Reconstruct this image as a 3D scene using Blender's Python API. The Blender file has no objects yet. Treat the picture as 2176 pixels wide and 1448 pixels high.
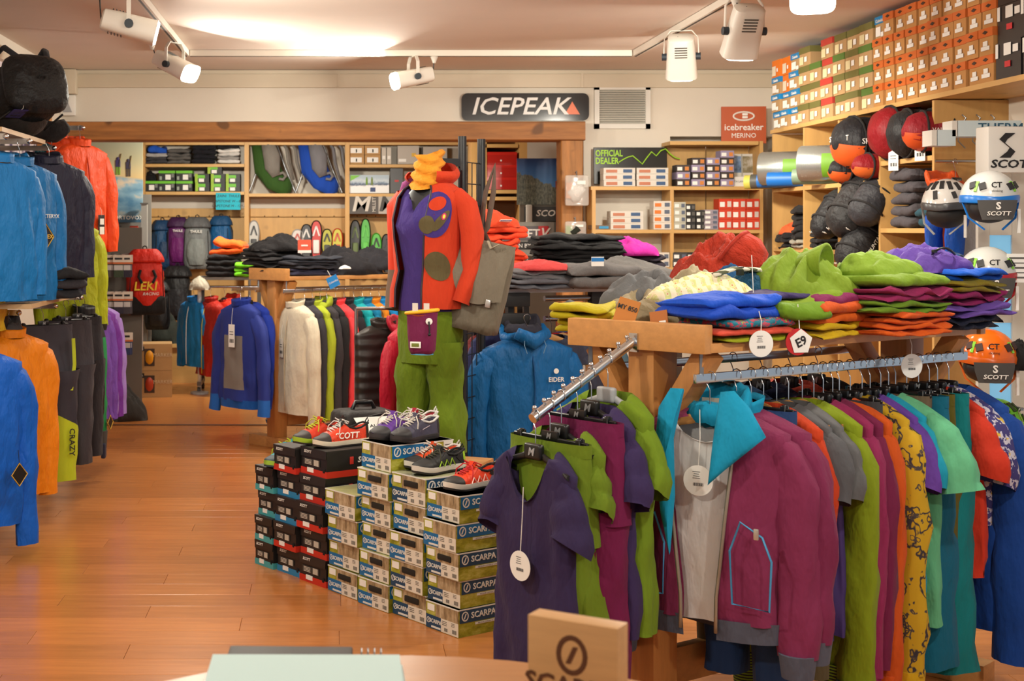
import bpy, bmesh, math, random
from mathutils import Vector, Matrix, noise
R = math.radians
random.seed(7)
scene = bpy.context.scene
COL = scene.collection
# ------------------------------------------------------------------ camera, world, exposure
FPX, CX, CY, HC = 3000.0, 700.0, 486.0, 1.65
cam_d = bpy.data.cameras.new('camera')
cam_d.sensor_width = 36.0
cam_d.lens = 36.0 * FPX / 2176.0
cam_d.shift_x = (1088 - CX) / 2176.0
cam_d.shift_y = -(724 - CY) / 2176.0
cam_d.clip_start = 0.05
cam_d.dof.use_dof = True
cam_d.dof.focus_distance = 5.6
cam_d.dof.aperture_fstop = 7.0
cam = bpy.data.objects.new('camera', cam_d)
cam.location = (0, 0, HC)
cam.rotation_euler = (R(90), 0, 0)
COL.objects.link(cam)
scene.camera = cam
world = bpy.data.worlds.new('daylight')
scene.world = world
world.use_nodes = True
world.node_tree.nodes['Background'].inputs[0].default_value = (0.80, 0.90, 1.0, 1)
world.node_tree.nodes['Background'].inputs[1].default_value = 0.55
vs = scene.view_settings
vs.view_transform = 'Standard'
vs.look = 'None'
vs.gamma = 1.0
vs.use_curve_mapping = False
vs.exposure = -0.14
def P(px, py, Y):
    return Vector(((px - CX) * Y / FPX, Y, HC - (py - CY) * Y / FPX))
def PX(px, Y): return (px - CX) * Y / FPX
def PZ(py, Y): return HC - (py - CY) * Y / FPX
# ------------------------------------------------------------------ materials
def lin(c):
    out = []
    for v in c[:3]:
        v = v / 255.0
        out.append(v / 12.92 if v <= 0.04045 else ((v + 0.055) / 1.055) ** 2.4)
    return (out[0], out[1], out[2], 1.0)
MATS = {}
def new_mat(name):
    m = bpy.data.materials.new(name)
    m.use_nodes = True
    nt = m.node_tree
    return m, nt, nt.nodes['Principled BSDF']
def nd(nt, t, **kw):
    n = nt.nodes.new(t)
    for k, v in kw.items():
        setattr(n, k, v)
    return n
def mixrgb(nt, fac, a, b, mode='MIX'):
    n = nt.nodes.new('ShaderNodeMix'); n.data_type = 'RGBA'; n.blend_type = mode
    for sock, v in ((n.inputs[0], fac), (n.inputs[6], a), (n.inputs[7], b)):
        if isinstance(v, bpy.types.NodeSocket): nt.links.new(v, sock)
        else: sock.default_value = v
    return n.outputs[2]
def coords(nt, kind='Object', scale=(1, 1, 1), rot=(0, 0, 0)):
    tc = nd(nt, 'ShaderNodeTexCoord'); mp = nd(nt, 'ShaderNodeMapping')
    mp.inputs['Scale'].default_value = scale; mp.inputs['Rotation'].default_value = rot
    nt.links.new(tc.outputs[kind], mp.inputs[0])
    return mp.outputs[0]
def noise_tex(nt, vec, scale, detail=3, rough=0.5):
    n = nd(nt, 'ShaderNodeTexNoise'); n.inputs['Scale'].default_value = scale
    n.inputs['Detail'].default_value = detail; n.inputs['Roughness'].default_value = rough
    nt.links.new(vec, n.inputs['Vector'])
    return n.outputs['Fac']
def ramp(nt, fac, stops, interp='LINEAR'):
    r = nd(nt, 'ShaderNodeValToRGB'); cr = r.color_ramp; cr.interpolation = interp
    while len(cr.elements) < len(stops): cr.elements.new(0.5)
    for e, (p, c) in zip(cr.elements, stops):
        e.position = p; e.color = c
    nt.links.new(fac, r.inputs[0])
    return r.outputs[0]
def bump(nt, bsdf, h, strength=0.3, dist=0.01):
    b = nd(nt, 'ShaderNodeBump'); b.inputs['Strength'].default_value = strength; b.inputs['Distance'].default_value = dist
    nt.links.new(h, b.inputs['Height']); nt.links.new(b.outputs[0], bsdf.inputs['Normal'])
def mul(c, k): return (min(1, c[0] * k), min(1, c[1] * k), min(1, c[2] * k), 1)
def plain(c, rough=0.5, metal=0.0, spec=0.5, name='plain'):
    k = ('p', tuple(c), rough, metal, spec)
    if k not in MATS:
        m, nt, b = new_mat(name + '_%02x%02x%02x' % tuple(int(v) for v in c[:3]))
        b.inputs['Base Color'].default_value = lin(c); b.inputs['Roughness'].default_value = rough
        b.inputs['Metallic'].default_value = metal; b.inputs['Specular IOR Level'].default_value = spec
        MATS[k] = m
    return MATS[k]
def fabric(c, rough=0.85, wr=0.35, sheen=0.25, scale=9.0, heather=0.0):
    k = ('f', tuple(c), rough, wr, scale, heather)
    if k not in MATS:
        m, nt, b = new_mat('fabric_%02x%02x%02x' % tuple(int(v) for v in c))
        L = lin(c)
        v = coords(nt, 'Object', (1, 1, 0.45))
        n0 = noise_tex(nt, v, scale, 4, 0.55)
        rn = nd(nt, 'ShaderNodeTexNoise'); rn.noise_type = 'RIDGED_MULTIFRACTAL'; rn.inputs['Scale'].default_value = scale * 0.5; rn.inputs['Detail'].default_value = 2.5; rn.inputs['Distortion'].default_value = 0.5
        nt.links.new(coords(nt, 'Object', (1, 1, 0.55), (0.4, 0.5, 0)), rn.inputs['Vector'])
        n1 = rn.outputs['Fac']
        mx = nd(nt, 'ShaderNodeMath'); mx.operation = 'ADD'; nt.links.new(n0, mx.inputs[0]); nt.links.new(n1, mx.inputs[1])
        n1 = mx.outputs[0]
        col = mixrgb(nt, n0, mul(L, 0.88), mul(L, 1.10))
        if heather:
            n3 = noise_tex(nt, coords(nt), 240, 2, 0.7)
            col = mixrgb(nt, n3, mul(L, 1 - heather), col)
            col = mixrgb(nt, 0.5, col, mixrgb(nt, n3, mul(L, 1 - heather), mul(L, 1 + heather)))
        nt.links.new(col, b.inputs['Base Color'])
        b.inputs['Roughness'].default_value = rough
        b.inputs['Sheen Weight'].default_value = sheen * 0.15
        b.inputs['Specular IOR Level'].default_value = 0.3
        bump(nt, b, n1, wr * 2.0, 0.035)
        MATS[k] = m
    return MATS[k]
def shell_fabric(c):   # shiny technical fabric
    return fabric(c, 0.55, 0.45, 0.1, 11.0)
def puff(c):
    k = ('puff', tuple(c))
    if k not in MATS:
        m, nt, b = new_mat('quilted_%02x%02x%02x' % tuple(int(v) for v in c))
        b.inputs['Base Color'].default_value = lin(c); b.inputs['Roughness'].default_value = 0.45
        w = nd(nt, 'ShaderNodeTexWave'); w.bands_direction = 'Z'; w.wave_profile = 'SIN'
        w.inputs['Scale'].default_value = 4.6; w.inputs['Distortion'].default_value = 1.2
        nt.links.new(coords(nt), w.inputs['Vector'])
        bump(nt, b, w.outputs['Fac'], 0.4, 0.02)
        MATS[k] = m
    return MATS[k]
def wood(c, scale=(1, 1, 1), rough=0.5, grain=6.0, contrast=0.25, knots=0.0, rand=0.0, gcoord='Object'):
    k = ('w', tuple(c), scale, rough, grain, contrast, knots, rand)
    if k not in MATS:
        m, nt, b = new_mat('wood_%02x%02x%02x' % tuple(int(v) for v in c))
        L = lin(c)
        v = coords(nt, gcoord, scale)
        w = noise_tex(nt, v, grain, 6, 0.62)
        col = ramp(nt, w, [(0.30, mul(L, 1 - contrast)), (0.70, mul(L, 1 + contrast * 0.6))])
        if knots:
            n2 = noise_tex(nt, coords(nt, gcoord, (2.2, 2.2, 2.2)), 2.3, 1)
            kf = ramp(nt, n2, [(0.0, (1, 1, 1, 1)), (0.27, (1, 1, 1, 1)), (0.33, (0, 0, 0, 1))])
            col = mixrgb(nt, kf, col, mul(L, 1 - knots))
        if rand:
            oi = nd(nt, 'ShaderNodeObjectInfo')
            rr = ramp(nt, oi.outputs['Random'], [(0, mul((1, 1, 1), 1 - rand)), (1, (1, 1, 1, 1))])
            col = mixrgb(nt, 1.0, col, rr, 'MULTIPLY')
        nt.links.new(col, b.inputs['Base Color']); b.inputs['Roughness'].default_value = rough
        bump(nt, b, w, 0.12, 0.004)
        MATS[k] = m
    return MATS[k]
def emit(c, s, name='light'):
    m, nt, b = new_mat(name)
    b.inputs['Base Color'].default_value = (0.8, 0.8, 0.8, 1)
    b.inputs['Emission Color'].default_value = (c[0], c[1], c[2], 1); b.inputs['Emission Strength'].default_value = s
    return m
def clear_plastic(c=(235, 240, 240), alpha=0.25):
    k = ('cp', tuple(c), alpha)
    if k not in MATS:
        m, nt, b = new_mat('clear_plastic')
        b.inputs['Base Color'].default_value = lin(c); b.inputs['Roughness'].default_value = 0.12
        b.inputs['Alpha'].default_value = alpha
        MATS[k] = m
    return MATS[k]
def wall_mat(c, name):
    m, nt, b = new_mat(name)
    n = noise_tex(nt, coords(nt, 'Object'), 3.0, 4)
    L = lin(c)
    nt.links.new(mixrgb(nt, n, mul(L, 0.95), mul(L, 1.04)), b.inputs['Base Color'])
    b.inputs['Roughness'].default_value = 0.9
    n2 = noise_tex(nt, coords(nt, 'Object'), 120.0, 2)
    bump(nt, b, n2, 0.08, 0.004)
    return m
# ------------------------------------------------------------------ geometry collector
class G:
    def __init__(s): s.v = []; s.f = []
    def add(s, vs, fs):
        o = len(s.v); s.v.extend([tuple(p) for p in vs]); s.f.extend([tuple(i + o for i in f) for f in fs]); return s
    def box(s, c, d, rz=0.0, mat=None):
        hx, hy, hz = d[0] / 2, d[1] / 2, d[2] / 2
        vs = [Vector((x * hx, y * hy, z * hz)) for x in (-1, 1) for y in (-1, 1) for z in (-1, 1)]
        M = mat if mat is not None else Matrix.Rotation(rz, 3, 'Z')
        vs = [M @ v + Vector(c) for v in vs]
        return s.add(vs, [(0, 1, 3, 2), (4, 6, 7, 5), (0, 4, 5, 1), (2, 3, 7, 6), (0, 2, 6, 4), (1, 5, 7, 3)])
    def rbox(s, c, d, r=0.006, rz=0.0, seg=2, mat=None):
        bm = bmesh.new(); bmesh.ops.create_cube(bm, size=1.0)
        bmesh.ops.scale(bm, vec=d, verts=bm.verts)
        r = min(r, min(d) * 0.45)
        bmesh.ops.bevel(bm, geom=list(bm.edges), offset=r, segments=seg, profile=0.6, affect='EDGES')
        M = mat if mat is not None else Matrix.Rotation(rz, 3, 'Z')
        vs = [M @ v.co + Vector(c) for v in bm.verts]
        bm.verts.index_update()
        fs = [[v.index for v in f.verts] for f in bm.faces]
        bm.free()
        return s.add(vs, fs)
    def beam(s, a, b, w, h, up=Vector((0, 0, 1)), r=0.0):
        a, b = Vector(a), Vector(b); d = b - a; L = d.length; x = d.normalized()
        y = up.cross(x)
        if y.length < 1e-4: y = Vector((0, 1, 0)).cross(x)
        y.normalize(); z = x.cross(y)
        M = Matrix((x, y, z)).transposed()
        if r: return s.rbox((a + b) / 2, (L, w, h), r, mat=M)
        return s.box((a + b) / 2, (L, w, h), mat=M)
    def loft(s, rings, closed=True, cap0=False, cap1=False):
        n = len(rings[0]); vs = [p for r in rings for p in r]; fs = []
        for i in range(len(rings) - 1):
            for j in range(n if closed else n - 1):
                k = (j + 1) % n
                fs.append((i * n + j, i * n + k, (i + 1) * n + k, (i + 1) * n + j))
        if cap0: fs.append(tuple(reversed(range(n))))
        if cap1: fs.append(tuple((len(rings) - 1) * n + j for j in range(n)))
        return s.add(vs, fs)
    def tube(s, pts, rad, n=8, cap=True, sq=1.0, closed=False, up=None, wob=0.0, seed=0):
        pts = [Vector(p) for p in pts]; m = len(pts)
        if not hasattr(rad, '__len__'): rad = [rad] * m
        rings = []; ref = None
        for i, p in enumerate(pts):
            if closed: t = pts[(i + 1) % m] - pts[i - 1]
            else: t = pts[min(i + 1, m - 1)] - pts[max(i - 1, 0)]
            t.normalize()
            if ref is None:
                ref = Vector(up) if up else (Vector((0, 0, 1)) if abs(t.z) < 0.9 else Vector((0, 1, 0)))
            u = ref - t * ref.dot(t)
            if u.length < 1e-5: u = t.orthogonal()
            u.normalize(); w = t.cross(u); ref = u
            ring = []
            for j in range(n):
                a = 2 * math.pi * j / n
                rr = rad[i]
                if wob: rr *= 1 + wob * noise.noise(Vector((math.cos(a) * 2 + seed, math.sin(a) * 2, p.z * 9 + p.x * 5)))
                ring.append(p + u * (math.cos(a) * rr * sq) + w * (math.sin(a) * rr))
            rings.append(ring)
        if closed: rings.append(rings[0])
        return s.loft(rings, True, cap and not closed, cap and not closed)
    def cyl(s, a, b, r, n=12, r2=None):
        return s.tube([a, b], [r, r if r2 is None else r2], n)
    def prism(s, outline, axis_o, ux, uy, uz, t):   # outline in (x, y) of the frame, thickness t along uz
        ux, uy, uz, o = Vector(ux), Vector(uy), Vector(uz), Vector(axis_o)
        n = len(outline)
        vs = [o + ux * x + uy * y for x, y in outline] + [o + ux * x + uy * y + uz * t for x, y in outline]
        fs = [tuple(reversed(range(n))), tuple(range(n, 2 * n))] + [(i, (i + 1) % n, n + (i + 1) % n, n + i) for i in range(n)]
        return s.add(vs, fs)
    def lathe(s, prof, n=20, c=(0, 0, 0), sy=1.0):
        rings = [[(c[0] + r * math.cos(2 * math.pi * j / n), c[1] + sy * r * math.sin(2 * math.pi * j / n), c[2] + z) for j in range(n)] for r, z in prof]
        return s.loft(rings, True, prof[0][0] > 1e-4, prof[-1][0] > 1e-4)
    def sphere(s, c, r, n=10, m=7):
        rx, ry, rz = r if hasattr(r, '__len__') else (r, r, r)
        rings = []
        for i in range(m + 1):
            ph = math.pi * (0.02 + 0.96 * i / m)
            rings.append([(c[0] + rx * math.sin(ph) * math.cos(2 * math.pi * j / n), c[1] + ry * math.sin(ph) * math.sin(2 * math.pi * j / n), c[2] + rz * math.cos(ph)) for j in range(n)])
        return s.loft(rings, True, True, True)
    def mesh(s, name, smooth=None):
        me = bpy.data.meshes.new(name); me.from_pydata(s.v, [], s.f)
        bm = bmesh.new(); bm.from_mesh(me); bmesh.ops.recalc_face_normals(bm, faces=bm.faces); bm.to_mesh(me); bm.free()
        if smooth is not None:
            for p in me.polygons: p.use_smooth = True
            if smooth < 180: me.set_sharp_from_angle(angle=R(smooth))
        return me
    def obj(s, name, mat, parent=None, loc=None, smooth=None, rz=None, rot=None):
        return link(name, s.mesh(name, smooth), mat, parent, loc, rz, rot)
def link(name, me, mat, parent=None, loc=None, rz=None, rot=None):
    o = bpy.data.objects.new(name, me); COL.objects.link(o)
    if mat is not None and me is not None:
        if not me.materials: me.materials.append(mat)
        elif me.materials[0] != mat:
            o.material_slots[0].link = 'OBJECT'; o.material_slots[0].material = mat
    if parent is not None: o.parent = parent
    if loc is not None: o.location = loc
    if rz is not None: o.rotation_euler = (0, 0, rz)
    if rot is not None: o.rotation_euler = rot
    return o
def tag(o, label, cat=None, group=None, kind=None):
    if label: o['label'] = label
    if cat: o['category'] = cat
    if group: o['group'] = group
    if kind: o['kind'] = kind
    return o
def thing(name, label, cat, loc=(0, 0, 0), rz=0.0, group=None, rot=None):
    o = bpy.data.objects.new(name, None); o.empty_display_size = 0.05; COL.objects.link(o)
    o.location = loc; o.rotation_euler = rot if rot is not None else (0, 0, rz)
    return tag(o, label, cat, group)
def struct(o, label=None): return tag(o, label, None, None, 'structure')
def copy_tree(o, parent=None):
    c = o.copy(); COL.objects.link(c)
    if parent is not None: c.parent = parent
    for ch in list(o.children): copy_tree(ch, c)
    return c
# ------------------------------------------------------------------ lettering (thin raised print)
TXT = {}
def text_mesh(s, size=1.0, shear=0.0, bold=0.0, ext=0.01, align='CENTER', space=1.0):
    k = (s, shear, bold, align, space)
    if k not in TXT:
        cu = bpy.data.curves.new('lettering', 'FONT'); cu.body = s; cu.size = 1.0; cu.shear = shear
        cu.offset = bold; cu.extrude = ext; cu.align_x = align; cu.align_y = 'CENTER'; cu.resolution_u = 2
        cu.space_character = space
        ob = bpy.data.objects.new('lettering', cu); COL.objects.link(ob)
        dg = bpy.context.evaluated_depsgraph_get()
        me = bpy.data.meshes.new_from_object(ob.evaluated_get(dg))
        bpy.data.objects.remove(ob); bpy.data.curves.remove(cu)
        TXT[k] = me
    return TXT[k]
def text(parent, s, size, loc, mat, face='front', shear=0.0, bold=0.0, align='CENTER', rotm=None, name='lettering', sx=1.0, space=1.0):
    o = bpy.data.objects.new(name, text_mesh(s, 1, shear, bold, 0.004, align, space)); COL.objects.link(o)
    if not o.data.materials: o.data.materials.append(mat)
    o.material_slots[0].link = 'OBJECT'; o.material_slots[0].material = mat
    o.parent = parent; o.location = loc; o.scale = (size * sx, size, 1.0 * min(1, size * 8))
    rots = {'front': (R(90), 0, 0), 'left': (R(90), 0, R(-90)), 'right': (R(90), 0, R(90)), 'top': (0, 0, 0)}
    o.rotation_euler = rotm if rotm is not None else rots[face]
    return o
# ------------------------------------------------------------------ clothing builders
CHROME = plain((205, 208, 212), 0.18, 1.0)
STEEL = plain((150, 152, 155), 0.35, 0.9)
BLACKP = plain((18, 18, 20), 0.35)
WHITEP = plain((236, 234, 228), 0.6)
WHITEPAPER = plain((238, 238, 234), 0.8)
HANGWOOD = wood((205, 148, 84), (1, 8, 8), 0.4, 5.0, 0.15)
GREYP = plain((165, 168, 172), 0.4)
INK = plain((25, 25, 28), 0.6)
def sg(v, p): return math.copysign(abs(v) ** p, v)
def nz3(x, y, z): return noise.noise(Vector((x, y, z)))
NZ = -0.125          # neck height below the rail
def torso(W, L, D, seed=0, neck=0.07, sh=0.055, drop=0.02, flare=1.0, waist=0.97, fold=0.02, gap=None, n=48, m=16, p=0.72, lean=0.0, neckb=0.05):
    rings = []
    prof = []
    for i in range(5):
        t = i / 4
        prof.append((NZ - sh * t ** 1.4, neck + (W / 2 - neck) * t, neckb + (D * 0.40 - neckb) * t, 0.0, 1 - t))
    for i in range(1, m + 1):
        t = i / m
        a = W / 2 * (1 + (waist - 1) * math.sin(math.pi * min(1, t * 1.15)) + (flare - 1) * t)
        prof.append((NZ - sh - (L - sh) * t, a, D / 2 * (0.8 + 0.2 * min(1, t * 2.5)), t, 0))
    for z, a, b, t, k in prof:
        g = gap(t, k) if gap else None
        ring = []
        for j in range(n):
            if g is None: th = 2 * math.pi * j / n - math.pi / 2
            else: th = -math.pi / 2 + g + (2 * math.pi - 2 * g) * j / (n - 1)
            c, s_ = math.cos(th), math.sin(th)
            x = a * sg(c, p); y = b * sg(s_, p)
            f = fold * (0.25 + 0.9 * t)
            d = f * (nz3(x * 12 + seed * 3.7 + z * 3, z * 1.8 + seed, s_ * 1.5) + 0.7 * nz3(x * 24 + seed, z * 4.5 + x * 6, seed + s_) + 0.5 * (0.5 - abs(nz3(x * 9 - z * 7 + seed, z * 6, 3 + s_)) * 2))
            y += (1 if s_ > 0 else -1) * d * (1 - k); x += 0.7 * d * c
            zz = z
            if s_ < 0 and drop > 0.03:
                zz = min(zz, NZ - drop * max(0.0, 1 - (x / (neck * 1.12)) ** 2))
            elif k > 0 and s_ < 0: zz -= drop * k * (-s_) ** 1.5
            if k > 0 and s_ > 0: zz += 0.008 * k
            if t > 0.9: zz += 0.006 * nz3(x * 8, seed, s_)
            ring.append((x, y + lean * t, zz))
        rings.append(ring)
    return G().loft(rings, closed=(gap is None))
def sleeve(side, W, Ls, r0, r1, seed=0, out=0.05, fwd=-0.02, sh=0.055, n=18, m=12, flat=0.72):
    pts = []; rad = []
    for i in range(m + 1):
        t = i / m
        q = min(1.0, t * Ls / 0.16)
        x = side * ((W / 2 - 0.075) + (0.045 + out * 0.5) * q ** 0.8 + out * 0.8 * t - 0.02 * t * t)
        y = fwd * t * t + 0.008 * nz3(t * 4, seed, side)
        z = NZ - sh - 0.004 - (Ls + 0.02) * t
        pts.append((x + 0.008 * nz3(t * 5, seed + 5, side), y, z))
        r = (r0 + (r1 - r0) * t ** 0.8) * (1 + 0.04 * math.sin(t * 16 + seed))
        rad.append(r * (0.35 + 0.65 * min(1, t * Ls / 0.07) ** 0.6))
    g = G().tube(pts, rad, n, cap=False, sq=1.0, up=(1, 0, 0), wob=0.30, seed=seed)
    g.v = [(x, (y - fwd * 0) * flat, z) for x, y, z in g.v]
    e = Vector(pts[-1]); e.y *= flat
    return g, e, rad[-1]
def collar_geo(r, h, seed=0, lean=0.02, b=0.75):
    rings = []
    for i in range(4):
        t = i / 3
        rr = r * (1 + 0.10 * t)
        rings.append([(rr * math.cos(a), rr * b * math.sin(a) + lean * t * 0.3, NZ - 0.015 + h * t * (1 + 0.18 * math.sin(a)) + 0.006 * nz3(math.cos(a) * 2, math.sin(a) * 2, seed)) for a in [2 * math.pi * j / 24 for j in range(24)]])
    rings.append([(x * 0.86, y * 0.86, z - 0.02) for x, y, z in rings[-1]])
    return G().loft(rings)
def hood_geo(r=0.12, seed=0, w=1.0):
    rings = []
    n = 26
    for i in range(7):
        t = i / 6
        rr = r * (0.55 + 0.5 * math.sin(math.pi * (0.15 + 0.6 * t)))
        rings.append([(w * rr * math.cos(a) * (1 + 0.05 * nz3(a * 2, t * 3, seed)), 0.045 + rr * 0.72 * math.sin(a) + 0.03 * t,
                       NZ - 0.05 + 0.115 * t - 0.045 * (math.sin(a) < 0) * t + 0.012 * nz3(math.cos(a) * 3, math.sin(a) * 3, seed + t)) for a in [2 * math.pi * j / n for j in range(n)]])
    rings.append([(x * 0.88, 0.045 + (y - 0.045) * 0.88, z - 0.015) for x, y, z in rings[-1]])
    rings.append([(x * 0.6, 0.045 + (y - 0.045) * 0.6, z - 0.07) for x, y, z in rings[-1]])
    return G().loft(rings, True, False, True)
def garment(name, label, cat, loc, rz, col, W=0.44, L=0.68, D=0.13, sl=0.58, r0=0.072, r1=0.046, seed=None, group=None,
            collar=None, hood=None, zipc=None, cuff=None, hem=None, drop=0.02, gap=None, fab=fabric, body_mat=None,
            sleeve_mat=None, out=0.05, fwd=-0.02, flare=1.0, waist=0.97, neck=0.07, fold=0.022, tagc=None, tagz=-0.3, tagx=0.0, sleeves=True, cuffh=0.06, inner=None, sh=0.055, lean=0.0, fl=None):
    if seed is None: seed = random.random() * 50
    t = thing(name, label, cat, loc, rz, group)
    m = body_mat or fab(col)
    torso(W, L, D, seed, neck, sh, drop, flare, waist, fold, gap, lean=lean).obj('body', m, t, smooth=180)
    if sleeves:
        for s in (-1, 1):
            g, e, re = sleeve(s, W, sl, r0, r1, seed + s, out, fwd if fl is None else (fl if s < 0 else fwd), sh)
            so = g.obj('sleeve', sleeve_mat or m, t, smooth=180)
            if cuff is not None:
                G().tube([e + Vector((0, 0, 0.012)), e - Vector((0, 0, cuffh))], [re * 0.96, re * 0.8], 14, cap=True, up=(1, 0, 0), sq=1.0).obj('cuff', cuff, so, smooth=60)
    if hem is not None:
        rr = []
        for zz, k in ((0.01, 1.0), (-0.025, 0.97), (-0.055, 0.95)):
            ring = []
            for j in range(40):
                if gap:
                    g_ = gap(1, 0); th = -math.pi / 2 + g_ + (2 * math.pi - 2 * g_) * j / 39
                else: th = 2 * math.pi * j / 40
                ring.append((W / 2 * flare * k * sg(math.cos(th), 0.72), D / 2 * k * 1.03 * sg(math.sin(th), 0.72) + lean, NZ - L + zz))
            rr.append(ring)
        G().loft(rr, closed=gap is None).obj('hem_band', hem, t, smooth=180)
    if collar is not None: collar_geo(neck + 0.012, 0.055, seed).obj('collar', collar, t, smooth=180)
    if hood is not None: hood_geo(0.12, seed).obj('hood', hood, t, smooth=180)
    if zipc is not None:
        pts = [(0.004 * math.sin(i), -D / 2 * (0.55 if i == 0 else (0.86 if i == 1 else 1.02)) - 0.004 - fold * 0.3 + lean * i / 7, NZ - 0.02 - drop - (L - drop - 0.04) * i / 7) for i in range(8)]
        G().tube(pts, 0.0045, 6, up=(0, 1, 0)).obj('zipper', zipc, t, smooth=180)
    if tagc is not None:
        price_tag(t, (tagx, -D / 2 - 0.02, tagz), tagc)
    return t
def price_tag(parent, loc, mat=None, w=0.045, h=0.085, rz=0.0, cord=0.1, name='price_tag'):
    g = G().rbox((0, 0, 0), (w, 0.0016, h), 0.004, seg=1)
    o = g.obj(name, mat or WHITEPAPER, parent, loc, rz=rz)
    G().tube([(0, 0, h / 2 - 0.008), (0.003, 0.002, h / 2 + cord * 0.5), (0, 0.012, h / 2 + cord)], 0.0012, 5).obj('cord', WHITEP, o)
    g = G()
    for i, (x, ww) in enumerate(((-0.012, 0.002), (-0.008, 0.004), (-0.002, 0.002), (0.003, 0.005), (0.010, 0.002), (0.014, 0.003))):
        g.box((x * w / 0.045, -0.0012, -h * 0.22), (ww * w / 0.045, 0.0008, h * 0.16))
    for k in range(2): g.box((0, -0.0012, h * (0.06 + 0.12 * k)), (w * 0.6, 0.0008, h * 0.03))
    tag(g.obj('barcode', INK, o), None, None, None, 'stuff')
    return o
def round_tag(parent, loc, r=0.05, rz=0.0, cord=0.12, rot=None):
    g = G().prism([(r * math.cos(2 * math.pi * i / 28), r * math.sin(2 * math.pi * i / 28)) for i in range(28)], (0, 0, 0), (1, 0, 0), (0, 0, 1), (0, -1, 0), 0.0018)
    o = g.obj('price_tag', WHITEPAPER, parent, loc, rz=rz, rot=rot)
    G().tube([(0, 0, r * 0.85), (0.004, 0.004, r + cord * 0.5), (0, 0.012, r + cord)], 0.0014, 5).obj('cord', WHITEP, o)
    g = G()
    for i in range(9): g.box((-0.32 * r + i * 0.08 * r, -0.0022, -0.25 * r), ((0.03 + 0.03 * (i % 2)) * r, 0.0008, 0.2 * r))
    for k in range(4): g.box((-0.12 * r, -0.0022, (0.15 + 0.14 * k) * r), ((0.5 - 0.08 * (k % 3)) * r, 0.0008, 0.035 * r))
    tag(g.obj('barcode', plain((70, 70, 74), 0.7), o), None, None, None, 'stuff')
    return o
def trousers(name, label, loc, rz, col, W=0.38, L=0.92, seed=None, group=None, fab=fabric, body_mat=None, r0=0.10, r1=0.075, cat='trousers', waist_mat=None, split=0.08, rot=None):
    if seed is None: seed = random.random() * 50
    t = thing(name, label, cat, loc, rz, group, rot)
    m = body_mat or fab(col)
    rings = []
    for i in range(7):
        k = i / 6; z = NZ - 0.30 * k
        ring = []
        for j in range(36):
            th = 2 * math.pi * j / 36
            a = W / 2 * (0.93 + 0.10 * k); b = 0.032 + 0.045 * k
            x = a * sg(math.cos(th), 0.7); y = b * sg(math.sin(th), 0.7)
            y += 0.010 * nz3(x * 14 + seed, z * 5, math.sin(th)) * (1 if math.sin(th) > 0 else -1)
            ring.append((x, y, z))
        rings.append(ring)
    g = G().loft(rings)
    for s in (-1, 1):
        pts = []; rad = []
        for i in range(10):
            k = i / 9
            pts.append((s * (W * 0.25 + split * 0.12 * k), 0.006 * nz3(k * 4, seed, s), NZ - 0.26 - (L - 0.26) * k)); rad.append(r0 + (r1 - r0) * k ** 0.7)
        g.tube(pts, rad, 18, cap=False, sq=0.95, up=(1, 0, 0), wob=0.25, seed=seed + s)
    g.obj('legs', m, t, smooth=180)
    wr = [[(W / 2 * 0.95 * sg(math.cos(2 * math.pi * j / 32), 0.7), 0.036 * sg(math.sin(2 * math.pi * j / 32), 0.7), NZ + 0.004 - z) for j in range(32)] for z in (0, 0.02, 0.04)]
    G().loft(wr).obj('waistband', waist_mat or m, t, smooth=180)
    return t
HPROTO = {}
def hook_geo(top=0.0, stem=-0.115, r=0.019):
    pts = [(r * math.cos(a), 0, top - r + 0.003 + r * math.sin(a)) for a in [R(d) for d in (-30, 0, 30, 60, 90, 120, 150, 180, 205)]]
    pts += [(-0.006, 0, top - 2.3 * r), (0, 0, top - 3.0 * r), (0, 0, stem)]
    return G().tube(pts, 0.0019, 6, up=(0, 1, 0))
def bar_geo(half, th, h, droop=0.050, z0=-0.112, m=14):
    rings = []
    for i in range(m + 1):
        u = -1 + 2 * i / m
        x = half * u; z = z0 - 0.012 - droop * abs(u) ** 1.5 + 0.012 * math.exp(-(u * 5) ** 2)
        hh = h * (1 - 0.45 * abs(u)); tt = th * (0.6 + 0.5 * abs(u))
        y = -0.018 * u * u
        rings.append([(x, y + tt / 2 * math.cos(a), z - hh / 2 + hh / 2 * math.sin(a)) for a in [2 * math.pi * j / 10 for j in range(10)]])
    return G().loft(rings, True, True, True)
def clip_geo(x):
    return G().rbox((x, -0.008, -0.137), (0.020, 0.008, 0.060), 0.002, seg=1).rbox((x, 0.008, -0.137), (0.020, 0.008, 0.060), 0.002, seg=1).rbox((x, 0, -0.110), (0.014, 0.016, 0.012), 0.002, seg=1)
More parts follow.
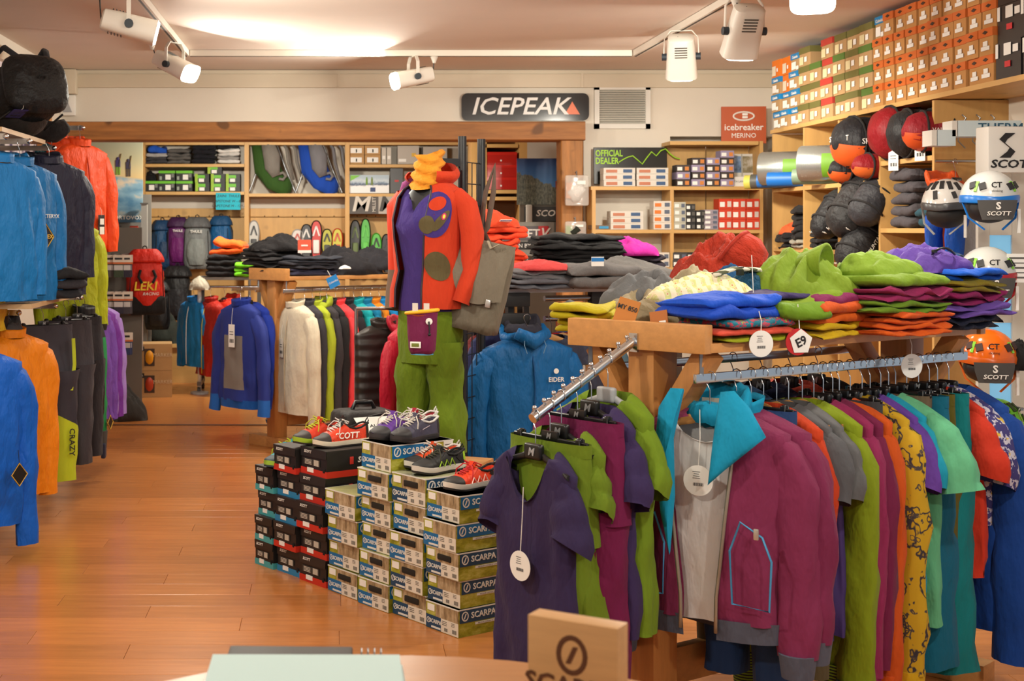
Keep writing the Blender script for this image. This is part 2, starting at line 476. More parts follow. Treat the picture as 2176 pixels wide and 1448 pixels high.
def make_hanger(kind):
    t = thing('coat_hanger', '', 'hanger')
    if kind == 'clip':
        hook_geo().obj('hook', CHROME, t, smooth=60)
        G().rbox((0, 0, -0.122), (0.33, 0.009, 0.014), 0.003, seg=1).rbox((0, 0, -0.112), (0.07, 0.012, 0.03), 0.004).obj('bar', BLACKP, t, smooth=40)
        text(t, 'M', 0.024, (0, -0.0075, -0.112), GREYP, shear=0.2, bold=0.01)
        for x in (-0.13, 0.13):
            c = clip_geo(x).obj('clip', BLACKP, t, smooth=40)
            G().rbox((x, -0.0125, -0.163), (0.034, 0.004, 0.016), 0.002, seg=1).obj('clip_pad', plain((190, 188, 178), 0.5), c)
    else:
        m = {'wood': HANGWOOD, 'black': BLACKP, 'grey': GREYP}[kind]
        hook_geo().obj('hook', CHROME, t, smooth=60)
        if kind == 'wood': bar_geo(0.175, 0.016, 0.040).obj('shoulder_bar', m, t, smooth=50)
        else:
            bar_geo(0.165, 0.022, 0.028).obj('shoulder_bar', m, t, smooth=50)
            G().rbox((0, -0.006, -0.125), (0.075, 0.024, 0.05), 0.012, seg=3).obj('centre_plate', m, t, smooth=50)
            if kind == 'black': text(t, 'M', 0.034, (0, -0.0195, -0.125), GREYP, shear=0.2, bold=0.01)
    return t
def hanger(kind, loc, rz, label, group=None):
    if kind not in HPROTO:
        t = HPROTO[kind] = make_hanger(kind)
    else: t = copy_tree(HPROTO[kind])
    t.location = loc; t.rotation_euler = (0, 0, rz)
    t['label'] = label
    if group: t['group'] = group
    elif 'group' in t: del t['group']
    return t
def slab(g, w, d, h, z0, seed, ox=0, oy=0, wav=0.012, nx=22, ny=8, p=0.45, bend=None, rz=0.0, droop=0.006):
    rings = []
    for i in range(nx + 1):
        u = -1 + 2 * i / nx
        e = (1 - abs(u) ** 9) ** 0.5 if abs(u) < 1 else 0.0
        e = max(e, 0.10)
        ring = []
        for j in range(ny * 2):
            th = 2 * math.pi * j / (ny * 2)
            y = d / 2 * sg(math.cos(th), p) * (0.94 + 0.06 * e); z = h / 2 * sg(math.sin(th), 0.7) * (0.25 + 0.75 * e)
            x = u * w / 2
            x2 = x * (1 + 0.05 * nz3(y * 6, seed, 2)); y2 = y * (1 + 0.06 * nz3(x * 6, seed, 5))
            zz = z0 + h / 2 + z + wav * nz3(x * 7 + seed, y * 7, seed) * (0.4 + (z > 0)) 
            zz += min(0.22 * h, 0.007) * nz3(x * 16 + seed * 2, y * 13, 3 + seed)
            zz += min(0.45 * h, 0.013) * (0.5 - abs(nz3(x * 7 + y * 9 + seed * 2, y * 5 - x * 4, 3 + seed)) * 2) * (0.4 + (z > 0))
            dr = max(0.0, abs(y) / (d / 2) - 0.55) / 0.45; zz -= droop * dr * dr
            if bend: zz += bend(x2, y2)
            c, s_ = math.cos(rz), math.sin(rz)
            ring.append((ox + x2 * c - y2 * s_, oy + x2 * s_ + y2 * c, zz))
        rings.append(ring)
    g.loft(rings, True, True, True)
def folded(name, label, cat, loc, rz, w, d, h, col, layers=2, seed=None, group=None, fab=fabric, mat=None, wav=0.006, bend=None, jit=0.012):
    if seed is None: seed = random.random() * 90
    g = G(); rr = random.Random(seed)
    lh = h / layers
    for i in range(layers):
        slab(g, w * (1 - 0.04 * rr.random()), d * (1 - 0.04 * rr.random()), lh * 1.06, i * lh * 0.97, seed + i * 3.1, jit * (rr.random() - 0.5) * 2, jit * (rr.random() - 0.5) * 2, wav, bend=bend, rz=0.05 * (rr.random() - 0.5))
    o = g.obj(name, mat or fab(col), None, loc, smooth=180, rz=rz)
    return tag(o, label, cat, group)
def pile(name, base, rz, w, d, items, cat='clothes', group=None, jit=0.02, fab=fabric):
    z = base[2]; out = []
    for i, it in enumerate(items):
        lab, col, h, ly = it[:4]
        ly = max(1, int(round(h / 0.026)))
        ww = w * (0.94 + 0.1 * random.random()); dd = d * (0.94 + 0.1 * random.random())
        mt = col if isinstance(col, bpy.types.Material) else fab(col)
        o = folded(name, lab, cat, (base[0] + jit * (random.random() - 0.5) * 2, base[1] + jit * (random.random() - 0.5) * 2, z), rz + 0.12 * (random.random() - 0.5), ww, dd, h, None, ly, group=group, mat=mt, wav=0.014, jit=0.018)
        z += h * 0.94; out.append(o)
    return out
def rumple(name, label, cat, loc, rz, w, d, h, mat, seed=0, ridge=0.35, peak=(0, 0), nx=34, ny=26, p=2.2, group=None, tilt=0.0, edge=0.16, freq=1.0):
    rings = []
    for i in range(nx + 1):
        u = -1 + 2 * i / nx; row = []
        for j in range(ny + 1):
            v = -1 + 2 * j / ny
            xx = u * math.sqrt(1 - 0.38 * v * v); yy = v * math.sqrt(1 - 0.38 * u * u)
            k = 1 + edge * nz3(xx * 1.6 + seed, yy * 1.6, seed)
            r = min(1.0, (abs(u) ** 4 + abs(v) ** 4) ** 0.25)
            dx, dy = xx - peak[0], yy - peak[1]
            dome = max(0.0, 1 - r ** 6) ** 0.6 * (0.48 + 0.52 * math.exp(-p * (dx * dx + dy * dy)))
            f1 = 1 - (nz3(xx * 1.7 * freq + seed, yy * 2.6 * freq + seed * 2, seed) ** 2) * 7
            f2 = 1 - abs(nz3(xx * 3.6 * freq - seed, yy * 3.0 * freq + xx * 2, seed + 9)) * 2
            z = h * dome * (1 - ridge + ridge * (0.62 * max(-.4, f1) + 0.38 * f2)) * (1 + tilt * xx)
            row.append((w / 2 * xx * k, d / 2 * yy * k, max(0.002, z) if r < 0.995 else 0.0))
        rings.append(row)
    g = G().loft(rings, closed=False)
    n = ny + 1
    rim = [0 * n + j for j in range(n)] + [i * n + ny for i in range(1, nx + 1)] + [nx * n + j for j in range(ny - 1, -1, -1)] + [i * n for i in range(nx - 1, 0, -1)]
    g.f.append(tuple(rim))
    o = g.obj(name, mat, None, loc, smooth=180, rz=rz)
    return tag(o, label, cat, group)
PINE = wood((208, 166, 100), (1.2, 6, 6), 0.5, 2.2, 0.10, 0.0)
PINEV = wood((204, 160, 96), (6, 6, 1.0), 0.5, 2.2, 0.12, 0.25)
PINEY = wood((206, 163, 98), (6, 1.0, 6), 0.5, 2.2, 0.12, 0.2)
OAKT = wood((204, 146, 84), (1.5, 14, 14), 0.42, 3.0, 0.14)
OAKV = wood((192, 132, 72), (14, 14, 1.5), 0.42, 3.0, 0.16)
CARD = wood((186, 146, 96), (6, 6, 6), 0.85, 3.0, 0.05)
# ------------------------------------------------------------------ room shell
XL, XR, YB, ZC = -2.30, 3.83, 12.10, 3.01
WALL = wall_mat((226, 218, 204), 'wall_paint')
CEIL = wall_mat((226, 214, 202), 'ceiling_paint')
FLOORM = wood((198, 126, 66), (0.9, 9, 1), 0.24, 3.0, 0.16, 0.0, 0.20)
floor = struct(G().box(((XL + XR) / 2, 7.0, -0.05), (XR - XL + 3.0, 20.4, 0.092)).obj('floor', wood((160, 106, 62), (0.9, 9, 1), 0.35, 3.0, 0.16)), 'orange-brown wood laminate floor')
pw, pl = 0.19, 1.24
pm = G().rbox((0, 0, -0.003), (pl - 0.0015, pw - 0.0015, 0.006), 0.0012, seg=1).mesh('plank')
fp = G()
row = 0
y = -2.0
while y < 17.0:
    off = (row * 0.41) % pl
    x = XL - off - 1.1
    while x < XR + 0.2:
        cx, cy = x + pl / 2, y + pw / 2
        px0 = CX + (cx - pl / 2) * FPX / max(cy, .1); px1 = CX + (cx + pl / 2) * FPX / max(cy, .1)
        if 4.9 < cy < 11.7 and px1 > 0 and px0 < 2176:
            link('plank', pm, FLOORM, floor, (cx, cy, 0.0))
        else: fp.box((cx, cy, -0.003), (pl - 0.0015, pw - 0.0015, 0.006))
        x += pl
    y += pw; row += 1
tag(fp.obj('far_planks', FLOORM, floor), None, None, None, 'stuff')
struct(G().box(((XL + XR) / 2, 7.3, ZC + 0.05), (XR - XL + 2.6, 20.4, 0.1)).obj('ceiling', CEIL), 'off-white ceiling of the shop')
struct(G().box((XL - 0.06, 4.7, 1.5), (0.12, 15.1, 3.02)).obj('wall_left', WALL), 'white left wall')
wr = G()
wr.box((XR + 0.06, -0.35, 1.5), (0.12, 5.1, 3.02)); wr.box((XR + 0.06, 11.9, 1.5), (0.12, 10.8, 3.02))
wr.box((XR + 0.06, 4.35, 0.2), (0.12, 4.3, 0.42)); wr.box((XR + 0.06, 4.35, 2.75), (0.12, 4.3, 0.52))
struct(wr.obj('wall_right', WALL), 'white right wall behind the tall shelves')
w1 = thing('window_1', 'shop window in the right wall', None); struct(w1)
wf = G()
for yy in (2.25, 4.35, 6.45): wf.box((XR + 0.05, yy, 1.45), (0.06, 0.06, 2.1))
for zz in (0.44, 2.46): wf.box((XR + 0.05, 4.35, zz), (0.06, 4.3, 0.06))
wf.obj('window_frame', WHITEP, w1)
XO = PX(1240, YB)
wb = G()
wb.box(((XL + XR) / 2, YB + 0.15, (2.44 + ZC) / 2), (XR - XL, 0.30, ZC - 2.44))
XN = PX(1424, YB)
wb.box(((XO + XN) / 2, YB + 0.15, 1.22), (XN - XO, 0.30, 2.44))
wb.box(((XN + XR) / 2, YB + 0.28, 1.5), (XR - XN, 0.06, 3.02))
wb.box((-2.40, YB + 0.15, 1.22), (0.22, 0.30, 2.44))
struct(wb.obj('wall_back', WALL), 'white back wall above the wooden beam')
BEAM = wood((160, 104, 50), (0.7, 7, 7), 0.6, 3.2, 0.38, 0.6)
POSTM = wood((170, 114, 58), (7, 7, 0.7), 0.6, 3.2, 0.38, 0.6)
def rough_beam(a, b, w, h, seed, n=22):
    a, b = Vector(a), Vector(b); rings = []
    d = (b - a).normalized(); u = Vector((0, 1, 0)); v = d.cross(u)
    for i in range(n + 1):
        c = a + (b - a) * i / n
        ring = []
        for (su, sv) in ((-1, -.9), (-1, 0), (-1, .9), (-.9, 1), (0, 1), (.9, 1), (1, .9), (1, 0), (1, -.9), (.9, -1), (0, -1), (-.9, -1)):
            k = 1 + 0.045 * nz3(i * 0.55, su * 2 + seed, sv * 2)
            ring.append(c + u * (su * w / 2 * k) + v * (sv * h / 2 * k))
        rings.append(ring)
    return G().loft(rings, True, True, True)
b1 = P(120, 281, 12.02); b2 = P(1239, 281, 12.02)
struct(rough_beam((b1.x, 12.06, 2.475), (b2.x, 12.06, 2.475), 0.30, 0.160, 3).obj('trim_1', BEAM, smooth=40), 'long rough wooden beam over the wide opening')
struct(rough_beam((PX(1214, 12.0), 12.08, 0.0), (PX(1214, 12.0), 12.08, 2.40), 0.26, 0.19, 8).obj('trim_2', POSTM, smooth=40), 'rough wooden post at the right of the opening')
struct(G().box((-0.1, 11.84, 0.003), (4.4, 0.05, 0.006)).obj('trim_3', plain((92, 58, 36), 0.4)), 'dark threshold strip across the floor')
TRK = plain((212, 200, 178), 0.6)
z0, z1 = PZ(187, YB), PZ(158, YB)
struct(G().rbox(((XL + XR) / 2, YB - 0.02, (z0 + z1) / 2), (XR - XL, 0.05, z1 - z0), 0.006).box(((XL + XR) / 2, YB - 0.01, ZC - 0.02), (XR - XL, 0.03, 0.03)).box((PX(720, YB), YB - 0.047, (z0 + z1) / 2), (0.02, 0.01, z1 - z0)).box((PX(1235, YB), YB - 0.047, (z0 + z1) / 2), (0.02, 0.01, z1 - z0)).obj('trim_4', TRK, smooth=40), 'beige cable trunking along the back wall')
struct(G().rbox((XL + 0.03, 8.0, 2.86), (0.06, 8.0, 0.1), 0.02).obj('trim_5', TRK, smooth=40), 'beige cable duct along the left wall')
o = G().rbox((PX(143, YB), YB - 0.06, (PZ(150, YB) + PZ(202, YB)) / 2), (PX(166, YB) - PX(120, YB), 0.12, PZ(150, YB) - PZ(202, YB)), 0.01).obj('junction_box', TRK, smooth=40)
tag(o, 'square beige junction box high in the left back corner', 'box')
t = thing('alarm_sensor', 'small white alarm sensor under the junction box in the corner', 'sensor', (PX(146, YB), YB - 0.03, PZ(225, YB)))
G().rbox((0, 0, 0), (0.13, 0.06, 0.18), 0.015).obj('housing', WHITEP, t, smooth=40)
G().prism([(-0.04, -0.06), (0.04, -0.06), (0, 0.04)], (0, -0.03, 0), (1, 0, 0), (0, 0, 1), (0, -1, 0), 0.012).obj('lens', GREYP, t)
RAIL = plain((228, 222, 210), 0.5)
XT1, XT2, YT = -1.09, 2.33, 10.75
t = thing('lighting_track', 'white lighting track forming a U on the ceiling', 'lighting track', (0, 0, ZC))
def rail(g, a, b):
    g.beam(a, b, 0.045, 0.045)
for nm, a, b in (('rail', (XT1, -1.5, -0.025), (XT1, YT, -0.025)), ('rail', (XT2, -1.5, -0.025), (XT2, YT, -0.025)), ('rail', (XT1 + 0.03, YT, -0.025), (XT2 - 0.03, YT, -0.025))):
    g = G(); rail(g, a, b); ro = g.obj(nm, RAIL, t)
    g = G(); d = Vector((0, 0, -0.0235)); a2, b2 = Vector(a) + d, Vector(b) + d; g.beam(a2, b2, 0.014, 0.003); g.obj('slot', plain((60, 55, 50), 0.6), ro)
LENS = emit((1.0, 0.95, 0.84), 30, 'lamp_lens')
HOUS = plain((232, 228, 218), 0.45)
def spot(label, xyz, az, el, power, tx=None, ty=None):
    t = thing('track_spotlight', label, 'spotlight', xyz, 0, 'track spotlights')
    M = Matrix.Rotation(R(az), 3, 'Z') @ Matrix.Rotation(R(el), 3, 'Y')
    body = bpy.data.objects.new('housing', None)
    g = G(); rings = []
    for x, w, h in ((-0.15, 0.085, 0.06), (-0.14, 0.105, 0.075), (-0.05, 0.115, 0.082), (0.10, 0.125, 0.085), (0.15, 0.13, 0.088)):
        rings.append([M @ Vector((x, w / 2 * 2 * sg(math.cos(a), 0.45) * 0.5 * 1.6, h * 0.75 * sg(math.sin(a), 0.6))) for a in [2 * math.pi * (j + .5) / 24 for j in range(24)]])
    g.loft(rings, True, True, False)
    ho = g.obj('housing', HOUS, t, smooth=45)
    lz = G().loft([[M @ Vector((0.146 + 0.014 * k, 0.098 * (1 - 0.12 * k) * sg(math.cos(a), 0.45), 0.062 * (1 - 0.12 * k) * sg(math.sin(a), 0.6))) for a in [2 * math.pi * (j + .5) / 24 for j in range(24)]] for k in (0, 1)], True, True, True)
    lz.obj('lens', LENS, t)
    g = G()
    for k in range(5): g.box(M @ Vector((-0.10 + 0.018 * k, 0, 0.065)), (0.006, 0.08, 0.004), mat=M)
    for k in range(5): g.box(M @ Vector((-0.10 + 0.018 * k, 0, -0.063)), (0.006, 0.08, 0.004), mat=M)
    tag(g.obj('vent_slots', plain((70, 66, 60), 0.6), ho), None, None, None, 'stuff')
    for s in (-1, 1):
        G().cyl(M @ Vector((0, s * 0.09, 0)), M @ Vector((0, s * 0.125, 0)), 0.024, 12).obj('knob', plain((40, 52, 62), 0.5), t, smooth=40)
    sv = M @ Vector((0, 0.113, 0)); up = ZC - 0.05 - xyz[2]
    g = G()
    top = Vector((0, 0, up))
    for s in (-1, 1):
        g.beam(sv * s, sv * s * 0.95 + Vector((0, 0, up * 0.72)), 0.024, 0.006, up=sv); g.beam(sv * s * 0.95 + Vector((0, 0, up * 0.72)), sv * s * 0.6 + top, 0.024, 0.006, up=sv)
    g.beam(sv * 0.6 + top, -sv * 0.6 + top, 0.024, 0.006)
    g.obj('bracket', HOUS, t)
    bk = M @ Vector((-0.15, 0.02, 0))
    sd = Vector((0.0, 0.16, up)) if abs(math.cos(R(az))) < 0.5 else Vector((-0.16 if math.cos(R(az)) > 0 else 0.16, 0, up))
    mid = (bk + sd) / 2 - Vector((0, 0, 0.10))
    pts = [bk * (1 - k) ** 2 + mid * 2 * k * (1 - k) + sd * k * k for k in [i / 8 for i in range(9)]]
    G().tube(pts, 0.004, 6).obj('cord', BLACKP, t, smooth=180)
    G().lathe([(0.012, -0.05), (0.018, -0.03), (0.03, 0.0)], 12, sd).obj('adapter', HOUS, t, smooth=50)
    ld = bpy.data.lights.new('lamp', 'AREA'); ld.shape = 'RECTANGLE'; ld.size = 0.18; ld.size_y = 0.11; ld.energy = power; ld.color = (1.0, 0.935, 0.80)
    lo = bpy.data.objects.new('lamp', ld); COL.objects.link(lo); lo.parent = t
    d = M @ Vector((1, 0, 0)); lo.location = d * 0.168
    lo.rotation_euler = d.to_track_quat('-Z', 'Y').to_euler()
    return t
PW = 42
spot('white track spotlight nearest on the left rail, seen from its side', (XT1, 7.67, 2.75), 8, 14, PW)
spot('white track spotlight at the left corner, its lit lens facing right', (XT1, 9.95, 2.80), -28, 26, PW)
spot('white track spotlight on the cross rail above the mannequin, lit lens facing left', (PX(878, 10.75), YT, 2.80), 196, 12, PW)
spot('white track spotlight on the right rail above the wall vent, seen from behind', (XT2, 9.35, 2.79), 75, 52, PW)
spot('large white track spotlight on the right rail, hanging closest to the shoe boxes', (XT2 - 0.0, 7.93, 2.76), 95, 55, PW)
spot('white track spotlight at the top edge, its glowing lens facing the camera', (XT2, 6.80, 2.80), -110, 30, PW)
for i, (xx, yy, az) in enumerate(((XT1, 5.6, 35), (XT2, 4.9, 140), (XT1, 3.4, 50), (XT2, 2.9, 120), (XT1, 1.2, 70), (XT2, 0.8, 110))):  # unseen lamps added along both rails as fill light
    spot('white track spotlight out of view, %s on the %s rail' % (('nearest the shelves', 'third from behind the camera', 'second from the rear', 'second from the back', 'last', 'rearmost')[i], 'left' if xx < 0 else 'right'), (xx, yy, 2.77), az, 38, PW * .62)
t = thing('brand_sign', 'black rounded sign with silver lettering above the beam', 'sign', (PX(1115, YB), YB - 0.03, PZ(228, YB)))
w, h, r = (PX(1250, YB) - PX(980, YB)) / 2, (PZ(199, YB) - PZ(257, YB)) / 2, 0.05
pts = []
for cx, cy, a0 in ((w - r, h - r, 0), (-w + r, h - r, 90), (-w + r, -h + r, 180), (w - r, -h + r, 270)):
    pts += [(cx + r * math.cos(R(a0 + k * 18)), cy + r * math.sin(R(a0 + k * 18))) for k in range(6)]
G().prism(pts, (0, 0.02, 0), (1, 0, 0), (0, 0, 1), (0, -1, 0), 0.03).obj('board', plain((38, 38, 40), 0.12), t)
text(t, 'ICEPEAK', 0.205, (-0.05, -0.013, -0.002), plain((225, 222, 218), 0.35), shear=0.25, bold=0.012, sx=1.07)
G().prism([(-0.065, -0.035), (0.065, -0.035), (0, 0.075)], (0.40, -0.011, -0.03), (1, 0, 0), (0, 0, 1), (0, -1, 0), 0.004).obj('triangle_mark', plain((226, 104, 40), 0.4), t)
t = thing('wall_vent', 'white louvred air vent on the back wall', 'vent', (PX(1321, YB), YB - 0.02, PZ(228, YB)))
w, h = (PX(1380, YB) - PX(1262, YB)), (PZ(182, YB) - PZ(274, YB))
g = G(); g.box((0, 0, h / 2 - 0.02), (w, 0.04, 0.04)); g.box((0, 0, -h / 2 + 0.02), (w, 0.04, 0.04)); g.box((-w / 2 + 0.02, 0, 0), (0.04, 0.04, h)); g.box((w / 2 - 0.02, 0, 0), (0.04, 0.04, h))
g.obj('frame', plain((226, 224, 216), 0.5), t)
G().box((0, 0.012, 0), (w - 0.06, 0.004, h - 0.06)).obj('backing', plain((120, 116, 104), 0.8), t)
sm = G().box((0, 0, 0), (w - 0.07, 0.022, 0.004), mat=Matrix.Rotation(R(35), 3, 'X')).mesh('slat')
for k in range(15): link('slat', sm, plain((216, 214, 204), 0.5), t, (0, -0.004, -h / 2 + 0.05 + k * (h - 0.1) / 14))
YN = YB + 0.2
t = thing('orange_sign', 'burnt-orange sign with white ring logo on the right of the back wall', 'sign', (PX(1580, 11.9), 11.9, PZ(263, 11.9) - .012), R(-6))
w, h = (PX(1629, 12) - PX(1537, 12)), (PZ(224, 12) - PZ(302, 12))
G().box((0, 0, 0), (w, 0.02, h)).obj('board', plain((184, 82, 36), 0.5), t)
g = G(); g.tube([(0.085 * math.cos(a), -0.012, 0.075 + 0.035 * math.sin(a)) for a in [2 * math.pi * i / 20 for i in range(20)]], 0.008, 6, closed=True)
g.rbox((0.01, -0.012, 0.09), (0.045, 0.01, 0.02), 0.006).rbox((0.01, -0.012, 0.065), (0.045, 0.01, 0.02), 0.006)
g.obj('ring_logo', WHITEP, t, smooth=60)
text(t, 'icebreaker', 0.075, (0, -0.012, -0.02), WHITEP, bold=0.01)
text(t, 'MERINO', 0.055, (0, -0.012, -0.09), WHITEP)
# ------------------------------------------------------------------ generic props
def carton(name, label, cat, loc, rz, w, d, h, mat, lid=None, lidh=0.03, prints=(), group=None, front='y', lidname='lid'):
    t = thing(name, label, cat, loc, rz, group)
    hb = h - (lidh * 0.4 if lid else 0)
    G().box((0, 0, hb / 2), (w - 0.004, d - 0.004, hb)).obj('body', mat, t)
    if lid: G().box((0, 0, h - lidh / 2), (w, d, lidh)).obj(lidname, lid, t)
    for i, p in enumerate(prints):
        u, v, pw_, ph, m = p[:5]
        G().box((-w / 2 + w * (u + pw_ / 2), -d / 2 - 0.0008, h * (v + ph / 2)), (w * pw_, 0.0024, h * ph)).obj(p[5] if len(p) > 5 else 'sticker', m, t)
    return t
def backpack(label, loc, rz, w, d, h, col, col2=None, lidc=None, group=None, strap=True, logo=None, seed=0, rot=None, fab=shell_fabric, name='backpack'):
    t = thing(name, label, 'backpack', loc, rz, group, rot)
    m = fab(col); m2 = fab(col2 or col); ml = fab(lidc or col)
    rings = []
    for i in range(13):
        k = i / 12
        a = w / 2 * (0.72 + 0.28 * math.sin(math.pi * min(1, k * 1.5 + 0.12) / 1.35) ** 0.7) * (1 - 0.18 * max(0, k - 0.75) / 0.25)
        b = d / 2 * (0.8 + 0.25 * math.sin(math.pi * k))
        z = h * 0.84 * k
        ring = []
        for j in range(28):
            th = 2 * math.pi * j / 28
            x = a * sg(math.cos(th), 0.62); y = b * sg(math.sin(th), 0.62)
            q = 0.02 * nz3(x * 9 + seed, y * 9, z * 7 + seed)
            ring.append((x * (1 + q * 3), y * (1 + q * 4), z))
        rings.append(ring)
    G().loft(rings, True, True, True).obj('main_body', m, t, smooth=180)
    rings = []
    for i in range(6):
        k = i / 5
        a = w / 2 * 0.98 * math.cos(k * 1.2) ** 0.5; b = d / 2 * 1.1 * math.cos(k * 1.25) ** 0.5
        rings.append([(a * sg(math.cos(2 * math.pi * j / 24), 0.6), b * sg(math.sin(2 * math.pi * j / 24), 0.6), h * (0.80 + 0.2 * k) + 0.01 * nz3(j, k * 3, seed)) for j in range(24)])
    G().loft(rings, True, True, True).obj('lid', ml, t, smooth=180)
    rings = []
    for i in range(8):
        k = i / 7
        a = w * 0.36 * math.sin(math.pi * (0.12 + 0.76 * k)) ** 0.35
        rings.append([(a * math.cos(math.pi * j / 10), -d / 2 * 0.85 - d * 0.28 * math.sin(math.pi * j / 10) * math.sin(math.pi * (0.1 + 0.8 * k)) ** 0.5, h * (0.08 + 0.5 * k)) for j in range(11)])
    G().loft(rings, False).obj('front_pocket', m2, t, smooth=180)
    G().tube([(-0.02, 0, h * 0.985), (-0.018, 0.01, h * 1.03), (0, 0.01, h * 1.045), (0.018, 0.01, h * 1.03), (0.02, 0, h * 0.985)], 0.006, 6).obj('haul_loop', fabric((30, 30, 32)), t, smooth=180)
    if strap:
        for s in (-1, 1):
            G().tube([(s * w * 0.22, d * 0.45, h * 0.86), (s * w * 0.32, d * 0.75, h * 0.68), (s * w * 0.34, d * 0.7, h * 0.4), (s * w * 0.3, d * 0.45, h * 0.12)], [0.02, 0.024, 0.02, 0.012], 8, sq=0.5).obj('shoulder_strap', fabric((40, 40, 44)), t, smooth=180)
            G().beam((s * w * 0.44, -d * 0.47, h * 0.15), (s * w * 0.40, -d * 0.5, h * 0.74), 0.012, 0.004).obj('compression_strap', fabric((35, 35, 38)), t)
    if logo: text(t, logo, w * 0.14, (0, -d / 2 * 1.12 - 0.015, h * 0.72), WHITEP, bold=0.01)
    return t
# ------------------------------------------------------------------ back room
YW = 16.66
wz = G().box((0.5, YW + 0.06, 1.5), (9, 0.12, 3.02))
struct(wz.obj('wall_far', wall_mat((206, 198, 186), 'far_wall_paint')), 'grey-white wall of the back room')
struct(G().box((-3.3, 14.4, 1.5), (0.12, 4.5, 3.02)).obj('wall_back_room_left', WALL), 'white left wall of the back room')
struct(G().box((4.2, 14.4, 1.5), (0.12, 4.5, 3.02)).obj('wall_back_room_right', WALL), 'white right wall of the back room')
spot('white track spotlight over the back room, hidden by the beam', (-0.9, 13.8, 2.72), 90, 50, 60)  # this lamp and the next are unseen, added to light the back room
spot('white track spotlight over the right of the back room, hidden by the beam', (0.6, 13.4, 2.72), 100, 50, 40)
YS = 16.30
def X(px, Y=YS): return PX(px, Y)
def Zs(py, Y=YS): return PZ(py, Y)
shelf = thing('pine_shelf', 'tall pine shelf along the far wall of the back room', 'shelf', (0, 0, 0))
DS = 0.34
for px in (304, 524, 738, 1018):
    w = 0.05 if px != 1018 else 0.20
    G().box((X(px), YS + DS / 2, 1.35), (w, DS, 2.70)).obj('upright', PINEV, shelf)
for a, b, ys in ((306, 522, (349, 408, 302)), (527, 736, (412, 302)), (741, 1012, (350, 412, 302))):
    for yy in ys:
        G().box(((X(a) + X(b)) / 2, YS + DS / 2, Zs(yy) - 0.015), (X(b) - X(a) - 0.02, DS, 0.035)).obj('shelf_board', PINE, shelf)
for a, b in ((306, 522), (527, 736), (741, 1012)):
    for k in range(3):
        z1_, z0_ = (Zs(442), Zs(461)) if k == 0 else ((Zs(461.6), 1.05) if k == 1 else (1.045, 0.12))
        G().rbox(((X(a) + X(b)) / 2, YS + DS - 0.03, (z0_ + z1_) / 2), (X(b) - X(a) - 0.02, 0.025, z1_ - z0_ - 0.004), 0.004, seg=1).obj('back_board', PINEV, shelf)
G().box((X(360), YS + 0.1, 0.06), (X(520) - X(200), 0.2, 0.12)).obj('plinth', PINE, shelf)
g = G()
for px in (330, 352, 374, 396, 418, 440, 462, 484, 560, 590, 620, 650, 680, 710, 760, 780, 800): g.sphere((X(px), YS + DS - 0.045, Zs(459)), 0.007, 6, 4)
tag(g.obj('peg_holes', plain((60, 40, 25), 0.7), shelf), None, None, None, 'stuff')
YI = YS + 0.15
GB = 'clothes on the top shelf of the back room'
z = Zs(348)
for lab, px, col, hh, ly in (('charcoal folded shirt at the left end of the far top shelf', 330, (62, 62, 66), .075, 2),
                             ('dark grey folded trousers lying second on the far top shelf', 379, (92, 90, 88), .17, 4),
                             ('black folded jackets lying third on the far top shelf', 431, (22, 22, 30), .22, 4)):
    folded('folded_clothes', lab, 'clothes', (X(px), YI, z + 0.003), 0, 0.27, 0.24, hh, col, ly, wav=0.01)
folded('folded_clothes', 'light grey folded shirt under the blue one on the far shelf', 'clothes', (X(331), YI, z + 0.078), 0, .26, .22, .05, (172, 172, 172), 1)
folded('folded_clothes', 'bright blue shirt on top of the left far shelf stack', 'clothes', (X(331), YI, z + 0.128), 0.2, .24, .2, .075, (30, 84, 190), 1, wav=0.03)
for i, (lab, c) in enumerate((('white folded shirt at the bottom of the right far shelf stack', (214, 212, 208)), ('grey folded shirt second in the right far shelf stack', (150, 148, 146)), ('pale grey folded shirt third in the right far shelf stack', (200, 198, 194)), ('white folded shirt fourth in the right far shelf stack', (226, 224, 220)), ('black folded shirt topmost of the right far shelf stack', (28, 28, 32)))):
    folded('folded_clothes', lab, 'clothes', (X(486), YI, z + 0.003 + i * 0.043), 0, .26, .24, .044, c, 1)
LIME = plain((104, 190, 40), 0.5); LIMEY = plain((150, 186, 40), 0.5); BLK = plain((34, 36, 36), 0.5)
z = Zs(407)
def gbox(px, lvl, w, h, lab, lime, style=0):
    pr = ((0.42, 0.12, 0.32, 0.5, WHITEPAPER, 'sticker'), (0.06, 0.1, 0.14, 0.35, plain((150, 160, 150), .7), 'print'), (0.78, 0.35, 0.16, 0.35, plain((120, 124, 120), .7), 'print')) if style == 0 else ((0.0, 0, 0.2, 1, lime, 'side_print'), (0.2, 0.45, 0.5, 0.4, LIME, 'print'), (0.28, 0.06, 0.36, 0.45, WHITEPAPER, 'sticker'))
    return carton('accessory_box', lab, 'box', (X(px), YI - 0.02, z + 0.003 + lvl * (h + 0.001)), 0, w, 0.22, h, BLK, lime if style == 0 else None, 0.03, pr, 'black and green boxes on the far shelf')
for lab, px, lv in (('black box with green lid, leftmost of the lower row on the far shelf', 319, 0), ('black box with green lid, second of the lower row on the far shelf', 354, 0), ('black box with green lid, third of the lower row on the far shelf', 391, 0), ('black box with green lid stacked on the second lower box', 354, 1), ('black box with green lid stacked on the third lower box', 391, 1)):
    gbox(px, lv, 0.19, 0.118, lab, LIME)
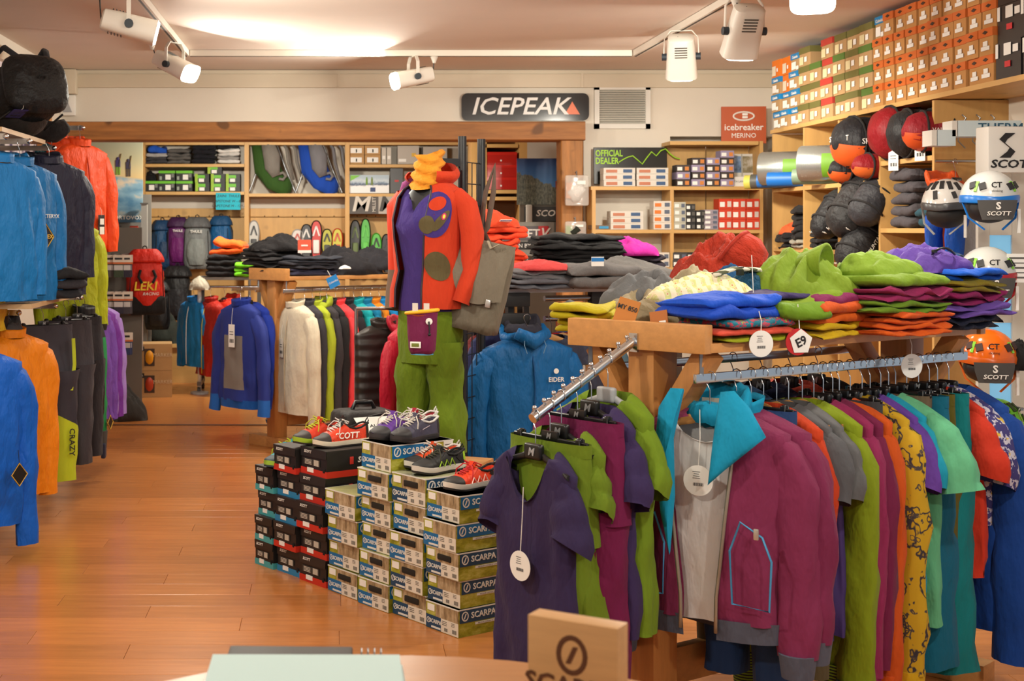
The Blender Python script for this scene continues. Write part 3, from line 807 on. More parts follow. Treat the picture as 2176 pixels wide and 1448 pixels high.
for lab, px, lv in (('small lime-edged black box, left of the three lower ones by the upright', 430, 0), ('small lime-edged black box, middle of the three lower ones by the upright', 463, 0), ('small lime-edged black box, right of the three lower ones by the upright', 495, 0), ('small lime-edged black box, left of the second layer by the upright', 429, 1), ('small lime-edged black box, middle of the second layer by the upright', 463, 1), ('small lime-edged black box, right of the second layer by the upright', 495, 1), ('small lime-edged black box alone on the third layer', 456, 2)):
    gbox(px, lv, 0.165, 0.10, lab, LIMEY, 1)
rumple('folded_bag', 'black mesh pouch slumped on the boxes at the left of the far shelf', 'bag', (X(316), YI - 0.02, z + 0.124), 0, 0.17, 0.18, 0.13, fabric((20, 20, 22)), 4)
t = thing('paper_note', 'turquoise paper note with handwriting taped to the far shelf edge', 'note', (X(485), YS - 0.012, Zs(428)))
G().box((0, 0, 0), (X(511) - X(459), 0.002, Zs(410) - Zs(446))).obj('sheet', plain((30, 178, 200), 0.7), t)
for k, (s, zz) in enumerate((('ZAINI  THULE', 0.06), ('CAPSTONE W - 89,-', 0.0), ('CAPSTONE M - 129,-', -0.055))):
    text(t, s, 0.042, (0, -0.003, zz), INK, shear=0.15)
YBK = YS + 0.12
backpack('dark blue backpack hanging leftmost on the far wall hooks', (X(343), YBK, Zs(578)), 0.5, .28, .2, .60, (22, 66, 104), (18, 50, 84), (20, 56, 92), seed=1)
backpack('purple backpack hanging between the dark blue and the grey one', (X(377), YBK - .03, Zs(565)), 0.05, .27, .2, .56, (84, 22, 84), (100, 26, 96), (58, 26, 66), logo='THULE', seed=2)
backpack('grey backpack hanging third on the far wall hooks', (X(418), YBK - .06, Zs(572)), 0, .33, .22, .60, (112, 116, 116), (128, 134, 132), (86, 88, 90), logo='THULE', seed=3)
backpack('mid blue backpack with orange strap hanging rightmost on the hooks', (X(468), YBK, Zs(560)), -0.2, .27, .2, .55, (22, 84, 134), (24, 96, 150), (26, 70, 110), seed=4)
def carrier(label, loc, rz, col, grey):
    t = thing('child_carrier', label, 'child carrier', loc, rz)
    def blob(nm, c, pts, rad, sq=0.55):
        G().tube(pts, rad, 16, True, sq, up=(0, 1, 0), wob=0.2, seed=pts[0][0] * 9).obj(nm, fabric(c), t, smooth=180)
    blob('seat_pack', col, [(-.12, 0, .60), (-.06, -.02, .46), (-.02, -.05, .30), (.06, -.05, .14), (.18, -.02, .07), (.25, 0, .06)], [.10, .14, .15, .13, .11, .05])
    blob('side_panel', grey, [(-.02, -.10, .58), (.03, -.13, .42), (.04, -.14, .30), (.08, -.13, .20)], [.08, .1, .09, .05])
    for s in (0, .10):
        G().tube([(.12 + s, .02, .64), (.20 + s, -.03, .52), (.22 + s, -.04, .36), (.28 + s, 0, .16)], [.022, .028, .026, .016], 8, sq=0.6).obj('shoulder_strap', fabric(grey), t, smooth=180)
    G().tube([(-.14, 0, .30), (-.20, -.02, .12), (-.24, -.02, .015)], .011, 8).obj('frame_leg', STEEL, t, smooth=60)
    G().tube([(.05, .04, .66), (.18, .05, .30), (.30, .02, .012)], .011, 8).obj('frame_leg', STEEL, t, smooth=60)
    G().tube([(.10, -.12, .22), (.16, -.13, .24), (.19, -.12, .20), (.16, -.12, .16), (.11, -.12, .17)], .018, 8).obj('hip_belt', fabric(grey), t, smooth=180)
    return t
carrier('green child carrier backpack standing on the far middle shelf', (X(572), YI, Zs(411)), 0, (52, 86, 34), (126, 122, 116))
carrier('blue child carrier backpack standing on the far middle shelf', (X(672), YI, Zs(411)), 0, (28, 74, 176), (118, 118, 124))
z = Zs(349)
for lab, px, k in (('brown carton with white labels, lower left on the far right shelf', 757, 0), ('brown carton with white labels, lower right on the far right shelf', 792, 0), ('brown carton with white labels, upper left on the far right shelf', 757, 1), ('brown carton with white labels, upper right on the far right shelf', 792, 1)):
    carton('carton', lab, 'box', (X(px), YI, z + 0.003 + k * 0.108), 0, .185, .24, .105, CARD, None, 0, ((0.15, 0.18, 0.7, 0.55, WHITEPAPER), (0.48, 0.25, 0.08, 0.35, INK, 'print')), 'brown cartons on the far right shelf')
for lab, px in (('narrow white box beside the brown cartons on the far shelf', 816), ('second narrow white box beside the brown cartons on the far shelf', 827)):
    carton('narrow_box', lab, 'box', (X(px), YI, z + .003), 0, .055, .22, .19, plain((200, 194, 184), .7), None, 0, ((0.2, 0.3, 0.6, 0.2, WHITEPAPER),))
carton('carton', 'grey carton with pale label on the far shelf behind the mannequin', 'box', (X(868), YI, z + .003), 0, .25, .25, .21, plain((186, 180, 172), .8), None, 0, ((0.05, 0.12, 0.35, 0.16, WHITEPAPER), (0.65, 0.4, 0.2, 0.2, plain((220, 180, 80), .7), 'print')))
carton('carton', 'grey carton right of the pale label one on the far shelf', 'box', (X(925), YI, z + .003), 0, .28, .25, .20, plain((178, 172, 164), .8), None, 0, ((0.1, 0.2, 0.3, 0.3, WHITEPAPER),))
z = Zs(411)
def pic_box_mat():
    m, nt, b = new_mat('snow_print')
    v = coords(nt, 'Generated')
    sep = nd(nt, 'ShaderNodeSeparateXYZ'); nt.links.new(v, sep.inputs[0])
    n = noise_tex(nt, coords(nt, 'Generated', (6, 1, 3)), 2.0, 5)
    ma = nd(nt, 'ShaderNodeMath'); ma.operation = 'MULTIPLY_ADD'; ma.inputs[1].default_value = 0.35
    nt.links.new(n, ma.inputs[0]); nt.links.new(sep.outputs[2], ma.inputs[2])
    c = ramp(nt, ma.outputs[0], [(0.0, lin((228, 230, 232))), (0.55, lin((236, 238, 240))), (0.66, lin((60, 80, 110))), (0.74, lin((150, 170, 190))), (0.85, lin((196, 210, 220))), (1.0, lin((170, 190, 205)))])
    nt.links.new(c, b.inputs['Base Color']); b.inputs['Roughness'].default_value = 0.5
    return m
PICM = pic_box_mat()
t = thing('picture_box', 'white box printed with two skiers in snow on the far shelf', 'box', (X(785), YI - .03, z + .003))
G().box((0, 0, .105), (X(827) - X(743), .18, .21)).obj('body', PICM, t)
for xx, c in ((-.03, (110, 150, 40)), (.03, (110, 130, 50))):
    G().box((xx, -.092, .13), (.022, .003, .07)).box((xx, -.092, .175), (.014, .003, .02)).obj('skier_print', plain(c, .6), t)
G().prism([(-.22, .205), (-.10, .205), (-.22, .14)], (0, -.0905, 0), (1, 0, 0), (0, 0, 1), (0, -1, 0), .002).obj('corner_print', plain((120, 190, 60), .5), t)
G().box((.04, -.092, .04), (.06, .003, .05), rz=0).obj('device_print', plain((40, 60, 110), .5), t)
t = carton('dark_box', 'dark grey upright box with small red mark on the far shelf', 'box', (X(843), YI - .03, z + .003), 0, .15, .2, .285, plain((58, 58, 60), .4), None, 0, ((0.35, 0.45, 0.3, 0.08, plain((190, 40, 36), .5), 'red_mark'),))
for px, c, c2, lab in ((773, (84, 80, 78), (206, 200, 190), 'dark grey panel with pale M logo under the far right shelf'), (830, (178, 172, 164), (70, 68, 66), 'light grey panel with dark M logo under the far right shelf')):
    t = thing('logo_panel', lab, 'sign', (X(px), YS + 0.01, Zs(435)))
    G().box((0, 0, 0), (.34 if px < 800 else .28, .01, .215)).obj('board', plain(c, .6), t)
    text(t, 'M', 0.24, (-0.04, -.008, 0), plain(c2, .6), shear=0.2, bold=0.02, sx=1.1)
    if px < 800: text(t, 'MILLET', 0.055, (.12, -.008, 0), plain(c2, .6), rotm=(R(90), R(-90), 0), bold=0.01)
def snowshoe(label, px, ytop, ybot, w, deck, frame, acc, Y=YS + 0.10, name='snowshoe'):
    h = Zs(ytop, Y) - Zs(ybot, Y)
    t = thing(name, label, name.replace('_', ' '), (PX(px, Y), Y, Zs(ybot, Y)), 0, 'snowshoes leaning at the far wall', (R(-6), 0, 0))
    out = []
    for i in range(32):
        a = 2 * math.pi * i / 32
        out.append((w / 2 * sg(math.cos(a), .8) * (1.0 if math.sin(a) > 0 else .82), h / 2 + h / 2 * sg(math.sin(a), .55 if math.sin(a) > 0 else .8)))
    G().prism(out, (0, 0, 0), (1, 0, 0), (0, 0, 1), (0, 1, 0), .014).obj('deck', plain(deck, .45), t)
    G().tube([(x, .005, z_) for x, z_ in out], .009, 6, closed=True).obj('rim', plain(frame, .4), t, smooth=60)
    g = G().rbox((0, -.018, h * .42), (w * .55, .03, h * .3), .01); g.obj('binding', plain(acc, .5), t, smooth=40)
    g = G()
    for s in (-1, 1):
        g.beam((s * w * .28, -.006, h * .66), (0, -.006, h * .88), .018, .012, up=Vector((0, 1, 0)))
    g.obj('stripe', plain(acc, .5), t)
    return t
snowshoe('pale grey snowshoe with black studs leaning alone at the left of the far middle bay', 539, 469, 560, .125, (186, 184, 178), (150, 150, 148), (40, 40, 42))
snowshoe('white snowshoe with red print in the far middle bay', 632, 488, 560, .14, (206, 200, 196), (170, 168, 166), (190, 90, 80))
snowshoe('black and white snowshoe in the far middle bay', 651, 477, 560, .13, (44, 44, 48), (30, 30, 32), (214, 212, 210))
snowshoe('red and black snowshoe in the far middle bay', 672, 469, 565, .13, (196, 44, 38), (30, 30, 32), (226, 224, 222))
snowshoe('yellow and black snowshoe in the far middle bay', 695, 487, 565, .12, (180, 178, 40), (40, 40, 36), (46, 46, 42))
snowshoe('yellow and red snowshoe at the right of the far middle bay', 717, 486, 565, .12, (196, 190, 50), (180, 60, 40), (200, 80, 50))
snowshoe('black short ski at the left of the far right bay', 755, 468, 580, .12, (38, 38, 38), (24, 24, 26), (90, 110, 50), name='short_ski')
snowshoe('tall green short ski beside the black one', 777, 465, 580, .115, (70, 176, 50), (26, 30, 26), (90, 196, 70), name='short_ski')
snowshoe('smaller green short ski right of the tall green one', 800, 496, 580, .115, (80, 186, 56), (60, 150, 44), (30, 40, 30), name='short_ski')
snowshoe('black snowshoe half hidden beside the mannequin', 822, 498, 580, .12, (30, 30, 32), (22, 22, 24), (50, 50, 54))
for k, lab in enumerate(('red box at the bottom of the three on the back room shelf', 'red box in the middle of the three on the back room shelf', 'red box on top of the three on the back room shelf')):
    carton('red_box', lab, 'box', (PX(1067, 14.6), 14.75, PZ(403, 14.6) + k * .13), 0, .31, .3, .128, plain((176, 34, 26), .25), plain((196, 40, 30), .22), .03, ((0.44, 0.25, 0.05, 0.12, WHITEPAPER, 'mark'),), 'red boxes on the back room shelf')
st = thing('side_shelf', 'pine side shelf in the back room holding red boxes', 'shelf', (0, 0, 0))
for yy in (403.5, 418, 306): G().box((PX(1060, 14.6), 14.77, PZ(yy, 14.6) - .02), (.40, .34, .036)).obj('shelf_board', PINE, st)
for px in (1018, 1112): G().box((PX(px, 14.6), 14.77, 1.3), (.08 if px > 1100 else .16, .34, 2.6)).obj('upright', PINEV, st)
G().box((PX(1066, 14.6), 14.95, 1.3), (.5, .02, 2.6)).obj('back_board', plain((112, 76, 44), .7), st)
def mountain_mat():
    m, nt, b = new_mat('mountain_print')
    v = coords(nt, 'Generated')
    sep = nd(nt, 'ShaderNodeSeparateXYZ'); nt.links.new(v, sep.inputs[0])
    n = noise_tex(nt, coords(nt, 'Generated', (3, 1, 1.5)), 2.2, 6)
    a1 = nd(nt, 'ShaderNodeMath'); a1.operation = 'MULTIPLY_ADD'; a1.inputs[1].default_value = 0.45
    nt.links.new(sep.outputs[0], a1.inputs[0]); nt.links.new(sep.outputs[2], a1.inputs[2])
    a2 = nd(nt, 'ShaderNodeMath'); a2.operation = 'MULTIPLY_ADD'; a2.inputs[1].default_value = 0.5
    nt.links.new(n, a2.inputs[0]); nt.links.new(a1.outputs[0], a2.inputs[2])
    rockn = noise_tex(nt, coords(nt, 'Generated', (10, 1, 4)), 3.0, 6, .7)
    rock = ramp(nt, rockn, [(0.35, lin((52, 60, 56))), (0.6, lin((120, 124, 108))), (.75, lin((196, 196, 186)))])
    sky = ramp(nt, sep.outputs[2], [(0.5, lin((70, 130, 196))), (1.0, lin((26, 62, 132)))])
    f = ramp(nt, a2.outputs[0], [(0.97, (0, 0, 0, 1)), (0.985, (1, 1, 1, 1))])
    nt.links.new(mixrgb(nt, f, rock, sky), b.inputs['Base Color']); b.inputs['Roughness'].default_value = 0.4
    return m
t = thing('mountain_poster', 'poster of a rocky mountain under deep blue sky behind the post', 'poster', (PX(1155, 13.69), 13.69, PZ(386, 13.69)))
G().box((0, 0, 0), (PX(1212, 13.6) - PX(1098, 13.6), .015, PZ(337, 13.6) - PZ(436, 13.6))).obj('board', mountain_mat(), t)
text(t, 'NO', .05, (.16, -.01, .17), WHITEP); text(t, 'HA\nW', .055, (.16, -.01, .10), plain((214, 190, 50), .5))
struct(G().box((PX(1155, 13.7), 13.72, 1.1), (.46, .04, 2.2)).obj('wall_partition_right', plain((120, 112, 100), .7)), 'grey partition behind the mountain poster')
t = thing('banner_rail', 'dark banner with white lettering below the mountain poster', 'sign', (PX(1160, 13.66), 13.66, PZ(455, 13.66)))
G().box((0, 0, 0), (.42, .02, .14)).obj('board', plain((52, 54, 54), .5), t)
text(t, 'SCOTT', .085, (.05, -.012, .005), WHITEP, shear=.2, bold=.015, sx=1.1)
G().rbox((-.165, -.01, -.06), (.06, .05, .30), .012).obj('end_cap', plain((214, 212, 204), .5), t, smooth=40)
G().box((0.04, 0.0, -.15), (.36, .02, .14)).obj('lower_panel', plain((96, 98, 92), .6), t)
t = thing('brand_board', 'grey framed sign with white lettering and red corner behind the orange fleeces', 'sign', (PX(1122, 12.6), 12.6, PZ(508, 12.6)))
G().box((0, 0, 0), (.46, .02, .30)).obj('frame', plain((140, 138, 130), .6), t)
G().box((-.02, -.012, .05), (.40, .006, .13)).obj('panel', plain((96, 92, 96), .6), t)
G().box((-.02, -.012, -.06), (.40, .006, .07)).obj('strip', plain((34, 34, 36), .6), t)
G().box((.135, -.016, .05), (.09, .006, .13)).obj('red_corner', plain((196, 36, 40), .5), t)
text(t, 'MILLET', .105, (-.06, -.017, .045), WHITEP, bold=.015); text(t, 'DRIVEN BY EXP', .05, (-.05, -.017, -.062), WHITEP, bold=.01)
G().cyl((0, .02, -.15), (0, .02, .02 - PZ(508, 12.6)), .015, 8).obj('pole', STEEL, t); G().box((0, .02, .012 - PZ(508, 12.6)), (.25, .25, .02)).obj('foot', STEEL, t)
text(t, 'V', .12, (.135, -.021, .05), WHITEP, shear=.3, bold=.02)
t = thing('brand_board', 'small grey sign with white letters standing behind the left table of black trousers', 'sign', (X(533), YS - .3, Zs(535)))
G().box((0, 0, 0), (.30, .02, .20)).obj('frame', plain((130, 126, 116), .6), t)
G().box((0, -.012, .03), (.26, .006, .09)).obj('panel', plain((84, 72, 78), .6), t)
G().cyl((0, .02, -.1), (0, .02, .02 - Zs(535)), .015, 8).obj('pole', STEEL, t); G().box((0, .02, .012 - Zs(535)), (.25, .25, .02)).obj('foot', STEEL, t)
text(t, 'MILLET', .075, (-.0, -.017, .03), WHITEP, bold=.01); text(t, 'MOUNTAIN', .045, (0, -.013, -.055), WHITEP)
t = thing('red_pole', 'slim red ski pole leaning beside the wooden post', 'pole', (PX(1186, 12.5), 12.5, 0))
G().cyl((0, 0, 0), (0.004, 0, PZ(392, 12.5)), .022, 10).obj('shaft', plain((150, 24, 24), .3), t, smooth=60)
G().cyl((0.004, 0, PZ(400, 12.5)), (0.004, 0, PZ(385, 12.5)), .028, 10).obj('grip', plain((120, 20, 20), .5), t, smooth=60)
def snow_poster_mat():
    m, nt, b = new_mat('poster_print')
    v = coords(nt, 'Generated'); sep = nd(nt, 'ShaderNodeSeparateXYZ'); nt.links.new(v, sep.inputs[0])
    n = noise_tex(nt, coords(nt, 'Generated', (2.0, 1, 3.5)), 1.6, 4)
    sky = ramp(nt, sep.outputs[2], [(0.55, lin((222, 196, 140))), (0.72, lin((206, 200, 160))), (1.0, lin((190, 200, 176)))])
    snow = ramp(nt, n, [(0.35, lin((86, 136, 168))), (0.55, lin((140, 178, 196))), (0.66, lin((222, 206, 180)))])
    low = ramp(nt, sep.outputs[2], [(0.0, lin((110, 140, 160))), (0.35, (1, 1, 1, 1))])
    snow = mixrgb(nt, 1.0, snow, low, 'MULTIPLY')
    a = nd(nt, 'ShaderNodeMath'); a.operation = 'MULTIPLY_ADD'; a.inputs[1].default_value = 0.10
    nt.links.new(sep.outputs[0], a.inputs[0]); nt.links.new(sep.outputs[2], a.inputs[2])
    f = ramp(nt, a.outputs[0], [(0.60, (0, 0, 0, 1)), (0.63, (1, 1, 1, 1))])
    nt.links.new(mixrgb(nt, f, snow, sky), b.inputs['Base Color']); b.inputs['Roughness'].default_value = .5
    return m
YP = 14.4
t = thing('snow_poster', 'large poster of two walkers with skis on a snowy ridge', 'poster', (PX(230, YP), YP, PZ(385, YP)))
pw_, ph_ = PX(297, YP) - PX(150, YP), PZ(300, YP) - PZ(476, YP)
G().box((0, 0, 0), (pw_, .02, ph_)).obj('board', snow_poster_mat(), t)
def walker(px, py, c1, c2):
    g = G(); p = P(px, py, YP) - Vector((PX(230, YP), YP, PZ(385, YP)))
    G().rbox((p.x, -.012, p.z + .01), (.05, .006, .075), .02).sphere((p.x, -.012, p.z + .06), (.016, .006, .018)).obj('figure_print', plain(c1, .6), t)
    G().rbox((p.x - .012, -.012, p.z - .06), (.02, .006, .085), .005).rbox((p.x + .014, -.012, p.z - .06), (.02, .006, .085), .005).obj('legs_print', plain(c2, .6), t)
    G().beam((p.x + .01, -.014, p.z - .01), (p.x + .035, -.014, p.z + .11), .008, .004).obj('ski_print', plain((120, 100, 60), .6), t)
walker(251, 350, (70, 60, 110), (120, 160, 50)); walker(273, 354, (66, 62, 84), (84, 74, 64))
text(t, 'VOICE\nOF THE\nMOUNTAINS', .085, (-.02, -.012, -.13), plain((190, 206, 206), .5), align='RIGHT')
text(t, 'ORTOVOX', .055, (.21, -.012, -.375), WHITEP, bold=.01, sx=1.1)
t = thing('boot_poster', 'dark poster with a green and yellow boot below the snow poster', 'poster', (PX(222, 14.47), 14.47, PZ(512, 14.47)))
G().box((0, 0, 0), (PX(258, 14.4) - PX(186, 14.4), .015, PZ(480, 14.4) - PZ(545, 14.4))).obj('board', plain((72, 68, 64), .5), t)
G().rbox((.09, -.012, .05), (.05, .008, .13), .012).obj('shaft_print', plain((190, 140, 50), .6), t, smooth=40)
G().rbox((.07, -.012, -.04), (.10, .008, .05), .02).obj('foot_print', plain((96, 140, 90), .6), t, smooth=40)
struct(G().box((PX(218, 14.5), 14.5, 1.0), (1.0, .04, 2.0)).obj('wall_partition', plain((120, 116, 108), .7)), 'grey partition behind the sock rack')
o = thing('floor_column', 'slim grey metal column beside the snow poster', 'column', (PX(307, 14.3), 14.3, 0))
G().box((0, 0, .95), (.06, .06, 1.9)).obj('column', plain((150, 148, 142), .5), o); G().box((0, 0, 1.905), (.08, .08, .01)).obj('cap', plain((90, 88, 84), .5), o)
SOCKCARD = plain((222, 208, 194), .7); SOCKORG = plain((206, 110, 60), .6)
def sock(label, px, py, Y, w=.10, h=.21, c=(70, 66, 74)):
    t = thing('sock_pack', label, 'socks', P(px, py, Y), 0.15 * random.uniform(-1, 1), 'sock packs on the wall rack')
    G().box((0, 0, -h * .16), (w, .006, h * .32)).obj('header_card', SOCKCARD, t)
    G().box((0, -.004, -.035), (w * .7, .002, .018)).obj('print', INK, t)
    G().box((0, -.001, -h * .36), (w, .007, h * .08)).obj('orange_band', SOCKORG, t)
    G().rbox((0, .002, -h * .7), (w * .9, .022, h * .58), .008).obj('socks', fabric(c), t, smooth=50)
    G().box((0, -.011, -h * .56), (w * .8, .004, h * .22)).obj('label_card', plain((200, 196, 196), .6), t)
    return t
rk = thing('sock_rack', 'dark metal hook rack holding sock packs in the back room', 'rack', (PX(222, 13.2), 13.3, 0))
G().box((0, .05, .83), (.66, .02, 1.66)).obj('back_panel', plain((104, 98, 90), .6), rk)
for yy in (541, 619, 706):
    for px in (184, 200, 216, 234, 252, 268):
        z_ = PZ(yy, 13.2) + .004
        G().cyl((PX(px, 13.2) - PX(222, 13.2), .04, z_), (PX(px, 13.2) - PX(222, 13.2), -.37, z_), .004, 6).obj('peg', STEEL, rk)
row_n = ('top', 'middle', 'bottom')
cols_n = ('first', 'second', 'third', 'fourth', 'fifth', 'sixth')
sc = [(70, 66, 74), (60, 70, 110), (50, 50, 54), (90, 84, 84), (64, 76, 60), (56, 52, 66)]
for r_, yy in enumerate((541, 619, 706)):
    for c_, px in enumerate((184, 200, 216, 234, 252, 268)):
        for dpt in range(2):
            sock('sock pack %s on the %s peg of the %s row of the rack' % ('in front' if dpt == 0 else 'behind', cols_n[c_], row_n[r_]), px + dpt * 3, yy + 1, 12.98 + dpt * .12 + .03 * (c_ % 2), c=sc[(c_ + r_) % 6])
t = thing('pink_poster', 'small poster with pink boots and a yellow star below the sock rack', 'poster', (PX(283, 13.7), 13.7, PZ(706, 13.7)))
G().box((0, 0, 0), (PX(303, 13.7) - PX(262, 13.7), .012, PZ(668, 13.7) - PZ(746, 13.7))).obj('board', plain((214, 204, 200), .6), t)
G().rbox((.01, -.01, .04), (.06, .008, .2), .02).rbox((-.04, -.01, -.05), (.09, .008, .1), .02).obj('boot_print', plain((150, 40, 70), .6), t, smooth=40)
G().sphere((-.02, -.016, -.0), (.026, .006, .026), 8, 5).obj('star_print', plain((220, 180, 60), .6), t)
for k, (lab, zz) in enumerate((('lower brown helmet carton with a window on the back room floor', 0), ('upper brown helmet carton with a yellow helmet showing', .262))):
    t = thing('helmet_carton', lab, 'box', (PX(318, 13.8), 13.95, zz), 0.12)
    G().box((0, 0, .13), (.40, .34, .26)).obj('body', CARD, t)
    G().box((-.02, -.171, .13), (.10, .004, .17)).obj('window', plain((60, 40, 26), .6), t)
    G().box((-.13, -.172, .215), (.12, .004, .045)).obj('label', INK, t); text(t, 'MARKER', .026, (-.13, -.175, .215), WHITEP)
    text(t, 'MARKER', .05, (.11, -.173, .15), plain((214, 190, 156), .7))
    G().sphere((-.02, -.165, .13), (.045, .02, .075), 12, 8).obj('helmet', plain((226, 150, 20) if k else (180, 60, 30), .35), t, smooth=180)
t = thing('hanging_pack', 'black packaged accessory hanging in front of the helmet cartons', 'package', P(290, 776, 13.72))
G().rbox((0, 0, -.12), (.11, .04, .26), .02).obj('pack', plain((24, 24, 26), .5), t, smooth=40)
G().box((0.01, -.022, -.06), (.06, .003, .035)).obj('label', WHITEPAPER, t); G().box((0.01, -.022, -.12), (.05, .003, .03)).obj('label', WHITEPAPER, t)
rumple('floor_bag', 'dark grey bag slumped on the floor at the threshold', 'bag', (PX(275, 12.3), 12.2, 0), .3, .34, .3, .34, fabric((58, 56, 54)), 12, peak=(-.3, 0))
YL = 13.4
t = backpack('red and black boot bag with yellow lettering hanging in the back room', P(308, 668, YL), 0.25, .37, .26, .62, (206, 40, 24), (206, 40, 24), (206, 40, 24), seed=6, name='boot_bag')
G().rbox((0, -.02, .09), (.372, .29, .18), .05).obj('black_base', fabric((28, 26, 26)), t, smooth=60)
text(t, 'LEKI', .115, (-.02, -.19, .27), plain((226, 190, 20), .5), bold=.015, shear=.15); text(t, 'RACING', .04, (.03, -.19, .20), WHITEP, shear=.3)
for s in (-1, 1): G().tube([(s * .06, -.15, .42), (s * .08, -.18, .36), (s * .05, -.19, .30)], .014, 8).obj('carry_handle', fabric((26, 26, 26)), t, smooth=60)
t = thing('blue_bag', 'blue and white bag hanging above the red boot bag', 'bag', P(285, 545, 14.44))
G().rbox((0, 0, .12), (.21, .06, .24), .02).obj('body', plain((26, 80, 176), .6), t, smooth=50)
G().prism([(.085 * math.cos(R(i * 12)), .085 * math.sin(R(i * 12)) * 1.1) for i in range(16)], (0, -.031, .06), (1, 0, 0), (0, 0, 1), (0, -1, 0), .003).obj('white_patch', WHITEP, t)
text(t, 'd', .085, (0.0, -.036, .10), plain((26, 80, 176), .6), bold=.02)
G().tube([(-.05, 0, .24), (-.03, -.01, .30), (.03, -.01, .30), (.05, 0, .24)], .016, 8).obj('handle', fabric((190, 60, 40)), t, smooth=60)
backpack('black touring backpack hanging below the purple and grey ones', P(377, 680, 16.2), 0, .34, .24, .62, (26, 26, 28), (36, 36, 40), seed=7)
backpack('black backpack hanging behind the red boot bag', P(334, 700, 14.2), 0.2, .26, .2, .48, (24, 24, 26), (34, 34, 36), seed=8)
rumple('pack_heap', 'heap of a dark olive backpack on the back room floor', 'backpack', (PX(345, 15.2), 15.2, .42), 0, .46, .34, .40, fabric((42, 46, 40)), 5, .4)
rumple('pack_heap', 'dark navy pack lying right of the olive one', 'backpack', (PX(392, 15.3), 15.3, .44), 0, .30, .3, .26, fabric((34, 38, 56)), 9, .4)
o = thing('display_bench', 'low pine bench in the back room carrying the packs', 'bench', (PX(368, 15.3), 15.3, 0))
G().box((0, 0, .40), (1.0, .5, .04)).obj('top', PINE, o); G().box((0, -.2, .19), (.98, .03, .38)).obj('front', PINE, o)
YR = 14.3
rk = thing('jacket_rack', 'grey metal jacket rack on wheels in the back room', 'rack', (PX(488, YR), YR, 0))
G().box((0, 0, 1.15), (.62, .40, .03)).obj('shelf', plain((120, 116, 110), .5), rk)
G().cyl((-.34, 0, 1.06), (.30, 0, 1.06), .012, 10).obj('hanging_rail', CHROME, rk, smooth=60)
for s in (-1, 1):
    G().box((s * .29, .18, .62), (.04, .03, 1.08)).obj('post', plain((100, 98, 94), .5), rk); G().box((s * .29, 0, .10), (.04, .44, .04)).obj('foot', plain((110, 106, 100), .5), rk)
    for yy in (-.2, .2): G().lathe([(.01, -.02), (.035, -.015), (.035, .015), (.01, .02)], 12, (0, 0, 0)).obj('wheel', plain((50, 48, 46), .4), rk, (s * .29, yy, .037), smooth=50, rot=(0, R(90), 0))
zz = 1.168
for lab, c, h in (('black folded fleece at the bottom of the wheeled rack stack', (30, 28, 30), .06), ('black folded fleece second on the wheeled rack stack', (34, 32, 34), .06), ('black folded fleece third on the wheeled rack stack', (28, 28, 30), .055), ('black folded fleece fourth on the wheeled rack stack', (32, 30, 32), .055)):
    folded('folded_fleece', lab, 'fleece', (PX(478, YR), YR - .05, zz), 0.1, .36, .3, h, c, 1, wav=.008); zz += h * .95
folded('folded_fleece', 'orange folded fleece lying on the black stack', 'fleece', (PX(487, YR), YR - .05, zz), -.1, .36, .3, .07, (226, 84, 20), 1, wav=.02, bend=lambda x, y: .10 * x)
folded('folded_fleece', 'orange rolled fleece on top of the wheeled rack stack', 'fleece', (PX(490, YR), YR - .05, zz + .065), -.2, .32, .28, .08, (236, 92, 22), 1, wav=.03, bend=lambda x, y: -.12 * x)
folded('folded_fleece', 'lime green folded fleece at the right end of the wheeled rack', 'fleece', (PX(519, YR), YR - .12, 1.168), 0, .18, .28, .14, (110, 200, 30), 3)
rumple('glove_bundle', 'pale beige gloves lying left of the black fleece stack', 'gloves', (PX(424, 14.1), 14.1, 1.04), 0, .22, .2, .14, fabric((176, 168, 150)), 3)
t = thing('glass_stand', 'small clear plastic stand under the beige gloves', 'stand', (PX(424, 14.1), 14.1, 0)); G().cyl((0, 0, 0), (0, 0, 1.038), .02, 10).obj('pole', clear_plastic(alpha=.5), t); G().lathe([(.09, .0), (.09, .02), (.02, .03)], 14).obj('base', GREYP, t)
g1 = 'jackets on the wheeled rack'
hz = 1.045
def jk(label, px, rz, col, Y=YR, **kw):
    x = PX(px, Y)
    hanger('black', (x, Y, hz + .012), rz, 'black hanger carrying the ' + label.split(' hanging')[0] + ' in the back room')
    return garment('jacket', label, 'jacket', (x, Y, hz + .012), rz, col, **kw)
jk('bright blue jacket hanging at the left of the wheeled rack', 412, -.9, (24, 128, 200), Y=14.2, W=.42, L=.66, D=.16, fab=shell_fabric, collar=shell_fabric((20, 110, 180)), zipc=WHITEP, sl=.6)
jk('dark red jacket with yellow zips hanging in the middle of the wheeled rack', 448, -1.0, (176, 36, 22), Y=14.05, W=.44, L=.74, D=.18, fab=shell_fabric, collar=shell_fabric((160, 30, 20)), zipc=plain((216, 200, 60), .5), sl=.6)
jk('orange-red jacket with hood hanging at the right of the wheeled rack', 478, -.9, (214, 48, 26), Y=14.15, W=.44, L=.72, D=.16, fab=shell_fabric, hood=shell_fabric((190, 40, 24)), sl=.58)
jk('dull green jacket hanging behind the orange-red one', 505, -.9, (64, 92, 92), Y=14.3, W=.44, L=.55, D=.14, sl=.5)
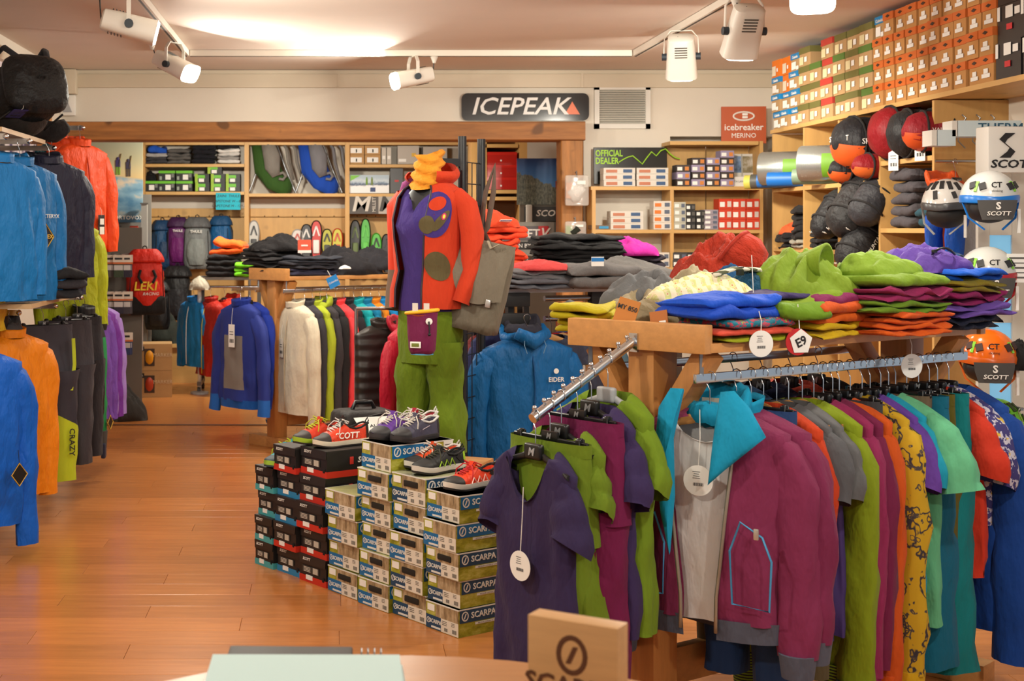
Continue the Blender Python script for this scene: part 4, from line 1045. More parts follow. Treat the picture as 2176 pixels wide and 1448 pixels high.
def blister(label, px, py, Y, w, h, col, col2):
    t = thing('blister_pack', label, 'package', P(px, py, Y))
    G().rbox((0, -.02, -h / 2), (w, .05, h), .03, seg=2).obj('clear_bag', clear_plastic((230, 226, 220), .35), t, smooth=50)
    G().tube([(0, -.02, -h * .25), (w * .1, -.025, -h * .45), (-w * .08, -.02, -h * .6), (.0, -.02, -h * .85)], [w * .15, w * .3, w * .33, w * .14], 12, sq=.5, wob=.4, seed=px).obj('contents', fabric(col), t, smooth=180)
    G().box((w * .16, -.048, -h * .25), (w * .35, .003, h * .12)).obj('label', WHITEPAPER, t)
    G().box((-w * .3, -.02, -h * .5), (w * .3, .02, h * .5)).obj('card', plain(col2, .6), t)
    G().tube([(0, .05, .02), (0, 0, .03), (0, -.01, .0), (0, -.02, -.02)], .006, 6).obj('hook', STEEL, t, smooth=60)
blister('clear bag with white rope hanging high on the wooden post', 1225, 372, 11.80, .20, .26, (214, 212, 208), (206, 140, 100))
blister('clear bag with black and green gear hanging lower on the wooden post', 1222, 470, 11.80, .18, .16, (40, 44, 36), (120, 160, 60))
# ------------------------------------------------------------------ left wall: mural, rack, jackets
def mural_mat():
    m, nt, b = new_mat('mural_print')
    n = noise_tex(nt, coords(nt, 'Object', (1, 2.6, 0.9), (R(20), 0, 0)), 1.3, 6, .6)
    n2 = noise_tex(nt, coords(nt, 'Object', (1, 3, 1)), 2.2, 3)
    base = ramp(nt, n2, [(0.3, lin((196, 190, 204))), (.7, lin((226, 220, 224)))])
    rock = ramp(nt, n2, [(.4, lin((70, 62, 110))), (.6, lin((70, 56, 50)))])
    f = ramp(nt, n, [(.50, (0, 0, 0, 1)), (.54, (1, 1, 1, 1))])
    nt.links.new(mixrgb(nt, f, base, rock), b.inputs['Base Color']); b.inputs['Roughness'].default_value = .6
    return m
o = G().box((XL + .012, 9.3, 2.2), (.02, 3.4, 1.42)).obj('mountain_mural', mural_mat())
tag(o, 'snowy mountain mural with purple rocks on the left wall', 'mural')
o = thing('wall_batten', 'dark wooden batten at the end of the mural', 'batten', (XL + .06, 11.10, 0))
G().box((0, 0, 1.38), (.10, .09, 2.76)).obj('batten', OAKV, o); G().box((.055, 0, 2.7), (.01, .05, .1)).obj('end_plate', OAKV, o)
lr = thing('jacket_rack', 'metal wall rack with shelves and arms along the left wall', 'rack', (XL, 0, 0))
for yy in (7.0, 8.0, 8.9, 9.8): G().box((.03, yy, 1.25), (.03, .03, 2.3)).obj('upright', STEEL, lr)
def larm(Y, Z, x_end, name='arm'):
    g = G().beam((.03, Y, Z), (x_end - XL, Y, Z), .018, .03).sphere((x_end - XL, Y, Z), .016, 10, 7)
    g.obj(name, CHROME, lr, smooth=40)
SHB = wood((196, 164, 122), (6, 1, 6), .5, 2, .08)
G().box((.33, 7.75, PZ(291, 8.0) - .012), (.60, 1.1, .024)).obj('shelf_board', SHB, lr)
G().box((.40, 7.85, PZ(632, 8.0) - .012), (.74, 1.2, .024)).obj('shelf_board', SHB, lr)
larm(9.4, PZ(272, 9.4), PX(176, 9.4)); larm(8.6, 2.14, PX(115, 8.6)); larm(7.6, 2.12, PX(62, 7.6)); larm(7.2, 2.12, PX(12, 7.2))
larm(7.55, 1.20, PX(40, 7.55)); larm(6.95, 1.16, PX(-10, 6.95)); larm(8.2, 1.20, PX(118, 8.2)); larm(8.8, 1.22, PX(172, 8.8)); larm(9.4, 1.22, PX(205, 9.4))
larm(9.15, 1.80, PX(160, 9.15))
t = backpack('large black backpack lying on the top shelf of the left wall rack', (PX(20, 8.2), 8.15, PZ(291, 8.0) + .17), 0, .40, .32, .46, (26, 25, 26), (36, 35, 36), (24, 24, 26), seed=11, rot=(R(72), 0, R(38)))
price_tag(t, (-.12, -.17, .34), plain((44, 40, 110), .6), .09, .12, cord=.03)
folded('folded_bag', 'black flattened bag lying beside the large backpack on the top shelf', 'bag', (PX(45, 8.45), 8.45, PZ(291, 8.0)+.002), .4, .5, .34, .12, (30, 28, 30), 1, wav=.03)
th = R(48)
def hl(kind, px, Y, Z, rz): 
    return (PX(px, Y), Y, Z + .016)
LSH = {'azureblue': 60, 'amberorange': 20, 'tealjacket': 6, 'orangehooded': 8}
def lj(label, px, Y, Z, rz, col, hk='wood', **kw):
    kw.setdefault('collar', (SF(col) if col else None)); px -= LSH.get(label.split()[0] + label.split()[1], 16); rz *= 1.42
    p = hl(hk, px, Y, Z, rz)
    hanger(hk, p, rz, ('wooden hanger under the ' if hk == 'wood' else 'black hanger under the ') + label.split(' hanging')[0] + ' on the left wall')
    return garment('jacket', label, 'jacket', p, rz, col, **kw)
SF = shell_fabric
lj('teal jacket hanging behind the orange jackets', 124, 9.4, PZ(272, 9.4), th, (18, 84, 96), W=.44, L=.66, D=.12, fab=SF, sl=.6)
lj('orange hooded jacket hanging second on the upper arm', 152, 9.4, PZ(272, 9.4), th, (222, 72, 20), W=.46, L=.74, D=.13, fab=SF, hood=SF((226, 74, 20)), sl=.62)
t = lj('orange hooded jacket with black tag hanging at the front of the upper arm', 178, 9.4, PZ(272, 9.4), R(38), (232, 76, 18), W=.47, L=.72, D=.15, fab=SF, hood=SF((236, 80, 20)), zipc=SF((200, 60, 16)), sl=.64, out=.08)
price_tag(t, (.10, -.10, -.66), plain((30, 28, 30), .5), .06, .13, cord=.05); 
G().box((.10, -.104, -.64), (.035, .003, .04)).box((.10, -.104, -.70), (.04, .003, .05)).obj('tag_label', WHITEPAPER, t)
lj('maroon jacket hanging behind the navy one', 100, 8.8, 2.14, th, (120, 34, 40), W=.44, L=.7, D=.12, fab=SF, sl=.6, hk='black', collar=SF((130, 40, 44)))
t = lj('navy blue hooded jacket hanging between blue and orange ones', 120, 8.45, 2.16, R(26), (34, 36, 58), W=.46, L=.80, D=.15, fab=SF, hood=SF((30, 32, 52)), zipc=SF((24, 26, 44)), sl=.62, hk='black', out=.05)
lj('lime yellow jacket hanging behind the navy jacket', 166, 9.15, 1.80, R(30), (166, 176, 20), W=.42, L=.66, D=.14, fab=SF, sl=.60, cuff=plain((30, 32, 28), .6), hk='black', cuffh=.03)
t = lj('bright blue hooded jacket with diamond tag hanging upper left', 58, 7.6, 2.11, R(36), (10, 104, 168), W=.48, L=.74, D=.16, fab=SF, hood=SF((12, 108, 172)), zipc=SF((8, 80, 140)), sl=.66, out=.06)
text(t, 'ARCTERYX', .030, (.11, -.105, -.41), WHITEP); 
GOLD = plain((214, 170, 60), .4)
def diamond(t, loc, s=.115, txt=True, rz=0.0):
    o = G().prism([(0, s), (s * .78, 0), (0, -s), (-s * .78, 0)], (0, 0, 0), (1, 0, 0), (0, 0, 1), (0, -1, 0), .003).obj('diamond_tag', plain((22, 21, 20), .4), t, loc, rz=rz)
    G().tube([(0, -.003, s * .93), (s * .73, -.003, 0), (0, -.003, -s * .93), (-s * .73, -.003, 0)], .0032, 6, closed=True).obj('gold_border', GOLD, o)
    if txt: text(o, 'GORE-TEX', s * .28, (0, -.005, 0), GOLD, bold=.02); G().box((0, -.005, -s * .42), (s * .4, .002, s * .16)).obj('red_mark', plain((196, 30, 36), .5), o)
    G().tube([(0, 0, s), (0, .01, s + .06)], .0016, 5).obj('cord', BLACKP, o)
    return o
diamond(t, (.03, -.14, -.52))
lj('bright blue jacket hanging half out of view at the upper left edge', 14, 7.2, 2.11, R(36), (12, 110, 178), W=.46, L=.72, D=.15, fab=SF, sl=.62)
lj('yellow jacket hanging at the left edge of the view', -16, 7.3, 2.02, R(60), (220, 186, 40), W=.40, L=.80, D=.12, fab=SF, sl=.66, hk='black', cuff=BLACKP)
for k, (lab, c, px) in enumerate((('black folded trousers at the bottom of the left lower shelf', (34, 32, 36), 98), ('charcoal folded trousers second on the left lower shelf', (44, 40, 44), 108), ('black folded trousers with lime edge on the left lower shelf', (28, 27, 30), 112))):
    folded('folded_trousers', lab, 'trousers', (PX(px, 8.0), 7.85, PZ(632, 8.0) + .002 + k * .052), .35, .42, .32, .055, c, 1, wav=.02)
G().tube([(PX(84, 7.7), 7.66, PZ(577, 7.7)), (PX(100, 7.7), 7.66, PZ(582, 7.7)), (PX(112, 7.7), 7.68, PZ(594, 7.7))], .004, 6)
t = lj('azure blue jacket hanging lowest at the left edge', 8, 6.95, 1.145, R(30), (8, 92, 196), W=.5, L=.86, D=.18, fab=SF, sl=.90, out=.06, hood=SF((10, 96, 200)), r0=.085, r1=.06)
diamond(t, (.15, -.16, -.72), .06, False)
t = lj('amber orange hooded jacket hanging lower left', 44, 7.55, 1.19, R(34), (224, 128, 14), W=.46, L=.86, D=.17, fab=SF, hood=SF((228, 132, 18)), zipc=SF((200, 110, 12)), sl=.80, out=.04, r0=.08, r1=.058)
hood_geo(.07, 3).obj('hood_lining', fabric((60, 58, 60)), t, (0, -.05, .045), smooth=180)
def two_z(c1, c2, zt, slope=0.0, soft=.004, fabw=.4):
    k = ('2z', tuple(c1), tuple(c2), zt, slope)
    if k in MATS: return MATS[k]
    m, nt, b = new_mat('panelled_fabric')
    tc = nd(nt, 'ShaderNodeTexCoord'); sep = nd(nt, 'ShaderNodeSeparateXYZ'); nt.links.new(tc.outputs['Object'], sep.inputs[0])
    a = nd(nt, 'ShaderNodeMath'); a.operation = 'MULTIPLY_ADD'; a.inputs[1].default_value = slope
    nt.links.new(sep.outputs[0], a.inputs[0]); nt.links.new(sep.outputs[2], a.inputs[2])
    s2 = nd(nt, 'ShaderNodeMath'); s2.operation = 'GREATER_THAN'; s2.inputs[1].default_value = zt
    nt.links.new(a.outputs[0], s2.inputs[0])
    nt.links.new(mixrgb(nt, s2.outputs[0], lin(c2), lin(c1)), b.inputs['Base Color']); b.inputs['Roughness'].default_value = .7
    bump(nt, b, noise_tex(nt, coords(nt, 'Object', (1, 1, .4)), 9, 4), fabw, .02)
    MATS[k] = m
    return m
def two_x(c1, c2, xt, soft=0, zlo=-9, zhi=9):      # c2 inside |x|<xt and zlo<z<zhi
    k = ('2x', tuple(c1), tuple(c2), xt, zlo, zhi)
    if k in MATS: return MATS[k]
    m, nt, b = new_mat('panelled_fabric')
    tc = nd(nt, 'ShaderNodeTexCoord'); sep = nd(nt, 'ShaderNodeSeparateXYZ'); nt.links.new(tc.outputs['Object'], sep.inputs[0])
    ab = nd(nt, 'ShaderNodeMath'); ab.operation = 'ABSOLUTE'; nt.links.new(sep.outputs[0], ab.inputs[0])
    f = None
    for src, op, v in ((ab.outputs[0], 'LESS_THAN', xt), (sep.outputs[2], 'GREATER_THAN', zlo), (sep.outputs[2], 'LESS_THAN', zhi)):
        q = nd(nt, 'ShaderNodeMath'); q.operation = op; q.inputs[1].default_value = v; nt.links.new(src, q.inputs[0])
        if f is None: f = q.outputs[0]
        else:
            mm = nd(nt, 'ShaderNodeMath'); mm.operation = 'MULTIPLY'; nt.links.new(f, mm.inputs[0]); nt.links.new(q.outputs[0], mm.inputs[1]); f = mm.outputs[0]
    nt.links.new(mixrgb(nt, f, lin(c1), lin(c2)), b.inputs['Base Color']); b.inputs['Roughness'].default_value = .8
    bump(nt, b, noise_tex(nt, coords(nt, 'Object', (1, 1, .4)), 9, 4), .35, .02)
    MATS[k] = m
    return m
p = (PX(92, 8.2), 8.2, 1.21)
hanger('clip', p, R(42), 'black clip hanger holding the lime and black ski trousers')
t = trousers('ski_trousers', 'black ski trousers with lime yellow lower legs hanging on clips', p, R(42), (176, 190, 24), W=.40, L=.90, body_mat=two_z((44, 42, 54), (172, 186, 20), -.62, .5), r0=.12, r1=.10)
G().tube([(.14, -.10, -.20), (.145, -.105, -.35), (.12, -.11, -.50)], .012, 8, sq=.4).obj('side_stripe', plain((176, 190, 24), .6), t, smooth=60)
text(t, 'CRAZY', .05, (.12, -.118, -.80), INK, rotm=(R(90), R(90), 0), bold=.01)
for lab, px, Y, c in (('dark grey trousers hanging right of the lime ski trousers', 140, 8.45, (58, 54, 60)), ('black trousers hanging before the green jacket', 164, 8.75, (40, 37, 42))):
    p = (PX(px, Y), Y, 1.22); hanger('clip', p, R(40), 'black clip hanger holding the ' + lab.split(' hanging')[0])
    t = trousers('trousers', lab, p, R(40), c, W=.36, L=.86, r0=.095, r1=.075)
    price_tag(t, (-.08, -.11, -.62), plain((36, 34, 36), .5), .05, .10)
t = lj('black and green jacket hanging between trousers and purple jackets', 196, 9.05, 1.225, R(50), (30, 30, 32), W=.36, L=.70, D=.14, fab=SF, sl=.72, sleeve_mat=two_z((28, 28, 30), (14, 134, 70), -.30), cuff=plain((70, 72, 72), .7), hk='black', cuffh=.10)
G().rbox((0, 0, -.02), (.09, .03, .10), .01).obj('glove_tag', plain((36, 48, 78), .5), t, (.20, -.03, -1.02), rz=.4)
diamond(t, (.23, -.06, -.86), .05, False)
for k, (lab, px, Y, c) in enumerate((('lilac jacket hanging at the back of the lower purple jackets', 222, 9.62, (150, 120, 190)), ('magenta purple jacket hanging between the lilac and violet ones', 214, 9.5, (104, 42, 140)), ('violet purple jacket hanging at the front of the lower right arm', 202, 9.35, (106, 66, 158)))):
    lj(lab, px, Y, 1.225, R(44), c, W=.46, L=.74, D=.15, fab=SF, sl=.68, out=.06, collar=SF(c))
# ------------------------------------------------------------------ display tables with hanging rails
AX = Vector((.83, .558)).normalized(); PXV = Vector((-.69, .724)).normalized()
HT = 1.352
def disp_table(label, corner, La, Lp, rails=True):
    c = Vector((corner[0], corner[1]))
    t = thing('display_table', label, 'table', (0, 0, 0))
    def W3(a, p, z): q = c + AX * a + PXV * p; return Vector((q.x, q.y, z))
    ph = .09
    for a in (0.02, La - .02):
        G().beam(W3(a, 0, HT - ph / 2), W3(a, Lp, HT - ph / 2), .045, ph, r=.004).obj('end_plank', OAKT, t, smooth=40)
    n = 3
    for k in range(n):
        p = Lp * (k + .5) / n
        G().beam(W3(.045, p, HT - .073), W3(La - .045, p, HT - .073), Lp / n - .004, .03, r=.003).obj('top_board', OAKT, t, smooth=40)
    for a in (.09, La - .09):
        b0 = W3(a, Lp / 2, 0.0); b1 = W3(a, Lp / 2, HT - ph)
        G().beam(b0 + Vector((0, 0, .08)), b1, .11, .11, up=Vector((AX.x, AX.y, 0)), r=.004).obj('post', OAKV, t, smooth=40)
        for s in (0.02, .98):
            G().beam(W3(a, Lp / 2, HT - .42), W3(a, Lp * s + (.04 if s < .5 else -.04), HT - ph), .06, .08, up=Vector((AX.x, AX.y, 0)), r=.004).obj('brace', OAKV, t, smooth=40)
        G().beam(W3(a, -.06, .04), W3(a, Lp + .06, .04), .10, .08, r=.004).obj('foot', OAKT, t, smooth=40)
    G().beam(W3(.1, Lp / 2, .22), W3(La - .1, Lp / 2, .22), .04, .12, r=.004).obj('stretcher', OAKT, t, smooth=40)
    for p in (.05, Lp - .05):
        r_ = G().beam(W3(.02, p, 1.182), W3(La - .04, p, 1.182), .014, .03, r=.004).obj('hanging_rail', CHROME, t, smooth=40)
        for a in (.05, La - .07): G().beam(W3(a, p, 1.19), W3(a, p, HT - .06), .012, .012).obj('rail_strut', STEEL, t)
    return t, W3
def ang(v): return math.atan2(v.y, v.x)
RZF = math.atan2(-AX.x, AX.y)
# ---------------- right table (front)
tR, WR = disp_table('oak display table heaped with clothes on the right, front', (1.153, 4.34), 1.52, .52)
cN = WR(0, .26, 0)
a0 = Vector((cN.x - AX.x * .005, cN.y - AX.y * .005, 1.285)); a1 = Vector((cN.x - AX.x * .43, cN.y - AX.y * .43, 1.072))
arm = G().cyl(a0, a1, .016, 14).obj('sloped_arm', CHROME, tR, smooth=60)
for k in range(11):
    q = a0 + (a1 - a0) * (.05 + .093 * k); G().cyl(q, q + Vector((0, 0, .024)), .004, 6).sphere(q + Vector((0, 0, .028)), .008, 8, 6).obj('knob', CHROME, arm, smooth=60)
G().beam(a0 + Vector((AX.x * .004, AX.y * .004, .03)), a0 + Vector((AX.x * .004, AX.y * .004, -.03)), .045, .008, up=Vector((AX.x, AX.y, 0))).obj('wall_plate', CHROME, arm)
def on_arm(k): return a0 + (a1 - a0) * k + Vector((0, 0, .018))
rzA = RZF
PURP = (50, 38, 76); GRN = (104, 128, 26); MAG = (112, 22, 72)
def tee(label, k, col, hk='black', dz=0, rz=rzA, **kw):
    p = on_arm(k)
    o = dict(W=.40, L=.66, D=.11, sl=.15, r0=.06, r1=.066, drop=.09, neck=.085, out=.03, waist=.90, flare=1.03, fwd=-.03)
    o.update(kw); o['W'] *= .83; o['out'] = min(o['out'], .045)
    hanger(hk, p, rz, ('black plastic hanger' if hk == 'black' else 'light grey plastic hanger') + ' on the sloped arm holding the ' + label.split(' hanging')[0].split(' on the')[0])
    t = garment('t_shirt', label, 't-shirt', p, rz, col, **o)
    return t
t = tee('dark purple t-shirt with scoop neck hanging at the front of the sloped arm', .97, PURP, W=.43, L=.70, sl=.18, drop=.15, D=.09)
round_tag(t, (.015, -.075, -.46), .045, cord=.19)
G().box((0, .045, -.155), (.022, .003, .05)).obj('neck_label', plain((90, 84, 96), .7), t)
p = on_arm(.83); hanger('clip', p, rzA, 'black clip hanger on the sloped arm holding the green trousers')
trousers('trousers', 'lime green trousers clipped behind the front purple t-shirt', p, rzA, GRN, W=.36, L=.84, r0=.072, r1=.055)
t = tee('lime green t-shirt with round badge hanging behind the green trousers', .72, GRN, W=.43, L=.70, drop=.14)
o = G().lathe([(.016, -.002), (.016, .002), (.002, .004)], 16).obj('round_badge', plain((40, 38, 44), .4), t, (.075, -.075, -.33), rot=(R(90), 0, 0))
G().lathe([(.011, .003), (.011, .0055), (.001, .006)], 5).obj('red_emblem', plain((206, 70, 84), .5), o)
p = on_arm(.56); hanger('clip', p, rzA, 'black clip hanger on the sloped arm holding the magenta trousers')
trousers('trousers', 'magenta trousers clipped in the middle of the sloped arm', p, rzA, MAG, W=.40, L=.90, r0=.10, r1=.075)
tee('purple t-shirt hanging fourth on the sloped arm', .42, (56, 42, 86), W=.44, L=.68, sl=.20, out=.08)
tee('lime green long t-shirt hanging on the grey hanger nearest the table', .25, (110, 138, 28), hk='grey', W=.44, L=.72, sl=.20, out=.09)
# ---------------- garments on the front rail of the right table
RZR = RZF
def on_rail(W3, a, p=.05): q = W3(a, p, 1.200); return q
PLUM = (126, 42, 80)
def jacket_gap(t, k):
    if k > 0: return .30 + .45 * k
    return .30 - .18 * min(1, t * 1.2)
TURQ = (16, 148, 190)
p = on_rail(WR, .09)
JR = RZR + .38
hanger('wood', p, JR, 'wooden hanger under the open plum jacket and white shirt')
J = garment('open_jacket', 'open plum jacket with turquoise lined hood and grey cuffs at the front of the rail', 'jacket', p, JR, PLUM, W=.50, L=.63, D=.19, sl=.64, r0=.085, r1=.062, gap=jacket_gap, cuff=fabric((84, 88, 104)), hem=fabric((84, 88, 104)), out=.06, fold=.02, fl=-.05)
garment('white_shirt', 'white t-shirt inside the open plum jacket', 't-shirt', p + Vector((0, 0, -.02)), JR, (232, 230, 228), W=.42, L=.62, D=.10, sl=.12, drop=.07, neck=.10, r0=.06, r1=.06, out=.0)
def lapel(outl, y0, dy):
    g = G(); n = len(outl)
    cx = sum(p[0] for p in outl) / n; cz = sum(p[1] for p in outl) / n
    rings = []
    for k, o in ((1.0, .006), (1.03, -.004), (.9, -.014), (.6, -.022), (.3, -.026), (.03, -.027)):
        rings.append([(cx + (x - cx) * k, y0 + dy * (NZ + .06 - cz - (z - cz) * k) + o + .004 * nz3(x * 30, z * 30, k * 3), cz + (z - cz) * k) for x, z in outl])
    g.loft(rings, True, True, True)
    g.obj('collar_lining', fabric(TURQ), J, smooth=60)
lapel([(.06, NZ + .07), (.10, NZ + .075), (.15, NZ + .03), (.205, NZ - .05), (.15, NZ - .10), (.09, NZ - .155), (.045, NZ - .20), (.05, NZ - .05)], -.072, -.26)
lapel([(-.06, NZ + .07), (-.10, NZ + .07), (-.135, NZ + .01), (-.14, NZ - .10), (-.11, NZ - .30), (-.075, NZ - .42), (-.07, NZ - .25), (-.085, NZ - .08)], -.072, -.16)
hood_geo(.105, 6).obj('hood_lining', fabric(TURQ), J, (0, .0, .012), smooth=180)
G().box((0, .035, NZ + .02), (.075, .004, .04)).obj('neck_label', plain((160, 154, 140), .7), J)
for s in (-1, 1):
    pts = []
    for i in range(12):
        k = i / 11; g_ = jacket_gap(max(0, k), 0)
        x = s * (.26 * math.cos(-math.pi / 2 + g_)) ** 1 if False else s * .26 * sg(math.sin(g_), .72)
        pts.append((x * .985, -.108 * sg(math.cos(g_), .72) * (.8 + .2 * min(1, k * 2.5)), NZ - .06 - .60 * k))
    G().tube(pts, .006, 6).obj('zipper', plain((170, 164, 150), .3, .6), J, smooth=180)
    xs = s * .165
    pc = [(xs - s * .055, -.118, NZ - .56), (xs + s * .055, -.112, NZ - .57), (xs + s * .062, -.114, NZ - .42), (xs + s * .035, -.116, NZ - .35), (xs - s * .03, -.12, NZ - .31), (xs - s * .062, -.122, NZ - .40)]
    G().tube(pc, .0036, 6, closed=True).obj('pocket_piping', plain((70, 150, 200), .6), J, smooth=60)
G().rbox((.165 + .02, -.126, NZ - .34), (.016, .008, .034), .004).obj('pocket_zip_puller', plain((210, 208, 200), .3, .7), J, smooth=40)
round_tag(J, (-.0, -.105, NZ - .20), .047, cord=.17)
p = on_rail(WR, .215)
hanger('wood', p, RZR, 'wooden hanger under the second plum jacket')
garment('jacket', 'second plum jacket with turquoise collar hanging behind the open one', 'jacket', p, RZR + .12, (120, 38, 76), W=.50, L=.63, D=.15, sl=.60, r0=.08, r1=.06, cuff=fabric((84, 88, 104)), hem=fabric((84, 88, 104)), collar=fabric(TURQ), out=.06)
p = on_rail(WR, .285); hanger('clip', p, RZR, 'black clip hanger holding the blue jeans on the front rail')
trousers('jeans', 'blue denim jeans clipped behind the plum jackets', p, RZR, (38, 66, 112), W=.36, L=.86, cat='jeans')
def rg(label, a, col, kind='jumper', cat='jumper', hk='wood', W3=WR, pp=.05, **kw):
    p = on_rail(W3, a, pp)
    nm = {'wood': 'wooden hanger', 'black': 'black plastic hanger', 'clip': 'black clip hanger', 'grey': 'grey hanger'}[hk]
    hanger(hk, p, RZR, nm + ' under the ' + ' '.join(label.split(' hanging')[0].split()[:10]) + (' beside the lime jumper' if 'beside the lime' in label else ''))
    if kind == 'trousers': return trousers('trousers', label, p, RZR, col, **kw)
    o = dict(W=.45, L=.66, D=.075, sl=.60, r0=.062, r1=.048, out=.03, fold=.014); o.update(kw)
    return garment(kind, label, cat, p, RZR, col, **o)
TS = dict(W=.42, L=.64, D=.07, sl=.20, r0=.07, r1=.072, out=.05)
rg('orange-red jumper hanging behind the jeans', .345, (190, 60, 24), sl=.50, cuff=fabric((86, 78, 54)), cuffh=.24, L=.62)
GT = dict(TS); GT.update(L=.72)
rg('grey-shouldered purple t-shirt hanging first after the orange-red jumper', .41, None, 't_shirt', 't-shirt', 'wood', body_mat=two_z((78, 78, 82), (54, 40, 96), -.28), sleeve_mat=fabric((84, 84, 88)), **GT)
rg('grey-shouldered purple t-shirt hanging beside the lime jumper', .47, None, 't_shirt', 't-shirt', 'wood', body_mat=two_z((88, 88, 90), (66, 48, 112), -.28), sleeve_mat=fabric((92, 92, 94)), **GT)
def stripes_mat():
    m, nt, b = new_mat('striped_cuff')
    w = nd(nt, 'ShaderNodeTexWave'); w.bands_direction = 'Z'; w.inputs['Scale'].default_value = 32
    nt.links.new(coords(nt), w.inputs['Vector'])
    nt.links.new(ramp(nt, w.outputs['Fac'], [(.45, lin((26, 28, 20))), (.55, lin((120, 150, 20)))]), b.inputs['Base Color']); b.inputs['Roughness'].default_value = .85
    return m
STR = stripes_mat()
rg('lime green jumper with black striped cuffs hanging mid rail', .54, (124, 142, 18), sl=.80, r0=.07, r1=.06, L=.84, cuff=STR, cuffh=.10, hem=STR)
rg('raspberry jumper with pale print hanging behind the lime one', .60, (140, 38, 84), sl=.78, L=.76, cuff=fabric((146, 38, 90)))
rg('dark plum jumper hanging between raspberry and orange ones', .65, (110, 26, 66), sl=.76, L=.76, hk='black')
rg('bright orange jumper hanging right of the raspberry ones', .70, (196, 80, 20), sl=.80, L=.80, hk='black', cuff=fabric((206, 84, 20)))
rg('grey trousers hanging behind the orange jumper', .735, (60, 62, 66), 'trousers', hk='clip', W=.34, L=.8, r0=.08, r1=.06)
def doodle_mat():
    m, nt, b = new_mat('yellow_doodle_print')
    v = coords(nt, 'Object', (1, 1, .75))
    n = noise_tex(nt, v, 11, 3, .6); n2 = noise_tex(nt, coords(nt, 'Object', (1, 1, 1)), 26, 2)
    f = ramp(nt, n, [(.470, (0, 0, 0, 1)), (.485, (1, 1, 1, 1)), (.505, (1, 1, 1, 1)), (.52, (0, 0, 0, 1))])
    f2 = ramp(nt, n2, [(.60, (0, 0, 0, 1)), (.62, (1, 1, 1, 1)), (.65, (1, 1, 1, 1)), (.67, (0, 0, 0, 1))])
    c = mixrgb(nt, f, lin((190, 152, 20)), lin((50, 44, 52))); c = mixrgb(nt, f2, c, lin((70, 62, 60)))
    nt.links.new(c, b.inputs['Base Color']); b.inputs['Roughness'].default_value = .85
    return m
DOOD = doodle_mat()
rg('yellow jumper printed with dark doodles hanging right of the orange one', .795, None, body_mat=DOOD, sleeve_mat=DOOD, sl=.80, L=.80, r0=.072, r1=.058, cuff=fabric((206, 166, 24)), cuffh=.11, hk='black', out=.04)
rg('violet short-sleeved t-shirt hanging behind the yellow print jumper', .86, (96, 58, 150), 't_shirt', 't-shirt', 'black', **TS)
rg('turquoise short-sleeved t-shirt hanging before the mint one', .905, (20, 146, 176), 't_shirt', 't-shirt', 'black', **TS)
rg('mint green t-shirt hanging right of the turquoise one', .965, (96, 176, 132), 't_shirt', 't-shirt', 'black', W=.46, L=.76, D=.10, sl=.22, r0=.08, r1=.085, out=.08)
rg('taupe trousers clipped behind the mint t-shirt', 1.01, (104, 88, 70), 'trousers', hk='clip', W=.34, L=.90, r0=.08, r1=.065)
rg('petrol blue trousers clipped behind the taupe ones', 1.05, (6, 96, 124), 'trousers', hk='clip', W=.42, L=.92, r0=.10, r1=.11)
rg('olive gathered trousers clipped right of the petrol ones', 1.115, (92, 84, 22), 'trousers', hk='clip', W=.38, L=.60, r0=.11, r1=.085)
rg('teal wide trousers clipped near the end of the front rail', 1.185, (6, 120, 124), 'trousers', hk='clip', W=.40, L=.96, r0=.10, r1=.10)
rg('orange-red t-shirt hanging behind the teal trousers', 1.25, (198, 52, 30), 't_shirt', 't-shirt', 'black', **TS)
def print_mat(c1, c2, c3, sc, name):
    m, nt, b = new_mat(name)
    n = noise_tex(nt, coords(nt), sc, 3, .6); n2 = noise_tex(nt, coords(nt, 'Object', (1.3, 1.1, 1)), sc * 1.7, 2)
    c = ramp(nt, n, [(.42, lin(c1)), (.48, lin(c2)), (.56, lin(c2)), (.60, lin(c3))], 'CONSTANT')
    c = mixrgb(nt, ramp(nt, n2, [(.55, (0, 0, 0, 1)), (.6, (1, 1, 1, 1))]), c, lin(c1))
    nt.links.new(c, b.inputs['Base Color']); b.inputs['Roughness'].default_value = .85
    return m
rg('violet patterned blouse hanging before the royal blue jumper', 1.30, None, 't_shirt', 't-shirt', 'black', body_mat=print_mat((56, 50, 110), (190, 186, 200), (214, 180, 70), 26, 'floral_print'), W=.42, L=.46, D=.10, sl=.24, r0=.08, r1=.075, out=.05)
rg('royal blue long jumper hanging last on the front rail', 1.37, (16, 62, 140), sl=.86, L=.84, r0=.085, r1=.075, D=.12, hk='black', out=.06)
for k, (lab, c) in enumerate((('lime green shirt hanging first on the rear rail', (132, 160, 30)), ('royal blue shirt hanging second on the rear rail', (30, 66, 200)), ('yellow green shirt hanging third on the rear rail', (176, 176, 30)), ('dark green fleece hanging fourth on the rear rail', (20, 52, 52)), ('light blue shirt hanging fifth on the rear rail', (90, 140, 200)), ('navy shirt hanging sixth on the rear rail', (30, 36, 70)), ('coral shirt hanging seventh on the rear rail', (206, 80, 60)), ('black shirt hanging eighth on the rear rail', (26, 26, 28)))):
    rg(lab, .12 + k * .16, c, 'shirt', 'shirt', 'black', pp=.47, D=.10, L=.62, sl=.5)
